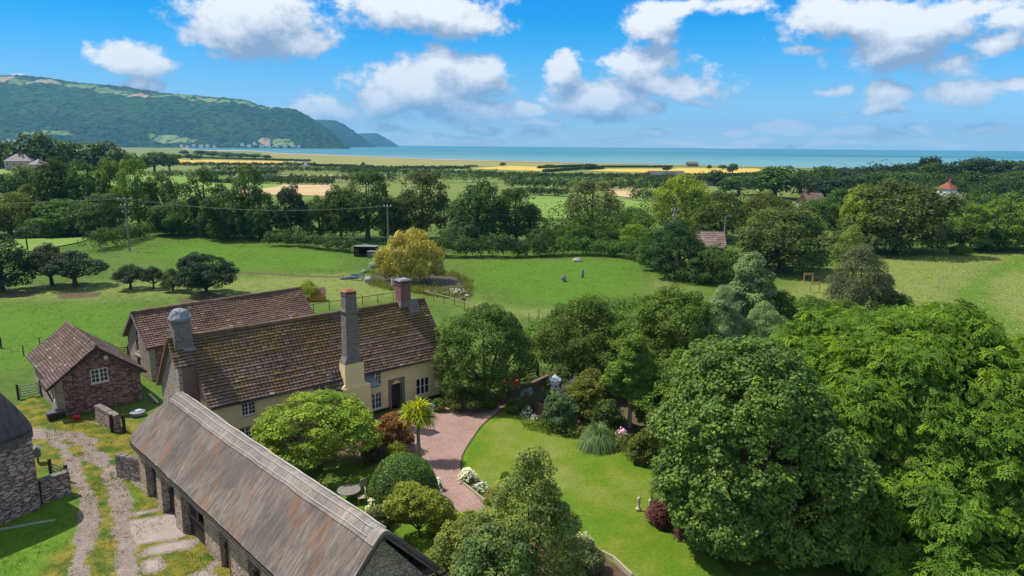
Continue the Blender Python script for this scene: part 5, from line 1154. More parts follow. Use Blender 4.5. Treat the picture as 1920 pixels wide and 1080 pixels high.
# ---- hedges
HEDGES = 0
def hedge(px, hgt, wid, leaf, col, label, dens=1.0, group=None, name='hedge', seed=0, world=None, mat='leaf', var=.35):
    pts = [P(*p)[:2] for p in px] if world is None else world
    L = sum(np.hypot(*(b - a)) for a, b in zip(pts[:-1], pts[1:])); step = max(wid * .42, hgt * .35); n = max(2, int(L / step)); env = []
    rng = np.random.RandomState(seed + int(abs(pts[0][0]) * 3)); cum = np.concatenate([[0], np.cumsum([np.hypot(*(b - a)) for a, b in zip(pts[:-1], pts[1:])])])
    for i in range(n + 1):
        d = L * i / n; x = np.interp(d, cum, [p[0] for p in pts]); y = np.interp(d, cum, [p[1] for p in pts]); h = hgt * rng.uniform(1 - var, 1 + var)
        env.append((x + rng.uniform(-.15, .15) * wid, y + rng.uniform(-.15, .15) * wid, h * .5, wid * .55 * rng.uniform(.85, 1.2), wid * .55 * rng.uniform(.85, 1.2), h * .52))
    # sample clumps straight on each blob (cheap for long hedges)
    env = np.array(env); per = max(5, int(dens * 10)); k = np.repeat(np.arange(len(env)), per); w = norm(rng.randn(len(k), 3)); w[:, 2] = np.abs(w[:, 2]) * 1.0 - .35 * (w[:, 2] < 0)
    c = env[k, :3] + w * env[k, 3:] * .8; cr_ = wid * .28
    m = int(dens * 16); kk = np.repeat(np.arange(len(c)), m); w2 = norm(rng.randn(len(kk), 3) + w[kk] * .6 + (0, 0, .4)); p = c[kk] + w2 * cr_ * rng.uniform(.6, 1.1, len(kk))[:, None]
    ok = p[:, 2] > .02; p = p[ok]; w2 = w2[ok]; kk = kk[ok]
    V, F = place(KITE, p - np.array([pts[0][0], pts[0][1], 0]), norm(w2 + rng.randn(len(w2), 3) * .4 + (0, 0, .3)), leaf * rng.uniform(.7, 1.3, len(p)), rng)
    ct = rng.uniform(0, .55, len(c)); ti = np.repeat(np.clip(ct[kk] + rng.uniform(0, .45, len(kk)), 0, 1), 4)
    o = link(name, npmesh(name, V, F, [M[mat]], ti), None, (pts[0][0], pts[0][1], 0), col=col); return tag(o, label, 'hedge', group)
hedge([(180, 470), (215, 462), (260, 448), (300, 440)], 3.2, 4.0, .34, DK, 'dark hedge running up to the belt on the left of the paddock', 1.6)
hedge([(300, 440), (400, 444), (500, 450), (560, 454)], 2.6, 3.5, .36, DK, 'dark hedge under the left tree belt', 1.6)
hedge([(510, 460), (560, 462), (620, 468), (665, 473)], 2.2, 3.0, .32, (.05, .09, .025), 'rough grassy hedge left of the black shelter', 1.5)
hedge([(810, 480), (870, 481), (940, 482), (1016, 480)], 3.4, 3.6, .34, (.045, .085, .025), 'dark hedge behind the willow at the back of the paddock', 2.0)
hedge([(1020, 480), (1080, 477), (1140, 478), (1175, 484)], 3.2, 4.0, .34, GR, 'green hedge at the back right of the paddock', 2.0)
hedge([(1185, 480), (1230, 500), (1290, 530)], 2.6, 4.0, .34, DK2, 'dark hedge curving round the right end of the paddock', 1.8)
hedge([(40, 446), (100, 446), (160, 440)], 2.2, 3.0, .36, (.055, .085, .035), 'low grey green hedge behind the lit strip at far left', 1.4)
hedge([(1200, 452), (1280, 452), (1350, 456), (1420, 458), (1500, 462)], 8.0, 7.0, .42, OL, 'sunlit scrub filling the gaps under the bright green trees on the right', 1.6)
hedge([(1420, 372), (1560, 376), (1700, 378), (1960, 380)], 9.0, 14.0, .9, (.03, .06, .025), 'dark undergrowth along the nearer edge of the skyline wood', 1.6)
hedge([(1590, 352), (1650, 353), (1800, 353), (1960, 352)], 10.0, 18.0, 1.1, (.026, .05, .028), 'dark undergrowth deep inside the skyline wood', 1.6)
hedge([(1700, 400), (1800, 404), (1960, 402)], 7.0, 9.0, .6, GR, 'green undergrowth below the white house', 1.5)
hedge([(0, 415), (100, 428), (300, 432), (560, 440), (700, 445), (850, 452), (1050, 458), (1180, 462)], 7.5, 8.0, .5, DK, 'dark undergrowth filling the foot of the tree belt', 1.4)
hedge([(1330, 505), (1420, 512), (1550, 505)], 3.5, 5.0, .4, DK, 'dark undergrowth below the broad brownish tree', 1.4)
hedge([(1560, 478), (1660, 468), (1800, 464), (1950, 464)], 5.0, 5.0, .45, DK2, 'dark undergrowth along the top of the dry meadow', 1.5)
hedge([(1200, 430), (1300, 430), (1450, 425), (1620, 430), (1750, 420)], 7.0, 8.0, .55, DK2, 'tall scrub behind the trees on the right of the belt', 1.3)
HL = [([(325, 311), (450, 312), (590, 312)], 3), ([(400, 322), (520, 322), (740, 324)], 3.5), ([(480, 341), (620, 342), (740, 340)], 3.5), ([(385, 330), (450, 331), (520, 328)], 3), ([(640, 317), (760, 318), (880, 318)], 2.6),
      ([(640, 327), (780, 328), (930, 330)], 3.5), ([(740, 343), (860, 342), (1000, 342)], 5), ([(900, 331), (1060, 333), (1250, 336)], 2.6), ([(950, 344), (1080, 347), (1260, 350)], 4.5), ([(960, 352), (1100, 356), (1260, 358)], 3.5),
      ([(990, 365), (1060, 368)], 3), ([(1190, 376), (1235, 378)], 3.5), ([(1020, 323), (1090, 318), (1130, 318)], 2), ([(1010, 316), (1100, 312)], 1.8), ([(330, 296), (440, 299), (580, 303)], 2), ([(590, 312), (640, 313), (700, 315)], 2), ([(380, 347), (500, 345), (620, 347)], 3), ([(290, 335), (400, 335)], 4), ([(1210, 345), (1300, 347), (1420, 350)], 5), ([(1100, 314), (1260, 314)], 1.5), ([(1430, 330), (1300, 332), (1200, 331)], 2)]
HN = ['lower of the hedges under the golden strip on the left', 'hedge under the pale green strip left of centre', 'hedge between the two tan stubble fields', 'short hedge left of the upper tan field', 'far thin hedge before the marsh in the middle', 'hedge behind the big dark belt tree', 'thick dark hedge band right above the willow', 'hedge under the long narrow golden strip', 'broad dark hedge band in the middle distance', 'dark hedge nearest above the bright green field',
      'short hedge at the left corner of the bright green field', 'short hedge at the right corner of the bright green field', 'thin hedge between two golden fields', 'thinnest hedge close to the shore', 'thin hedge above the left golden strip', 'short hedge joining the marsh on the left', 'hedge in front of the nearer tan field', 'thick hedge left of the near tan field', 'thick hedge beneath the long grey barn roof', 'faint hedge by the shore on the right', 'thin hedge below the right golden field']
for i, ((px, h), l) in enumerate(zip(HL, HN)): hedge(px, h * 1.15, h * 1.5, .7, (.040, .075, .022), l, 1.1, seed=i, var=.2)

# ================================================================== NEAR TREES
def near_tree(name, base, env, clumps, cr_, per, size, col, label, T=KITE, mat='leaf', bark='bark', fork=2.0, r0=.22, seed=1, nl=9, cat='tree', inner=.25, rz=0, **kw):
    e = empty(name, (base[0], base[1], 0), rz, label, cat)
    V, F, ti = crown(env, seed, clumps, cr_, per, size, T, inner=inner, **kw); mkcrown('crown', V, F, ti, mat, e, col)
    limbs(env, fork, r0, seed, nl).build('trunk', M[bark], e, smooth=True); return e
# walnut: great dome of drooping pinnate sprays
wb = PD(1705, 700, 42) * np.array([1, 1, 0])
near_tree('walnut_tree', wb, lumpy([(0, 0, 6.0, 8.0, 8.0, 6.0), (-3.5, -2, 5.0, 5.2, 5.2, 4.8), (4.0, -2.5, 4.8, 5.4, 5.4, 4.8), (0, -4.5, 4.4, 5.0, 4.4, 4.2), (2.5, 3, 6, 5, 5, 5), (-2.5, -7.6, 2.6, 3.6, 3.2, 2.6), (3.2, -7.8, 2.8, 4.2, 3.6, 2.8), (-5.6, -7.0, 2.3, 2.8, 3.0, 2.3), (-3.5, -10, 1.6, 3.0, 2.2, 1.8)], 70, 1.6, 7), 2500, .60, 19, .50, (.100, .18, .022), 'huge bright green walnut dome with drooping sprays filling the right side', T=SPRAY, seed=31, fork=2.6, r0=.5, nl=14, up=.9, jitter=.45, hang=.0, flat=.55, inner=.25)
sb_ = PD(1398, 850, 35.5) * np.array([1, 1, 0])
near_tree('sycamore_tree', sb_, lumpy([(0, 0, 6.0, 4.4, 4.4, 5.6), (-1.0, -.8, 3.6, 3.2, 3.4, 3.3), (1.6, -1.5, 4.0, 3.6, 3.4, 3.6), (.8, .6, 9.0, 2.6, 2.6, 2.9), (-.6, .6, 7.2, 3.5, 3.4, 3.4)], 55, 1.25, 8), 2300, .42, 46, .155, (.088, .148, .027), 'tall dark green sycamore at the edge of the lawn in front of the walnut', T=BROAD, mat='leaf_gloss', seed=32, fork=2.2, r0=.36, nl=12, up=.55, jitter=.25, inner=.25)
# tree left of the drive head
b0 = P(912, 752); h0 = height_at(b0[0], b0[1], 566)
near_tree('cherry_tree', b0, [(0, 0, h0 * .55, 3.3, 3.0, h0 * .42), (-2.0, -.8, h0 * .4, 2.5, 2.2, h0 * .36), (2.0, .3, h0 * .42, 2.3, 2.2, h0 * .36), (.2, 0, h0 * .74, 2.2, 2.2, h0 * .24), (-2.4, .5, h0 * .66, 1.9, 1.7, 1.7), (0, -.8, h0 * .3, 2.6, 2.0, h0 * .26)], 560, .50, 60, .16, (.07, .12, .024), 'green cherry tree against the right end of the farmhouse at the head of the drive', T=NARROW if False else KITE, seed=33, fork=1.8, r0=.2, nl=11, up=.5, inner=.35)
# feathery golden willow
b1 = P(770, 527); h1 = height_at(b1[0], b1[1], 431)
V, F, ti = crown(lumpy([(0, 0, h1 * .6, 3.6, 3.4, h1 * .32), (-3.2, .3, h1 * .36, 1.8, 2.0, h1 * .3), (-1.6, -.6, h1 * .5, 2.2, 2.0, h1 * .34), (3.0, .2, h1 * .4, 2.1, 2.0, h1 * .34), (.4, -2.0, h1 * .34, 2.6, 1.8, h1 * .32), (-.8, 0, h1 * .8, 1.5, 1.5, h1 * .18), (1.0, .5, h1 * .74, 1.5, 1.5, h1 * .18)], 26, .95, 6), 34, 330, .55, 60, .44, NARROW, flat=1.5, up=-.25, hang=1.6, inner=.25, jitter=.4)
wl = empty('willow_tree', (b1[0], b1[1], 0), 0, 'golden yellow weeping willow growing on the pond bank', 'tree'); mkcrown('crown', V, F, ti, 'leaf_dull', wl, (.36, .33, .085))
limbs([(0, 0, h1 * .6, 3.5, 3.5, h1 * .35)], 1.6, .28, 34, 8).build('trunk', M['bark'], wl, smooth=True)
# japanese maple like tree before the farmhouse: layered bright foliage
b2 = P(600, 880); h2 = height_at(b2[0], b2[1], 737)
near_tree('maple_tree', b2, [(0, 0, h2 * .62, 3.4, 3.0, h2 * .36), (-2.0, .2, h2 * .52, 2.3, 2.1, h2 * .30), (2.0, -.1, h2 * .50, 2.2, 2.1, h2 * .30), (-.6, -1.4, h2 * .42, 2.2, 1.8, h2 * .26), (.5, .8, h2 * .7, 2.2, 2.0, h2 * .26)], 360, .55, 62, .17, (.165, .25, .028), 'bright green layered maple between the thatched barn and the farmhouse', seed=35, fork=1.1, r0=.16, nl=12, up=.9, flat=.38, inner=.2, jitter=.2)
# pair of trees at the bottom
b3 = P(985, 1150); h3 = height_at(b3[0], b3[1], 842)
near_tree('plum_tree', b3, [(0, 0, h3 * .5, 1.9, 1.8, h3 * .36), (-1.0, .3, h3 * .36, 1.7, 1.6, h3 * .32), (1.1, 0, h3 * .38, 1.6, 1.6, h3 * .3), (.3, .2, h3 * .76, 1.0, 1.0, h3 * .24), (.2, .3, h3 * .62, 1.35, 1.3, h3 * .25)], 460, .38, 72, .115, (.14, .19, .05), 'pointed grey green tree in the middle of the bottom edge over the lawn', seed=36, fork=1.2, r0=.14, nl=12, inner=.25)
b4 = P(872, 1130); h4 = height_at(b4[0], b4[1], 962)
near_tree('bay_tree', b4, [(0, 0, h4 * .5, 1.45, 1.3, h4 * .45), (-.8, .2, h4 * .42, .95, .9, h4 * .36), (.7, -.3, h4 * .4, 1.1, 1.0, h4 * .38)], 230, .32, 62, .12, (.13, .17, .04), 'olive green shrubby tree right of the thatched barn gable at the bottom', seed=37, fork=.6, r0=.1, nl=8, inner=.3)
b4 = P(935, 1190); h4 = height_at(b4[0], b4[1], 975)
near_tree('laurel_tree', b4, [(0, 0, h4 * .5, 1.8, 1.5, h4 * .45), (-1.0, .2, h4 * .42, 1.2, 1.0, h4 * .38)], 230, .34, 62, .13, (.10, .155, .05), 'dark grey green shrub at the bottom edge between the barn gable and the pointed tree', seed=38, fork=.6, r0=.1, nl=8, inner=.3)
# yellowish small tree with twisted trunk
b5 = P(787, 1008); h5 = height_at(b5[0], b5[1], 922)
near_tree('azalea_tree', b5, [(0, 0, h5 * .78, 1.35, 1.1, h5 * .26), (-.95, .1, h5 * .68, 1.0, .9, h5 * .26), (.85, 0, h5 * .66, 1.0, .9, h5 * .26), (-.7, .5, h5 * .92, .7, .7, h5 * .18)], 170, .26, 52, .105, (.17, .20, .028), 'small yellow green tree with a twisted trunk in front of the clipped ball', mat='leaf_dull', seed=39, fork=.55, r0=.07, nl=10, inner=.15, zmin=.7)
# clipped ball
b6 = P(757, 945); rng = np.random.RandomState(40); n = 26000; w = norm(rng.randn(n, 3)); w[:, 2] = np.abs(w[:, 2]) * 1.3 - .35; w = norm(w)
prof = np.array([2.18, 2.18, 2.55]); p = np.array([0, 0, .75]) + w * prof * (1 - rng.uniform(0, .05, n))[:, None] * (1 + .02 * np.sin(w[:, :1] * 9) * np.cos(w[:, 1:2] * 8)); p = p[p[:, 2] > .03]; n = len(p)
V, F = place(KITE, p, norm((p - (0, 0, .75)) / prof ** 1.2 + rng.randn(n, 3) * .55), .085 * rng.uniform(.6, 1.4, n), rng)
be = empty('clipped_bush', (b6[0], b6[1], 0), 0, 'large dome of clipped dark green box between the drive and the thatched barn', 'topiary')
mkcrown('foliage', V, F, np.repeat(np.clip(rng.uniform(.0, .6, n) + .15 * np.sin(p[:, 0] * 6) * np.sin(p[:, 2] * 5), 0, 1), 4), 'leaf_gloss', be, (.12, .21, .04))
q = MB(); q.lathe((0, 0, .05), [(1.5, 0), (1.95, .5), (2.0, 1.0), (1.75, 1.9), (1.1, 2.6), (.3, 3.0)], 20); q.build('inner_branches', M['darkwood'], be)
# cabbage palm
b7 = P(785, 862); pe = empty('cabbage_palm', (b7[0], b7[1], 0), 0, 'cabbage palm with yellow green spiky heads standing on the edge of the drive', 'palm')
q = MB(); q.tube([(0, 0, -.1), (.02, 0, .8), (0, .02, 1.9), (.02, 0, 2.55)], [.17, .14, .125, .12], 10); q.tube([(.02, 0, 2.45), (-.28, .05, 2.9), (-.5, .0, 3.35)], [.10, .08, .07], 8); q.tube([(.02, 0, 2.45), (.3, 0, 2.85), (.62, .05, 3.1)], [.10, .08, .07], 8); q.tube([(.02, 0, 2.5), (.05, .15, 3.1), (.05, .1, 3.7)], [.1, .08, .07], 8)
q.build('trunk', M['palm_bark'], pe, smooth=True)
BLADE = (np.array([(0, -.03, 0), (.5, -.035, .02), (1, 0, -.16), (.5, .035, .02), (0, .03, 0)]), np.array([(0, 1, 3, 4), (1, 2, 3, 3)]))
BLADE = (np.array([(0, -.028, 0), (.55, -.034, .0), (.55, .034, .0), (0, .028, 0), (1, 0.004, -.2), (1, -.004, -.2)]), np.array([(0, 1, 2, 3), (1, 5, 4, 2)]))
for (hx, hy, hz, sz, cc_) in [(-.55, 0, 3.55, .95, (.30, .36, .03)), (.08, .1, 3.95, 1.0, (.32, .38, .03)), (.68, .05, 3.2, .9, (.13, .22, .03)), (.1, -.25, 3.3, .85, (.30, .36, .035)), (-.25, .3, 3.2, .62, (.09, .14, .03)), (-.62, -.15, 3.1, .65, (.2, .2, .03))]:
    n = 210; w = norm(rng.randn(n, 3) + (0, 0, .35)); up = np.tile((0, 0, 1.0), (n, 1)); nn = norm(up - (up * w).sum(1, keepdims=True) * w + 1e-3); b_ = np.cross(nn, w)
    V0, F0 = BLADE; s = (sz * rng.uniform(.7, 1.1, n))[:, None, None]; V = w[:, None] * .06 + s * (V0[None, :, 0, None] * w[:, None] + V0[None, :, 1, None] * b_[:, None] + V0[None, :, 2, None] * np.array([0, 0, 1.0]))
    F = F0[None] + (np.arange(n) * 6)[:, None, None]; h = link('leaf_head', npmesh('leaf_head', V.reshape(-1, 3), F.reshape(-1, 4), [M['leaf']], np.repeat(rng.uniform(0, 1, n), 6)), pe, (hx, hy, hz), col=cc_)
# pampas grass
b8 = P(1120, 838); n = 5200; w = rng.uniform(0, 2 * np.pi, n); rr_ = rng.uniform(.15, 1, n) ** .6
V = []; F = []; T_ = []
L = 2.9 * rng.uniform(.65, 1.15, n); hz = np.linspace(0, 1, 5)
for j in range(5):
    s_ = hz[j]; out = rr_ * (.2 + 1.5 * s_ ** 1.15) * L / 2.9; z = L * (1.0 * s_ * (1.15 - .35 * rr_) - (.25 + .62 * rr_) * s_ ** 2.6); wd = .022 * (1 - s_ * .8)
    c = np.stack([np.cos(w) * out, np.sin(w) * out, np.maximum(z, .02)], -1); tg = np.stack([-np.sin(w), np.cos(w), 0 * w], -1); V += [c - tg * wd, c + tg * wd]
V = np.stack(V, 1).reshape(-1, 3); base = (np.arange(n) * 10)[:, None]; F = np.concatenate([base + np.array([[2 * j, 2 * j + 1, 2 * j + 3, 2 * j + 2]]) for j in range(4)], 0)
pg = link('pampas_grass', npmesh('pampas_grass', V, F, [M['leaf_dull']], np.repeat(rng.uniform(0, 1, n), 10)), None, (b8[0], b8[1], 0), col=(.12, .18, .075)); tag(pg, 'big arching clump of grey green pampas grass beside the lawn', 'ornamental grass')

# ================================================================== MIDDLE GARDEN TREES AND SHRUBS
def mid_tree(name, px, pyb, pyt, w_px, col, label, kind='round', leaf=.17, mat='leaf', bark='bark', seed=50, dens=1.0, cat='tree', T=KITE, D=None, **kw):
    b = P(px, pyb) if D is None else PD(px, 400, D) * np.array([1, 1, 0]); h = height_at(b[0], b[1], pyt); w = w_px / FPX * J((b[0], b[1], h * .5))[2] / 2
    E_ = {'round': [(0, 0, .55, .8, .8, .44), (-.45, .1, .4, .55, .55, .36), (.45, -.1, .42, .55, .55, .36), (.1, -.3, .3, .6, .5, .3), (0, .1, .78, .5, .5, .24)],
          'tall': [(0, 0, .55, .6, .6, .42), (-.35, 0, .4, .5, .5, .3), (.38, 0, .45, .5, .5, .32), (.05, 0, .8, .38, .38, .22)],
          'low': [(0, 0, .42, .85, .7, .46), (-.5, .1, .35, .48, .5, .4), (.52, 0, .38, .46, .5, .42), (.1, 0, .66, .5, .5, .34)],
          'open': [(0, 0, .62, .5, .5, .34), (-.45, .1, .5, .42, .4, .2), (.45, -.1, .55, .42, .4, .22), (0, .1, .85, .35, .35, .16), (.2, -.3, .35, .35, .35, .14)]}[kind]
    env = [(x * w, y * w, z * h, rx * w * .93, ry * w * .93, rz * h * .95) for x, y, z, rx, ry, rz in E_]
    if col[2] < .045 and col[1] > col[0]: col = (col[0] * 1.25, col[1] * 1.18, col[2] * .75)
    if w > 1.2: env = lumpy(env, 22, w * .26, seed)
    cr_ = max(.25, min(.75, w * .16)); A = 2 * math.pi * w * max(h, w); ncl = int(A / (cr_ * cr_ * 1.5) * dens); per = int(2.0 * 6.3 * cr_ * cr_ / (leaf * leaf * .42) * .33)
    return near_tree(name, b, env, max(12, ncl), cr_, max(10, min(90, per)), leaf, col, label, T=T, mat=mat, bark=bark, fork=h * (.3 if kind != 'open' else .45), r0=max(.03, h * .022), seed=seed, nl=8, cat=cat, inner=.25 if kind != 'open' else .08, **kw)
mid_tree('hawthorn_tree', 1095, 722, 560, 180, (.055, .095, .026), 'dark green hawthorn clump behind the white dovecote', leaf=.19, seed=51)
mid_tree('field_maple', 1258, 700, 538, 165, (.062, .11, .026), 'dense rounded green tree right of the hawthorn clump', leaf=.19, seed=52)
mid_tree('ash_tree', 1170, 745, 612, 120, (.07, .125, .035), 'mid green leafy tree between the hawthorn and the rounded tree', 'tall', .18, seed=53)
mid_tree('birch_sapling', 1180, 800, 630, 100, (.085, .15, .038), 'slim young birch with a bare white stem above the pampas grass', 'open', .14, bark='pale_bark', seed=54, dens=.9)
mid_tree('hazel_tree', 1290, 815, 668, 170, (.072, .13, .032), 'bright mid green hazel left of the sycamore top', leaf=.18, seed=55)
mid_tree('elder_tree', 1232, 786, 690, 100, (.05, .095, .03), 'dark elder between the white stemmed birch and the hazel', leaf=.17, seed=56)
mid_tree('silver_birch', 1400, 655, 476, 110, (.16, .23, .11), 'silvery green birch standing highest behind the sycamore', 'tall', .17, bark='pale_bark', seed=57)
mid_tree('silver_willow', 1345, 700, 545, 110, (.18, .26, .14), 'pale silver willow left of the silvery birch', 'tall', .17, T=NARROW, bark='pale_bark', seed=58, dens=1.4)
mid_tree('silver_willow', 1425, 700, 572, 90, (.16, .24, .12), 'smaller silver willow at the foot of the silvery birch', 'round', .17, T=NARROW, seed=59, dens=1.4)
mid_tree('green_tree', 1455, 655, 545, 80, (.055, .10, .03), 'dark green tree right of the silvery birch', leaf=.18, seed=60)
mid_tree('green_tree', 1330, 740, 640, 120, (.06, .11, .035), 'dark leafy tree under the silver willows', leaf=.18, seed=61)
mid_tree('green_tree', 1066, 742, 684, 66, (.045, .08, .03), 'dark small tree behind the purple buddleia', leaf=.15, seed=62)
mid_tree('shrub', 1110, 790, 700, 90, (.085, .11, .03), 'brownish green shrub behind the pampas grass', leaf=.14, seed=63, cat='shrub')
mid_tree('shrub', 1140, 812, 750, 60, (.045, .08, .028), 'dark shrub right of the pampas grass under the birch stem', leaf=.14, seed=64, cat='shrub')
mid_tree('shrub', 1050, 806, 742, 66, (.075, .125, .055), 'blue green shrub at the back edge of the lawn', 'round', .12, seed=65, cat='shrub')
mid_tree('buddleia', 1078, 772, 708, 66, (.10, .11, .10), 'grey buddleia with purple flower spikes beside the white dovecote', 'low', .12, seed=66, cat='shrub')
mid_tree('shrub', 968, 775, 742, 40, (.05, .085, .035), 'low dark shrub behind the white daisies at the lawn edge', 'low', .11, seed=67, cat='shrub')
mid_tree('shrub', 1015, 765, 730, 55, (.08, .11, .05), 'grey green shrub between the garden wall and the buddleia', 'low', .11, seed=68, cat='shrub')
mid_tree('bramble', 1210, 870, 800, 60, (.075, .105, .03), 'tangled olive bramble between the hydrangea and the sycamore', 'low', .11, seed=69, cat='shrub')
mid_tree('shrub', 1255, 840, 770, 80, (.06, .10, .03), 'green shrub under the left side of the sycamore', 'round', .14, seed=70, cat='shrub')
mid_tree('red_shrub', 1237, 985, 940, 52, (.115, .045, .045), 'red purple shrub on the lawn beside the sycamore', 'round', .10, seed=71, cat='shrub')
mid_tree('red_shrub', 1283, 1012, 985, 30, (.12, .045, .05), 'small red purple shrub half under the sycamore', 'low', .10, seed=72, cat='shrub')
mid_tree('copper_shrub', 735, 842, 776, 74, (.17, .09, .03), 'coppery brown shrub between the maple and the cabbage palm', 'round', .12, seed=73, cat='shrub')
mid_tree('shrub', 745, 862, 828, 42, (.12, .15, .03), 'low yellow green shrub at the foot of the coppery one', 'low', .10, seed=74, cat='shrub')
mid_tree('shrub', 700, 862, 820, 45, (.09, .09, .04), 'dusty brown shrub right of the maple in the bed', 'low', .10, seed=75, cat='shrub')
mid_tree('shrub', 835, 1000, 952, 70, (.15, .20, .03), 'lime green leafy shrub behind the olive shrub at the bottom', 'low', .13, seed=76, cat='shrub')
mid_tree('shrub', 878, 1000, 958, 60, (.14, .19, .04), 'fresh green shrub at the end of the drive', 'low', .13, seed=77, cat='shrub')
mid_tree('grass_tuft', 935, 945, 908, 50, (.20, .19, .055), 'straw coloured ornamental grass left of the pointed tree', 'low', .2, T=NARROW, seed=78, cat='shrub', dens=1.5)
mid_tree('small_shrub', 948, 908, 884, 20, (.06, .13, .02), 'small round green shrub alone on the lawn', 'round', .09, seed=79, cat='shrub')
mid_tree('small_shrub', 822, 770, 748, 26, (.05, .09, .03), 'potted shrub against the farmhouse wall', 'round', .09, seed=80, cat='shrub')
mid_tree('climber', 771, 742, 720, 16, (.05, .09, .02), 'small climbing plant left of the three light window', 'tall', .08, seed=81, cat='shrub')
mid_tree('shrub', 880, 768, 728, 90, (.05, .075, .03), 'dark planting in the shade under the cherry tree', 'low', .13, seed=82, cat='shrub')
mid_tree('shrub', 1085, 1070, 1012, 90, (.11, .14, .06), 'flowering grey green shrub right of the pointed tree at the bottom', 'low', .11, seed=83, cat='shrub')
mid_tree('shrub', 712, 985, 945, 50, (.15, .18, .07), 'pale variegated shrub between the thatched barn and the clipped box', 'low', .11, seed=84, cat='shrub')
hedge([(1000, 700), (1090, 690), (1200, 680), (1330, 670)], 2.6, 3.4, .2, DK2, 'dark hedge along the back of the garden behind the shrubs', 1.8, mat='leaf')
hedge([(1010, 640), (1100, 610), (1190, 595), (1270, 590)], 3.0, 3.5, .22, GR, 'rough thorn hedge between the garden and the paddock', 1.5)
hedge([(1440, 625), (1530, 612), (1620, 605), (1720, 612)], 2.4, 3.0, .24, GR, 'low hedge between the garden and the dry meadow', 1.6)
hedge([(1000, 800), (1150, 830), (1240, 880)], .7, 1.6, .12, OL, 'low leafy border along the curved far edge of the lawn', 1.8)

# ---- flowers
def flowers(name, px, py, wpx, hgt, n, col, green, label, fs=.11, gs=.13, seed=1, squash=1.0):
    b = P(px, py); w = wpx / FPX * J(b)[2] / 2; rng = np.random.RandomState(seed); e = empty(name, (b[0], b[1], 0), 0, label, 'flowers')
    p = norm(rng.randn(n * 5, 3)); p[:, 2] = abs(p[:, 2]); c = p * (w, w * squash, hgt) * rng.uniform(.5, .95, len(p))[:, None]
    V, F = place(KITE, c, norm(p + (0, 0, .5)), gs * rng.uniform(.6, 1.3, len(p)), rng); mkcrown('foliage', V, F, np.repeat(rng.uniform(0, 1, len(p)), 4), 'leaf', e, green)
    p = norm(rng.randn(n, 3) + (0, -.2, .9)); p[:, 2] = abs(p[:, 2]); c = p * (w, w * squash, hgt) * rng.uniform(.92, 1.08, n)[:, None]
    V, F = place(KITE, np.repeat(c, 4, 0) + rng.randn(n * 4, 3) * fs * .3, norm(np.repeat(p, 4, 0) + rng.randn(n * 4, 3) * .5), fs * rng.uniform(.7, 1.3, n * 4), rng); mkcrown('blossom', V, F, np.repeat(rng.uniform(.4, .8, n * 4), 4), 'petal', e, col)
flowers('daisy_clump', 876, 902, 36, .85, 110, (.72, .70, .50), (.09, .16, .04), 'tall clump of white daisies at the left end of the small flower bed', seed=1)
flowers('daisy_clump', 902, 922, 34, .6, 40, (.55, .62, .45), (.12, .19, .08), 'grey green clump with few white flowers at the right of the small bed', seed=2)
flowers('daisy_clump', 986, 776, 26, .7, 60, (.74, .72, .58), (.08, .12, .04), 'white daisies at the top edge of the lawn', seed=3)
flowers('daisy_clump', 1003, 786, 18, .35, 30, (.74, .74, .66), (.08, .14, .04), 'few low white daisies right of the taller white ones', seed=4)
flowers('daisy_clump', 823, 918, 18, .8, 34, (.78, .78, .74), (.08, .14, .04), 'white flowers beside the clipped box at the drive', seed=5)
flowers('hydrangea', 1165, 830, 27, 1.0, 46, (.62, .40, .48), (.07, .12, .03), 'pink hydrangea right of the pampas grass', fs=.2, seed=6)
flowers('buddleia_flowers', 1072, 745, 50, 2.2, 50, (.36, .30, .42), (.09, .11, .08), 'purple flower spikes on the buddleia top', fs=.14, seed=7)
flowers('water_lilies', 858, 552, 40, .7, 34, (.42, .42, .36), (.05, .08, .03), 'white speckled clump of marginal plants on the pond edge', fs=.22, gs=.25, seed=8, squash=.6)
flowers('pale_flowers', 1095, 1045, 50, 1.5, 60, (.60, .55, .52), (.12, .15, .06), 'pale flower heads right of the pointed tree near the bottom', fs=.08, seed=9)
flowers('cream_flowers', 700, 965, 30, 1.1, 50, (.68, .68, .42), (.13, .17, .07), 'cream flowers tucked behind the thatched ridge', fs=.1, seed=10)

# ---- rough grass tufts (nobody could count them)
def tufts(name, poly_px, n, h, col, seed, label, w_=.03, mat='leaf_dull'):
    rng = np.random.RandomState(seed); pl = PW(poly_px); a = np.array(pl); X = rng.uniform(a[:, 0].min(), a[:, 0].max(), n * 4); Y = rng.uniform(a[:, 1].min(), a[:, 1].max(), n * 4)
    ok = (poly_sd(X, Y, pl) < 0) & (fbm(X * .3, Y * .3, 3, seed) > rng.uniform(.2, .75, len(X))); X = X[ok][:n]; Y = Y[ok][:n]; n = len(X); m = 6
    k = np.repeat(np.arange(n), m); az_ = rng.uniform(0, 6.28, n * m); ln = h * rng.uniform(.5, 1.3, n * m); wd = w_ * rng.uniform(.6, 1.4, n * m)
    o = np.stack([X[k] + rng.randn(n * m) * .08, Y[k] + rng.randn(n * m) * .08, np.zeros(n * m)], -1); d = np.stack([np.cos(az_), np.sin(az_), 0 * az_], -1); s = np.stack([-np.sin(az_), np.cos(az_), 0 * az_], -1)
    V = np.stack([o - s * wd[:, None], o + s * wd[:, None], o + d * (ln * .6)[:, None] + np.array([0, 0, 1]) * ln[:, None] + s * .004, o + d * (ln * .6)[:, None] + np.array([0, 0, 1]) * ln[:, None] - s * .004], 1).reshape(-1, 3)
    F = np.arange(n * m * 4).reshape(-1, 4); ob = link(name, npmesh(name, V, F, [M[mat]], np.repeat(rng.uniform(0, 1, n * m), 4)), col=col); tag(ob, None, None, None, 'stuff')
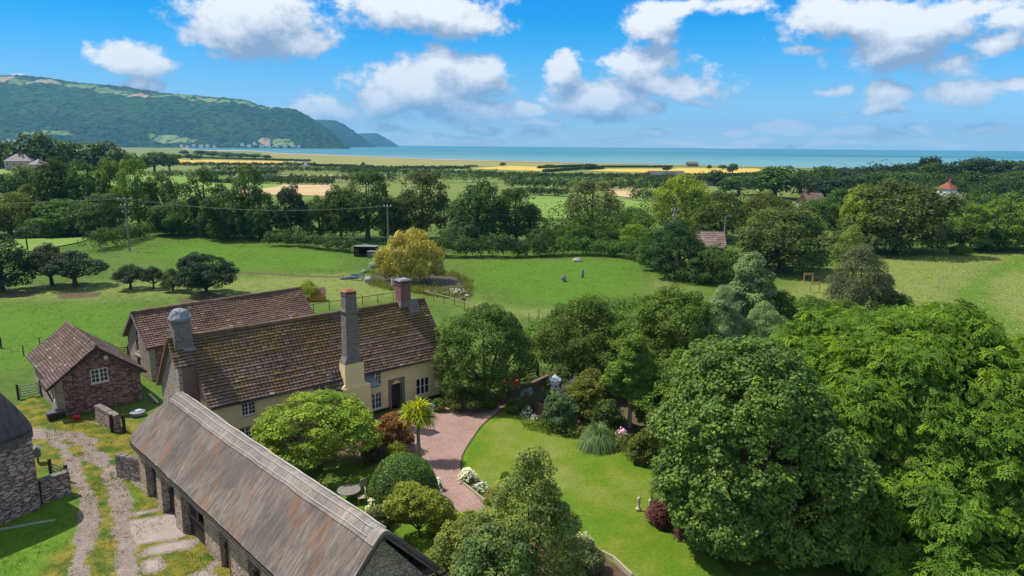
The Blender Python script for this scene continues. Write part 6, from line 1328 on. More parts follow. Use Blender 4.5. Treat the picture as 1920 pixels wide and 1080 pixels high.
tufts('meadow_grass', [(1440, 580), (1560, 505), (1690, 480), (1925, 474), (2000, 474), (2000, 700), (1900, 680), (1700, 600)], 6000, .18, (.24, .27, .07), 91, '')
tufts('paddock_grass', [(0, 700), (0, 440), (640, 450), (1200, 480), (1350, 560), (1000, 640), (850, 600), (600, 560), (240, 590), (240, 650)], 14000, .07, (.085, .16, .022), 92, '')
tufts('yard_grass', [(60, 760), (120, 790), (240, 800), (262, 900), (330, 960), (440, 1090), (440, 1200), (240, 1200), (150, 1100), (0, 1200), (-60, 1200), (-20, 1000), (90, 960), (150, 960), (100, 860)], 7000, .11, (.11, .15, .02), 93, '', .018)
tufts('lawn_grass', [(950, 760), (875, 850), (870, 890), (935, 990), (1130, 1050), (1190, 1085), (1250, 1080), (1220, 860), (1000, 795)], 9000, .05, (.12, .21, .015), 94, '', .012)

tufts('pond_reeds', [(680, 508), (850, 510), (890, 530), (882, 562), (840, 560), (795, 552), (735, 545), (690, 535), (700, 520), (720, 530), (800, 540), (850, 540), (870, 532), (850, 518), (700, 515)], 1500, .55, (.13, .15, .04), 95, '', .03)

# ================================================================== WALLS, FENCES AND YARD THINGS
def stone_wall(px, h, th, label, mat='stone_plum', z=0.0, coping=True, world=None):
    pts = [P(*p)[:2] for p in px] if world is None else [np.array(w[:2]) for w in world]
    b = pts[0]; m_ = MB(); c_ = MB(); rng = random.Random(int(abs(b[0] * 10)))
    for i in range(len(pts) - 1):
        p = pts[i] - b; q = pts[i + 1] - b; L = np.hypot(*(q - p)); d = (q - p) / L; nrm = np.array([-d[1], d[0]]) * th / 2
        hh = h if not isinstance(h, (list, tuple)) else h[i]; h2 = h if not isinstance(h, (list, tuple)) else h[i + 1]
        lo = [tuple(p - nrm) + (-.1,), tuple(q - nrm) + (-.1,), tuple(q + nrm) + (-.1,), tuple(p + nrm) + (-.1,)]; hi = [tuple(p - nrm * .9) + (hh,), tuple(q - nrm * .9) + (h2,), tuple(q + nrm * .9) + (h2,), tuple(p + nrm * .9) + (hh,)]
        m_.add(lo + hi, [(0, 3, 2, 1), (4, 5, 6, 7), (0, 1, 5, 4), (1, 2, 6, 5), (2, 3, 7, 6), (3, 0, 4, 7)])
        s = 0.0
        while s < L - .05 and coping:
            w = min(rng.uniform(.22, .5), L - s); a = p + d * s; e = p + d * (s + w - .02); zz = hh + (h2 - hh) * (s / L); k = rng.uniform(.95, 1.1); up = rng.uniform(.07, .15)
            c_.add([tuple(a - nrm * k) + (zz + .002,), tuple(e - nrm * k) + (zz + .002,), tuple(e + nrm * k) + (zz + .002,), tuple(a + nrm * k) + (zz + .002,), tuple(a - nrm * k * .9) + (zz + up,), tuple(e - nrm * k * .85) + (zz + up * .9,), tuple(e + nrm * k * .9) + (zz + up,), tuple(a + nrm * k * .85) + (zz + up,)],
                   [(0, 3, 2, 1), (4, 5, 6, 7), (0, 1, 5, 4), (1, 2, 6, 5), (2, 3, 7, 6), (3, 0, 4, 7)]); s += w
    e = empty('stone_wall', (b[0], b[1], 0), 0, label, 'wall'); m_.build('wall_face', M[mat], e)
    if coping: c_.build('coping', M['stone_grey'], e)
    return e
stone_wall([(78, 945), (132, 925)], 1.5, .5, 'short dark stone wall running from the tall barn corner at the left')
stone_wall([(225, 893), (274, 905)], 1.55, .45, 'stub of stone wall against the far end of the long thatched barn', 'stone_plum')
stone_wall([(186, 790), (200, 797), (222, 811)], [1.35, 1.3, 1.35], .5, 'low stone wall with timber posts in front of the small outbuilding', 'stone_plum')
for x, y in ((211, 812), (234, 812)):
    p = P(x, y); q = MB(); q.box(-.09, -.09, 0, .09, .09, 1.5); o = q.build('gate_post', M['darkwood'], None, (p[0], p[1], 0)); tag(o, 'left dark post at the end of the low yard wall' if x < 220 else 'right dark post at the end of the low yard wall', 'post')
stone_wall([(940, 758), (955, 752), (1000, 735), (1030, 720)], 1.0, .4, 'low brown brick garden wall behind the top of the lawn', 'brick_brown', coping=False)
stone_wall([(985, 752), (1012, 775), (1030, 785)], .9, .35, 'short red brick wall stub beside the white daisies', 'brick', coping=False)
stone_wall([(1478, 612), (1492, 610)], 1.3, .5, 'dark stone stub behind the top of the sycamore', 'stone_plum')
stone_wall([(-30, 1000), (0, 994), (55, 984), (104, 976)], .06, .22, 'line of pale kerb stones in the grass below the tall barn', 'rock', coping=False)
stone_wall([(862, 898), (864, 905), (885, 922), (908, 941)], .2, .08, 'thin pale edging of the small flower bed', 'palewood', coping=False)
stone_wall([(1110, 1032), (1150, 1052), (1185, 1085)], .3, .1, 'pale timber edging of the bottom shrub bed', 'palewood', coping=False)
# bits by the outbuilding
p = P(106, 786); e = empty('black_bin', (p[0], p[1], 0), sa, 'black plastic storage box at the corner of the small outbuilding', 'storage box')
q = MB(); q.frustum((0, 0), 1.15, .75, 0, 1.25, .82, .62); q.build('body', M['black'], e); q = MB(); q.frustum((0, 0), 1.32, .9, .622, 1.25, .84, .72); q.build('lid', plain('grey_lid', (.10, .10, .11), .5), e)
p = P(144, 789); e = empty('red_bucket', (p[0], p[1], 0), 0, 'bright red bucket standing by the outbuilding wall', 'bucket')
q = MB(); q.lathe((0, 0, 0), [(.17, 0), (.20, .03), (.25, .40), (.27, .42), (.25, .43), (.22, .40), (.17, .06)], 16); q.build('body', M['red'], e, smooth=True)
q = MB(); q.tube([(-.26, 0, .40), (-.2, 0, .30), (0, -.16, .22), (.2, -.1, .30), (.26, 0, .40)], [.012] * 5, 6); q.build('handle', M['iron'], e)
for a, b_, r_, l in (((157, 790), (186, 796), .035, 'pale stick lying on the grass right of the red bucket'), ((75, 764), (85, 759), .03, 'pale stick lying on the grass left of the black box'), ((281, 745), (296, 755), .12, 'grey plank leaning by the farmhouse gable'), ((235, 787), (252, 787), .03, 'pale rod lying across the gateway by the thatched barn')):
    a = P(*a, .06); b_ = P(*b_, .06); q = MB(); q.bar((0, 0, .05 + (.25 if r_ > .1 else 0)), tuple(b_ - a + (0, 0, .0)), r_ * 1.6, r_); o = q.build('plank' if r_ > .1 else 'stick', M['palewood'], None, tuple(a)); tag(o, l, 'plank' if r_ > .1 else 'stick')
p = P(258, 778); e = empty('water_trough', (p[0], p[1], 0), .3, 'pale blue covered tub beside the outbuilding wall', 'tub'); q = MB(); q.lathe((0, 0, 0), [(.55, 0), (.6, .3), (.52, .32), (.1, .4)], 14); q.build('tub', M['lead'], e, smooth=False); q = MB(); q.lathe((0.1, 0, .33), [(.32, 0), (.25, .1), (.05, .14)], 10); q.build('cover', plain('pale_blue_sheet', (.40, .50, .58), .5), e)
# lantern-like box on the tall barn's far corner
p = P(72, 868); e = empty('bird_house', (p[0], p[1], 0), .6, 'small grey house shaped box on a post behind the tall barn', 'bird house'); q = MB(); q.box(-.07, -.07, 0, .07, .07, .5); q.build('post', M['greywood'], e); q = MB(); q.box(-.2, -.2, .5, .2, .2, 1.0); q.box(-.06, -.22, .65, .06, -.203, .9); q.build('body', plain('blue_grey_paint', (.17, .2, .24)), e)
q = MB(); q.prism([(-.3, -.28, 1.0), (.3, -.28, 1.0), (0, -.28, 1.3)], (0, 0, 0), (0, .56, 0)); q.build('roof', M['lead'], e)
def gate(a, b_, h, label, mat='greywood', n=5, posts=True, world=False):
    a = P(*a); b_ = P(*b_); d = b_ - a; L = np.hypot(*d[:2]); e = empty('field_gate', (a[0], a[1], 0), math.atan2(d[1], d[0]), label, 'gate'); q = MB()
    for i in range(n): z = .15 + (h - .25) * i / (n - 1); q.box(.05, -.02, z, L - .05, .02, z + .08)
    q.box(.0, -.03, .1, .08, .03, h); q.box(L - .08, -.03, .1, L, .03, h); q.bar((.08, -.03, .2), (L - .1, -.03, h - .1), .06, .03); q.build('leaf', M[mat], e)
    if posts:
        for x in (-.12, L + .12): q = MB(); q.box(x - .08, -.08, -.1, x + .08, .08, h + .2); q.build('post', M['darkwood'], e)
gate((38, 748), (75, 740), 1.15, 'steel field gate between the tall barn and the small outbuilding', 'steel')
gate((98, 893), (124, 903), 1.0, 'old timber hurdle above the short stone wall at left', 'greywood', 4)
gate((918, 762), (944, 752), 1.2, 'dark iron gate in the shade of the cherry tree', 'iron', 6)
gate((975, 712), (1006, 704), 1.1, 'timber field gate behind the cherry tree', 'darkwood', 4)
gate((222, 672), (241, 668), 1.1, 'dark slatted gate between the small outbuilding and the rear barn', 'darkwood', 5)
gate((0, 652), (-30, 655), 1.0, 'timber rail panel at the left edge of the paddock', 'wood', 3)
def fence(px, h, label, rail=(.9,), post=.09, step=2.4, mat='wood', rmat=None, wire=False, every=None, caps=0):
    pts = [P(*p)[:2] for p in px]; cum = np.concatenate([[0], np.cumsum([np.hypot(*(b - a)) for a, b in zip(pts[:-1], pts[1:])])]); L = cum[-1]; n = max(1, int(round(L / step)))
    at = lambda d: np.array([np.interp(d, cum, [p[0] for p in pts]), np.interp(d, cum, [p[1] for p in pts])]); b = pts[0]; e = empty('fence', (b[0], b[1], 0), 0, label, 'fence'); me = None
    for i in range(n + 1):
        p = at(L * i / n) - b
        if me is None: q = MB(); q.box(-post / 2, -post / 2, -.1, post / 2, post / 2, h); o = q.build('post', M[mat], e); me = o.data
        else: o = link('post', me, e)
        o.location = (p[0], p[1], 0)
    for z in rail:
        q = MB()
        for i in range(n):
            p, r_ = at(L * i / n) - b, at(L * (i + 1) / n) - b; w = .012 if wire else .045; q.bar((p[0], p[1], h * z), (r_[0], r_[1], h * z), w, w if wire else .09)
        q.build('wire' if wire else 'rail', M[rmat or mat], e)
    return e
fence([(560, 592), (602, 582), (668, 573), (727, 563.5), (768, 559.5)], 1.15, 'weathered post and rail fence behind the farmhouse left of the brick chimney', (.93, ), step=2.6)
fence([(795, 558), (805, 560.6), (856, 574), (900, 588), (950, 604)], 1.1, 'pale railed fence running from the brick chimney toward the cherry tree', (.93, ), mat='wood', rmat='palewood', step=2.4)
fence([(950, 604), (990, 603), (1060, 600), (1140, 590)], 1.2, 'wire fence with timber posts behind the garden trees', (.9, .55, .25), step=3.0, wire=True, rmat='steel')
fence([(960, 720), (985, 712), (1010, 705)], 1.1, 'short dark rail fence below the cherry tree', (.9, .5), step=1.8, mat='darkwood')
fence([(-20, 668), (12, 669), (52, 665), (75, 650)], 1.1, 'thin wire fence at the left side of the paddock', (.9, .5), step=3.5, wire=True, rmat='steel')
fence([(1010, 598), (1100, 585), (1200, 572)], 1.3, 'bare wire fence in front of the thorn hedge', (.92, .6), step=3, wire=True, rmat='steel')
# things by the pond
def rock(px, py, s, h, label, seed, mat='rock', name='rock', cat='rock'):
    p = P(px, py); bm = bmesh.new(); bmesh.ops.create_icosphere(bm, subdivisions=2, radius=1); rng = random.Random(seed)
    for v in bm.verts: k = 1 + rng.uniform(-.16, .16); v.co = Vector((v.co.x * s * k, v.co.y * s * .8 * k, max(v.co.z, -.3) * h * k + h * .25))
    me = bpy.data.meshes.new(name); bm.to_mesh(me); bm.free(); me.materials.append(M[mat]); return tag(link(name, me, None, (p[0], p[1], 0), rng.uniform(0, 3)), label, cat)
rock(691, 529, .85, .75, 'grey green boulder on the near bank of the pond', 1); rock(700, 501, .9, .8, 'pale boulder left of the willow', 2); rock(682, 511, .6, .55, 'dark boulder left of the pond', 3); rock(739, 500, .3, .9, 'pale upright stone on the left of the willow', 4)
rock(1057, 527, .6, .8, 'tree stump in the middle of the paddock', 5, 'greywood', 'tree_stump', 'stump'); rock(1092, 520, .28, 1.2, 'upright stump right of the wider stump in the paddock', 6, 'greywood', 'tree_stump', 'stump')
rock(835, 552, .55, .35, 'pale rock left of the marginal plants on the pond edge', 7); rock(848, 545, .5, .35, 'white rock on the far side of the marginal plants', 8); rock(876, 556, .5, .3, 'flat rock at the right end of the pond', 9); rock(815, 549, .5, .3, 'low rock by the pond near the brick chimney', 10); rock(803, 548, .35, .3, 'small rock just right of the brick chimney', 11); rock(866, 562, .7, .35, 'brown rock below the right end of the pond', 12, 'soil')
rock(1083, 489, 1.0, .5, 'pale log pile near the back hedge of the paddock', 13); rock(1078, 490, .5, .3, 'small pale stone beside the log pile', 14)
p = P(736, 540); q = MB(); q.frustum((0, 0), .42, .35, -.1, .34, .3, 1.35); q.frustum((0, 0), .34, .3, 1.35, .2, .2, 1.5); tag(q.build('standing_stone', M['cream'], None, (p[0], p[1], 0), .4, bevel=.03), 'pale standing stone on the near bank of the pond', 'stone')
p = P(670, 525); e = empty('garden_bench', (p[0], p[1], 0), -.1, 'blue green bench beside the grey upturned boat near the pond', 'bench'); q = MB(); [q.box(-1.1, -.25 + i * .17, .44, 1.1, -.11 + i * .17, .49) for i in range(3)]; q.build('seat', M['blue'], e)
q = MB(); [q.box(-1.1, .3, z, 1.1, .34, z + .12) for z in (.62, .80)]; q.build('backrest', M['blue'], e)
for x in (-1.05, .98): q = MB(); q.box(x, -.25, 0, x + .07, -.18, .44); q.box(x, .28, 0, x + .07, .35, .95); q.box(x, -.18, .36, x + .07, .28, .43); q.build('leg', M['blue'], e)
p = P(655, 522); e = empty('rowing_boat', (p[0], p[1], 0), .5, 'grey upturned boat lying left of the blue green bench', 'boat'); V = []; F = []
for i in range(9):
    t_ = i / 8; w = .75 * math.sin(math.pi * (.06 + .88 * t_)) ** .7; hh = .6 * math.sin(math.pi * (.1 + .8 * t_)) ** .5
    for k in range(9): a = math.pi * k / 8; V.append((-1.6 + 3.2 * t_, w * math.cos(a), hh * math.sin(a) ** .8))
for i in range(8):
    for k in range(8): F.append((i * 9 + k, i * 9 + k + 1, (i + 1) * 9 + k + 1, (i + 1) * 9 + k))
q = MB(); q.add(V, F + [tuple(range(9)), tuple(72 + k for k in range(8, -1, -1))]); q.build('hull', M['greywood'], e, smooth=True); q = MB(); q.bar((-1.4, 0, .55), (1.4, 0, .55), .06, .12); q.build('keel', M['wood'], e)
p = P(596, 563); e = empty('wooden_crate', (p[0], p[1], 0), .15, 'orange timber box with an open lid on the grass behind the rear barn', 'wooden box'); q = MB(); orng = plain('orange_timber', (.42, .17, .04), .8)
for z in (0.05, .3, .55): q.box(-1.1, -.65, z, 1.1, -.60, z + .22); q.box(-1.1, .60, z, 1.1, .65, z + .22); q.box(-1.1, -.60, z, -1.05, .60, z + .22); q.box(1.05, -.60, z, 1.1, .60, z + .22)
q.build('sides', orng, e); q = MB(); q.add([(-1.15, .66, .78), (1.15, .66, .78), (1.0, 1.0, 1.7), (-1.0, 1.0, 1.7), (-1.15, .71, .78), (1.15, .71, .78), (1.0, 1.05, 1.7), (-1.0, 1.05, 1.7)], [(0, 1, 2, 3), (7, 6, 5, 4), (0, 4, 5, 1), (1, 5, 6, 2), (2, 6, 7, 3), (3, 7, 4, 0)]); q.box(-1.04, -.59, .05, 1.04, .59, .1); q.build('lid', plain('pinkish_board', (.42, .26, .18)), e)
p = P(684, 481); e = empty('field_shelter', (p[0], p[1], 0), -.05, 'black open fronted field shelter left of the willow', 'shelter')
q = MB(); q.box(-2.2, -.1, 0, -1.1, 0, 1.6); q.box(-2.2, 0, 0, -2.1, 2.6, 1.9); q.box(2.1, 0, 0, 2.2, 2.6, 1.9); q.box(-2.1, 2.5, 0, 2.1, 2.6, 1.7); q.box(1.2, -.1, 0, 2.2, 0, 1.6); q.build('wall', M['darkwood'], e)
q = MB(); q.add([(-2.4, -.3, 2.0), (2.4, -.3, 2.0), (2.4, 2.8, 1.8), (-2.4, 2.8, 1.8), (-2.4, -.3, 2.1), (2.4, -.3, 2.1), (2.4, 2.8, 1.9), (-2.4, 2.8, 1.9)], [(0, 3, 2, 1), (4, 5, 6, 7), (0, 1, 5, 4), (1, 2, 6, 5), (2, 3, 7, 6), (3, 0, 4, 7)]); q.build('roof', M['lead'], e)
p = P(699, 484); e = empty('small_shelter', (p[0], p[1], 0), -.2, 'small grey boarded shelter at the right of the black one', 'shelter'); q = MB(); q.box(-1.1, 0, 0, 1.1, 1.6, 1.2); q.build('wall', M['greywood'], e); q = MB(); q.add([(-1.25, -.15, 1.3), (1.25, -.15, 1.3), (1.25, 1.8, 1.2), (-1.25, 1.8, 1.2), (-1.25, -.15, 1.36), (1.25, -.15, 1.36), (1.25, 1.8, 1.26), (-1.25, 1.8, 1.26)], [(0, 3, 2, 1), (4, 5, 6, 7), (0, 1, 5, 4), (1, 2, 6, 5), (2, 3, 7, 6), (3, 0, 4, 7)]); q.build('roof', M['lead'], e)
for px, py, l in ((1515, 530, 'left pale timber tree guard on the grass right of the dark trees'), (1527, 548, 'right pale timber tree guard nearer the feathery tree')):
    p = P(px, py); e = empty('tree_guard', (p[0], p[1], 0), .2, l, 'tree guard')
    for x in (-.8, .8): q = MB(); q.box(x - .06, -.06, 0, x + .06, .06, 1.7); q.build('post', M['newwood'], e)
    for z in (1.3, 1.55): q = MB(); q.box(-.75, -.03, z, .75, .03, z + .1); q.build('rail', M['newwood'], e)
for px, py, pt, l in ((1765, 545, 516, 'thin stake left in the dry meadow'), (1777, 560, 535, 'thin stake nearer in the dry meadow'), (1790, 560, 540, 'short stake in the dry meadow')):
    p = P(px, py); h = height_at(p[0], p[1], pt); q = MB(); q.bar((0, 0, -.1), (0.02, 0, h), .07); tag(q.build('stake', M['palewood'], None, tuple(p)), l, 'stake')
# ---- garden things
p = P(1040, 752); e = empty('dovecote', (p[0], p[1], 0), .2, 'white tiered dovecote on a post beside the buddleia', 'dovecote')
e.scale = (1.05, 1.05, 1.0); q = MB(); q.lathe((0, 0, 0), [(.09, 0), (.07, 1.2)], 8); q.build('post', M['white'], e); q = MB(); q.lathe((0, 0, 1.2), [(.42, 0), (.45, .04), (.34, .05), (.36, .42), (.46, .44), (.48, .48), (.36, .50), (.34, .78)], 8); q.build('body', M['white'], e)
q = MB(); q.lathe((0, 0, 1.98), [(.56, 0), (.54, .03), (.12, .40), (.04, .48), (.05, .53), (.01, .58)], 8); q.build('roof', plain('pale_roof', (.52, .54, .56)), e)
for k in range(4): a = math.pi / 4 * (2 * k + 1) - .8; q = MB(); q.box(-.06, -.012, 0, .06, .012, .15); q.build('opening', M['interior'], e, (math.cos(a) * .345, math.sin(a) * .345, 1.35), a + math.pi / 2)
# red ride-on mower in the shade
p = P(962, 727); e = empty('ride_on_mower', (p[0], p[1], 0), -.5, 'red ride on mower parked in the shade behind the iron gate', 'mower')
q = MB(); q.frustum((.15, 0), 1.0, .72, .32, .8, .6, .85, off=(.05, 0)); q.box(-.9, -.36, .32, -.3, .36, .62); q.build('body', M['red'], e, bevel=.05); q = MB(); q.box(-.75, -.25, .64, -.35, .25, .74); q.box(-.88, -.25, .74, -.78, .25, 1.1); q.build('seat', M['black'], e, bevel=.03)
q = MB(); q.tube([(.0, 0, .85), (-.15, 0, 1.1)], [.03, .03], 6); q.tube([(-.15 + .0, math.cos(a) * .18, 1.1 + math.sin(a) * .12) for a in np.linspace(0, 2 * math.pi, 13)], [.018] * 13, 6); q.build('steering_wheel', M['black'], e)
for x, y, r_ in ((.55, .38, .2), (.55, -.38, .2), (-.6, .42, .27), (-.6, -.42, .27)): q = MB(); q.tube([(x, y - .08, r_), (x, y + .08, r_)], [r_, r_], 14); w_ = q.build('wheel', M['rubber'], e); q = MB(); q.tube([(x, y - .085, r_), (x, y + .085, r_)], [r_ * .5] * 2, 10); q.build('rim', M['white'], w_)
p = P(985, 742); e = empty('covered_table', (p[0], p[1], 0), .3, 'pale blue cover over a low thing behind the garden wall', 'cover'); q = MB(); q.frustum((0, 0), 1.5, 1.0, 0, 1.1, .7, .75); o = q.build('cover', plain('blue_tarpaulin', (.22, .36, .46), .5), e, bevel=.08)
# table and chairs beside the thatched barn
p = P(655, 938); e = empty('garden_table', (p[0], p[1], 0), 0, 'round grey garden table in the maple shade beside the thatched barn', 'table'); q = MB(); q.lathe((0, 0, .70), [(.72, 0), (.74, .02), (.73, .04), (.1, .045)], 24); q.build('tabletop', M['greywood'], e)
for k in range(3): a = k * 2.1; q = MB(); q.tube([(.5 * math.cos(a), .5 * math.sin(a), 0), (.1 * math.cos(a), .1 * math.sin(a), .35), (.45 * math.cos(a), .45 * math.sin(a), .69)], [.025] * 3, 6); q.build('leg', M['iron'], e)
for (x, y, rz_, l) in ((677, 922, -2.2, 'pale wire garden chair on the far side of the round table'), (678, 944, -1.2, 'wooden slatted garden chair on the near side of the round table')):
    p = P(x, y); e = empty('garden_chair', (p[0], p[1], 0), rz_, l, 'chair'); q = MB(); [q.box(-.22, -.22 + i * .11, .43, .22, -.13 + i * .11, .46) for i in range(4)]; q.build('seat', M['palewood'], e)
    q = MB(); [q.box(-.2 + i * .1, .24, .5, -.14 + i * .1, .27, .95) for i in range(5)]; q.box(-.24, .235, .93, .24, .275, 1.0); q.build('backrest', M['palewood'], e)
    for a, b_ in ((-.2, -.2), (.2, -.2), (-.2, .22), (.2, .22)): q = MB(); q.box(a - .02, b_ - .02, 0, a + .02, b_ + .02, .43); q.build('leg', M['palewood'], e)
# tubs by the farmhouse
for px, py, l, c in ((802, 765, 'round stone tub against the farmhouse wall right of the palm', 'cream'), (815, 770, 'square lead planter right of the stone tub', 'lead'), (828, 772, 'small terracotta pot right of the lead planter', 'rust')):
    p = P(px, py); e = empty('planter', (p[0], p[1], 0), FA, l, 'planter'); q = MB()
    if c == 'lead': q.frustum((0, 0), .6, .6, 0.1, .7, .7, .6)
    else: q.lathe((0, 0, .1), [(.2, 0), (.3, .4), (.34, .45), (.3, .45)], 12)
    q.build('pot', M[c], e); rng = np.random.RandomState(px); w = norm(rng.randn(160, 3)); w[:, 2] = abs(w[:, 2]); V, F = place(KITE, w * .35 + (0, 0, .6), norm(w + (0, 0, .4)), .12, rng); mkcrown('plant', V, F, np.repeat(rng.uniform(0, 1, 160), 4), 'leaf', e, (.06, .11, .03))
# two cream pillars (old staddle posts) on the lawn
for px, py, pt, l in ((1197, 958, 934, 'left of two slim cream stone posts at the sycamore edge of the lawn'), (1218, 962, 938, 'right of two slim cream stone posts beside the red shrub')):
    p = P(px, py); h = height_at(p[0], p[1], pt); q = MB(); q.lathe((0, 0, .1), [(.17, 0), (.17, .08), (.09, .12), (.08, h * .4), (.105, h * .5), (.08, h * .75), (.13, h * .86), (.05, h * .95), (.02, h)], 10); tag(q.build('stone_post', M['cream'], None, tuple(p), smooth=True), l, 'stone post')
# young tree stakes under the maple
p = P(683, 868); q = MB(); q.bar((0, 0, 0), (0, 0, 1.2), .06); [q.bar((.35 * math.cos(a), .35 * math.sin(a), 0), (0, 0, .45), .05) for a in (0, 2.1, 4.2)]; tag(q.build('bird_table_stand', M['wood'], None, tuple(p)), 'wooden three footed stand on the lit grass right of the maple', 'stand')

# ================================================================== POLES AND WIRES
def pole(px, pyb, pyt, arms, label, w=.28, mat='wood', lamp=False, D=None):
    b = P(px, pyb) if D is None else PD(px, 300, D) * np.array([1, 1, 0]); h = height_at(b[0], b[1], pyt); e = empty('utility_pole' if not lamp else 'lamp_post', (b[0], b[1], 0), .25, label, 'utility pole' if not lamp else 'lamp post')
    q = MB(); q.tube([(0, 0, -.3), (0, 0, h)], [w * .55, w * .4], 8); q.build('pole', M[mat], e)
    for z, L in arms:
        q = MB(); q.box(-L / 2, -.24, h - z - .07, L / 2, -.10, h - z + .07); a = q.build('crossarm', M[mat], e)
        for x in ((-L / 2 + .15, 0, L / 2 - .15) if L > 1.5 else (-L / 2 + .1, L / 2 - .1)): q = MB(); q.lathe((x, -.17, h - z + .07), [(.06, 0), (.11, .08), (.05, .16), (.10, .22), (.03, .30)], 8); q.build('insulator', M['white'], a)
    if lamp:
        q = MB(); q.tube([(0, 0, h - .1), (.5, 0, h + .05), (.9, 0, h)], [.05] * 3, 6); q.box(.7, -.15, h - .08, 1.4, .15, h + .06); q.build('lamp_head', M['lead'], e)
    return np.array([b[0], b[1], h])
p1 = pole(226, 446, 371, [(.3, 2.6), (1.6, 1.8), (3.0, 1.4)], 'timber power pole with three crossarms before the left tree belt', .34, 'greywood', D=143)
p2 = pole(724, 452, 385, [(.25, 1.6)], 'grey power pole with one crossarm left of the golden willow', .34, 'greywood', D=139)
p3 = pole(1270, 440, 392, [(.25, 1.8), (1.5, 1.0)], 'power pole standing before the bright green tree on the right', .3, 'steel', D=150)
p0 = pole(52, 470, 440, [], 'bare dark pole at the end of the lit green strip', .3, 'darkwood')
pole(1368, 452, 405, [], 'grey lamp post right of the tiled hut', .3, 'steel', lamp=True, D=150)
pole(733, 312, 302, [(.3, 6)], 'tiny white topped mast out on the marsh', .5, 'white')
pole(683, 312, 304, [(.3, 3)], 'tiny pole on the marsh left of the white topped mast', .4, 'wood')
def wires(a, b, label, offs=((-.9, 0), (.9, 0)), sag=1.6, r=.014):
    for o_ in offs:
        q = MB(); pts = []
        for k in range(17): t_ = k / 16; p = a * (1 - t_) + b * t_; pts.append((p[0] - a[0] + o_[0], p[1] - a[1], p[2] - a[2] - .1 - sag * 4 * t_ * (1 - t_) + o_[1]))
        q.tube(pts, [r] * 17, 4); tag(q.build('power_line', M['iron'], None, tuple(a)), label + (' on the near side' if o_[0] < 0 else ' on the far side'), 'power line')
wires(p1, p2, 'thin cable from the three armed pole to the grey pole'); wires(p2, p3, 'thin cable from the grey pole toward the right hand pole')
wires(np.array([p1[0] - 90, p1[1] - 12, p1[2] + 1]), p1, 'thin cable leaving the picture left of the three armed pole')

# ================================================================== FAR BUILDINGS
def house(px, pyb, wpx, eave, ridge, depth, rz, wallm, roofm, label, chim=0, wins=0, D=None, hip=False, name='house'):
    b = P(px, pyb) if D is None else PD(px, 300, D) * np.array([1, 1, 0]); L = wpx / FPX * J(b)[2]; e = empty(name, (b[0], b[1], 0), rz, label, name.replace('_', ' '))
    q = MB(); q.box(-L / 2, 0, -.2, L / 2, depth, eave)
    if not hip: q.prism([(-L / 2, 0, eave), (-L / 2, depth, eave), (-L / 2, depth / 2, ridge - .1)], (0, 0, 0), (.3, 0, 0)); q.prism([(L / 2 - .3, 0, eave), (L / 2 - .3, depth, eave), (L / 2 - .3, depth / 2, ridge - .1)], (0, 0, 0), (.3, 0, 0))
    q.build('wall', wallm, e); i = depth / 2 if hip else 0; o = .35; q = MB()
    A, B_, C_, D_ = (-L / 2 - o, -o, eave - .1), (L / 2 + o, -o, eave - .1), (L / 2 + o - i, depth / 2, ridge), (-L / 2 - o + i, depth / 2, ridge)
    E2, F2 = (L / 2 + o, depth + o, eave - .1), (-L / 2 - o, depth + o, eave - .1); u = (0, 0, .14)
    lo = [A, B_, E2, F2, C_, D_]; vs = lo + [tuple(np.array(v) + u) for v in lo]
    q.add(vs, [(6, 7, 10, 11), (7, 8, 10), (8, 9, 11, 10), (9, 6, 11), (0, 5, 4, 1), (1, 4, 2), (2, 4, 5, 3), (3, 5, 0), (0, 1, 7, 6), (1, 2, 8, 7), (2, 3, 9, 8), (3, 0, 6, 9)], 0, [(x * 2, z * 3, .1) for x, y, z in vs])
    ro_ = q.build('roof', roofm, e)
    for k in range(chim): q = MB(); x = (-L / 2 + 1 + i) if k == 0 else (L / 2 - 1 - i); q.box(x - .4, depth / 2 - .4, ridge - .6, x + .4, depth / 2 + .4, ridge + 1.3); q.build('chimney', M['brick'], ro_)
    for k in range(wins):
        x = -L / 2 + L * (k + .5) / wins
        for z in ((.9,) if eave < 4 else (.9, 3.5)): q = MB(); q.box(x - .55, -.05, z, x + .55, -.004, z + 1.2); w_ = q.build('window', M['white'], e); q = MB(); q.box(x - .45, -.07, z + .1, x + .45, -.053, z + 1.1); q.build('pane', M['glass'], w_)
    return e
pinkw = plain('pale_pink_render', (.42, .30, .29), .9, .1, .15, .5); greyr = plain('grey_slate_roof', (.23, .20, .21), .7, .2, .2, .6); brownr = plain('brown_tile_roof', (.17, .11, .09), .9, .1, .25, .8); redr = plain('orange_red_roof', (.27, .10, .065), .9, .1, .2, .8)
whitew = plain('white_render', (.75, .75, .73), .8, .2, .05, .5)
house(32, 345, 44, 5.6, 9.2, 9, .25, pinkw, greyr, 'large pinkish house with grey hipped roofs among trees at far left', 2, 4, D=360, hip=True).location.z = 6.8
house(62, 348, 22, 4.5, 7.2, 7, -.1, pinkw, greyr, 'lower right hand wing of the pinkish house at far left', 1, 2, D=352, hip=True).location.z = 6.5
house(1796, 400, 22, 8.9, 11.2, 4.5, .5, whitew, redr, 'white house with an orange red roof in front of the skyline wood', 1, 3, D=240, hip=True)
house(1814, 396, 14, 5.0, 7.4, 6, .5, whitew, greyr, 'small grey roofed right end of the white house', 0, 1, D=247)
house(1346, 486, 46, 2.2, 5.0, 6, -.12, M['stone_pale'], M['tiles_far'], 'stone hut with a pale tiled roof half hidden by trees', 0, 0, D=140, name='hut')
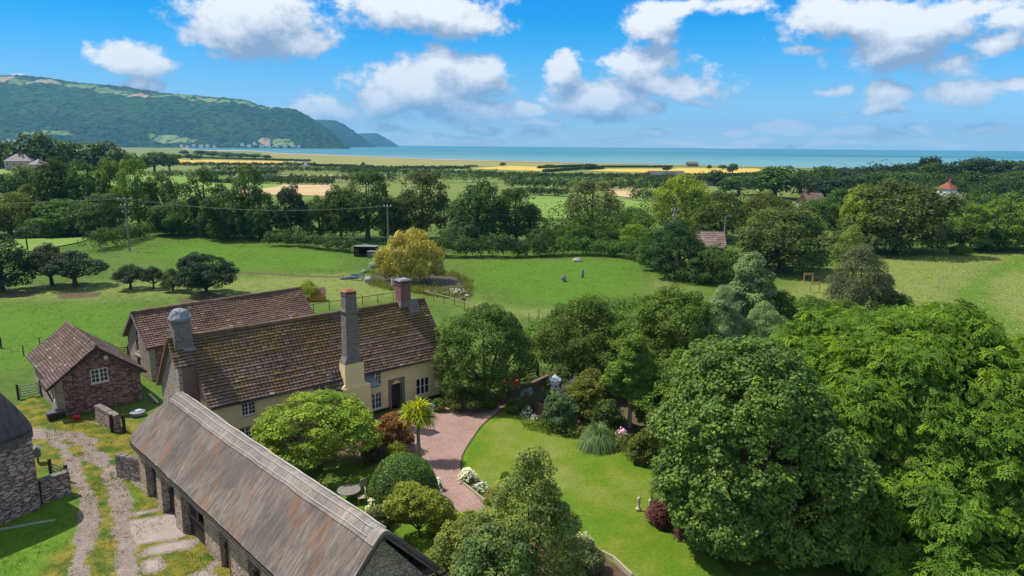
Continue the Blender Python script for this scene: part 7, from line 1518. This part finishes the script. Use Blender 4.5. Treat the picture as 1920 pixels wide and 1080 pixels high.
house(1255, 341, 66, 4.0, 6.5, 14, .05, plain('dark_cladding', (.06, .06, .065)), plain('dark_sheet_roof', (.075, .075, .085), .6), 'long dark farm building with a grey roof on the far fields', 0, 0, D=470, name='farm_building')
house(1540, 390, 34, 3.0, 6.3, 8, .1, pinkw, brownr, 'cottage with a brown roof between the trees on the right', 1, 2, D=250, name='cottage')
house(1300, 314, 20, 3.0, 5.5, 8, 0, plain('brown_stone', (.20, .14, .10)), brownr, 'lone brown barn beside the shore on the right', 0, 0, D=850, name='barn')
house(572, 308, 5, 2.5, 4.0, 5, 0, whitew, greyr, 'tiny white hut at the end of the left golden field', 0, 0, D=700, name='hut')
house(1345, 345, 26, 3, 6, 9, .1, pinkw, brownr, 'reddish roof just right of the long dark farm building', 0, 2, D=420, name='cottage')
rs = random.Random(21)
for i, (x, y) in enumerate([(342, 273), (352, 275), (365, 272), (378, 274), (390, 273), (403, 275), (455, 271), (468, 273), (478, 269), (492, 273), (505, 274), (520, 273), (535, 274), (550, 273), (562, 274), (20, 262), (32, 264), (12, 266)]):
    Dd = 3300 if x > 100 else 3000; b = PD(x, y, Dd)
    e = house(x, y, rs.uniform(4.5, 8), 7, 13, 12, rs.uniform(-.4, .4), whitew, greyr, '%s tiny pale house from the left at the foot of the hill' % ORD[(i - 15) if i > 14 else i + 3], 0, 0, D=Dd, name='village_house'); e.location.z = max(0, b[2] - 8); e['group'] = 'village houses at the foot of the hill'

# ================================================================== HAZE
hm, t = newmat('haze_air'); hm.node_tree.nodes.clear(); t = NT(hm.node_tree)
pv = t.n('ShaderNodeVolumePrincipled'); pv.inputs['Color'].default_value = (.20, .60, 1.0, 1); pv.inputs['Density'].default_value = 7.4e-5; pv.inputs['Anisotropy'].default_value = 0.0
ou = t.n('ShaderNodeOutputMaterial'); hm.node_tree.links.new(pv.outputs[0], ou.inputs['Volume'])
q = MB(); q.box(-22000, -3200, -6, 22000, 16000, 600); hz_ = q.build('haze', hm); hz_['kind'] = 'stuff'
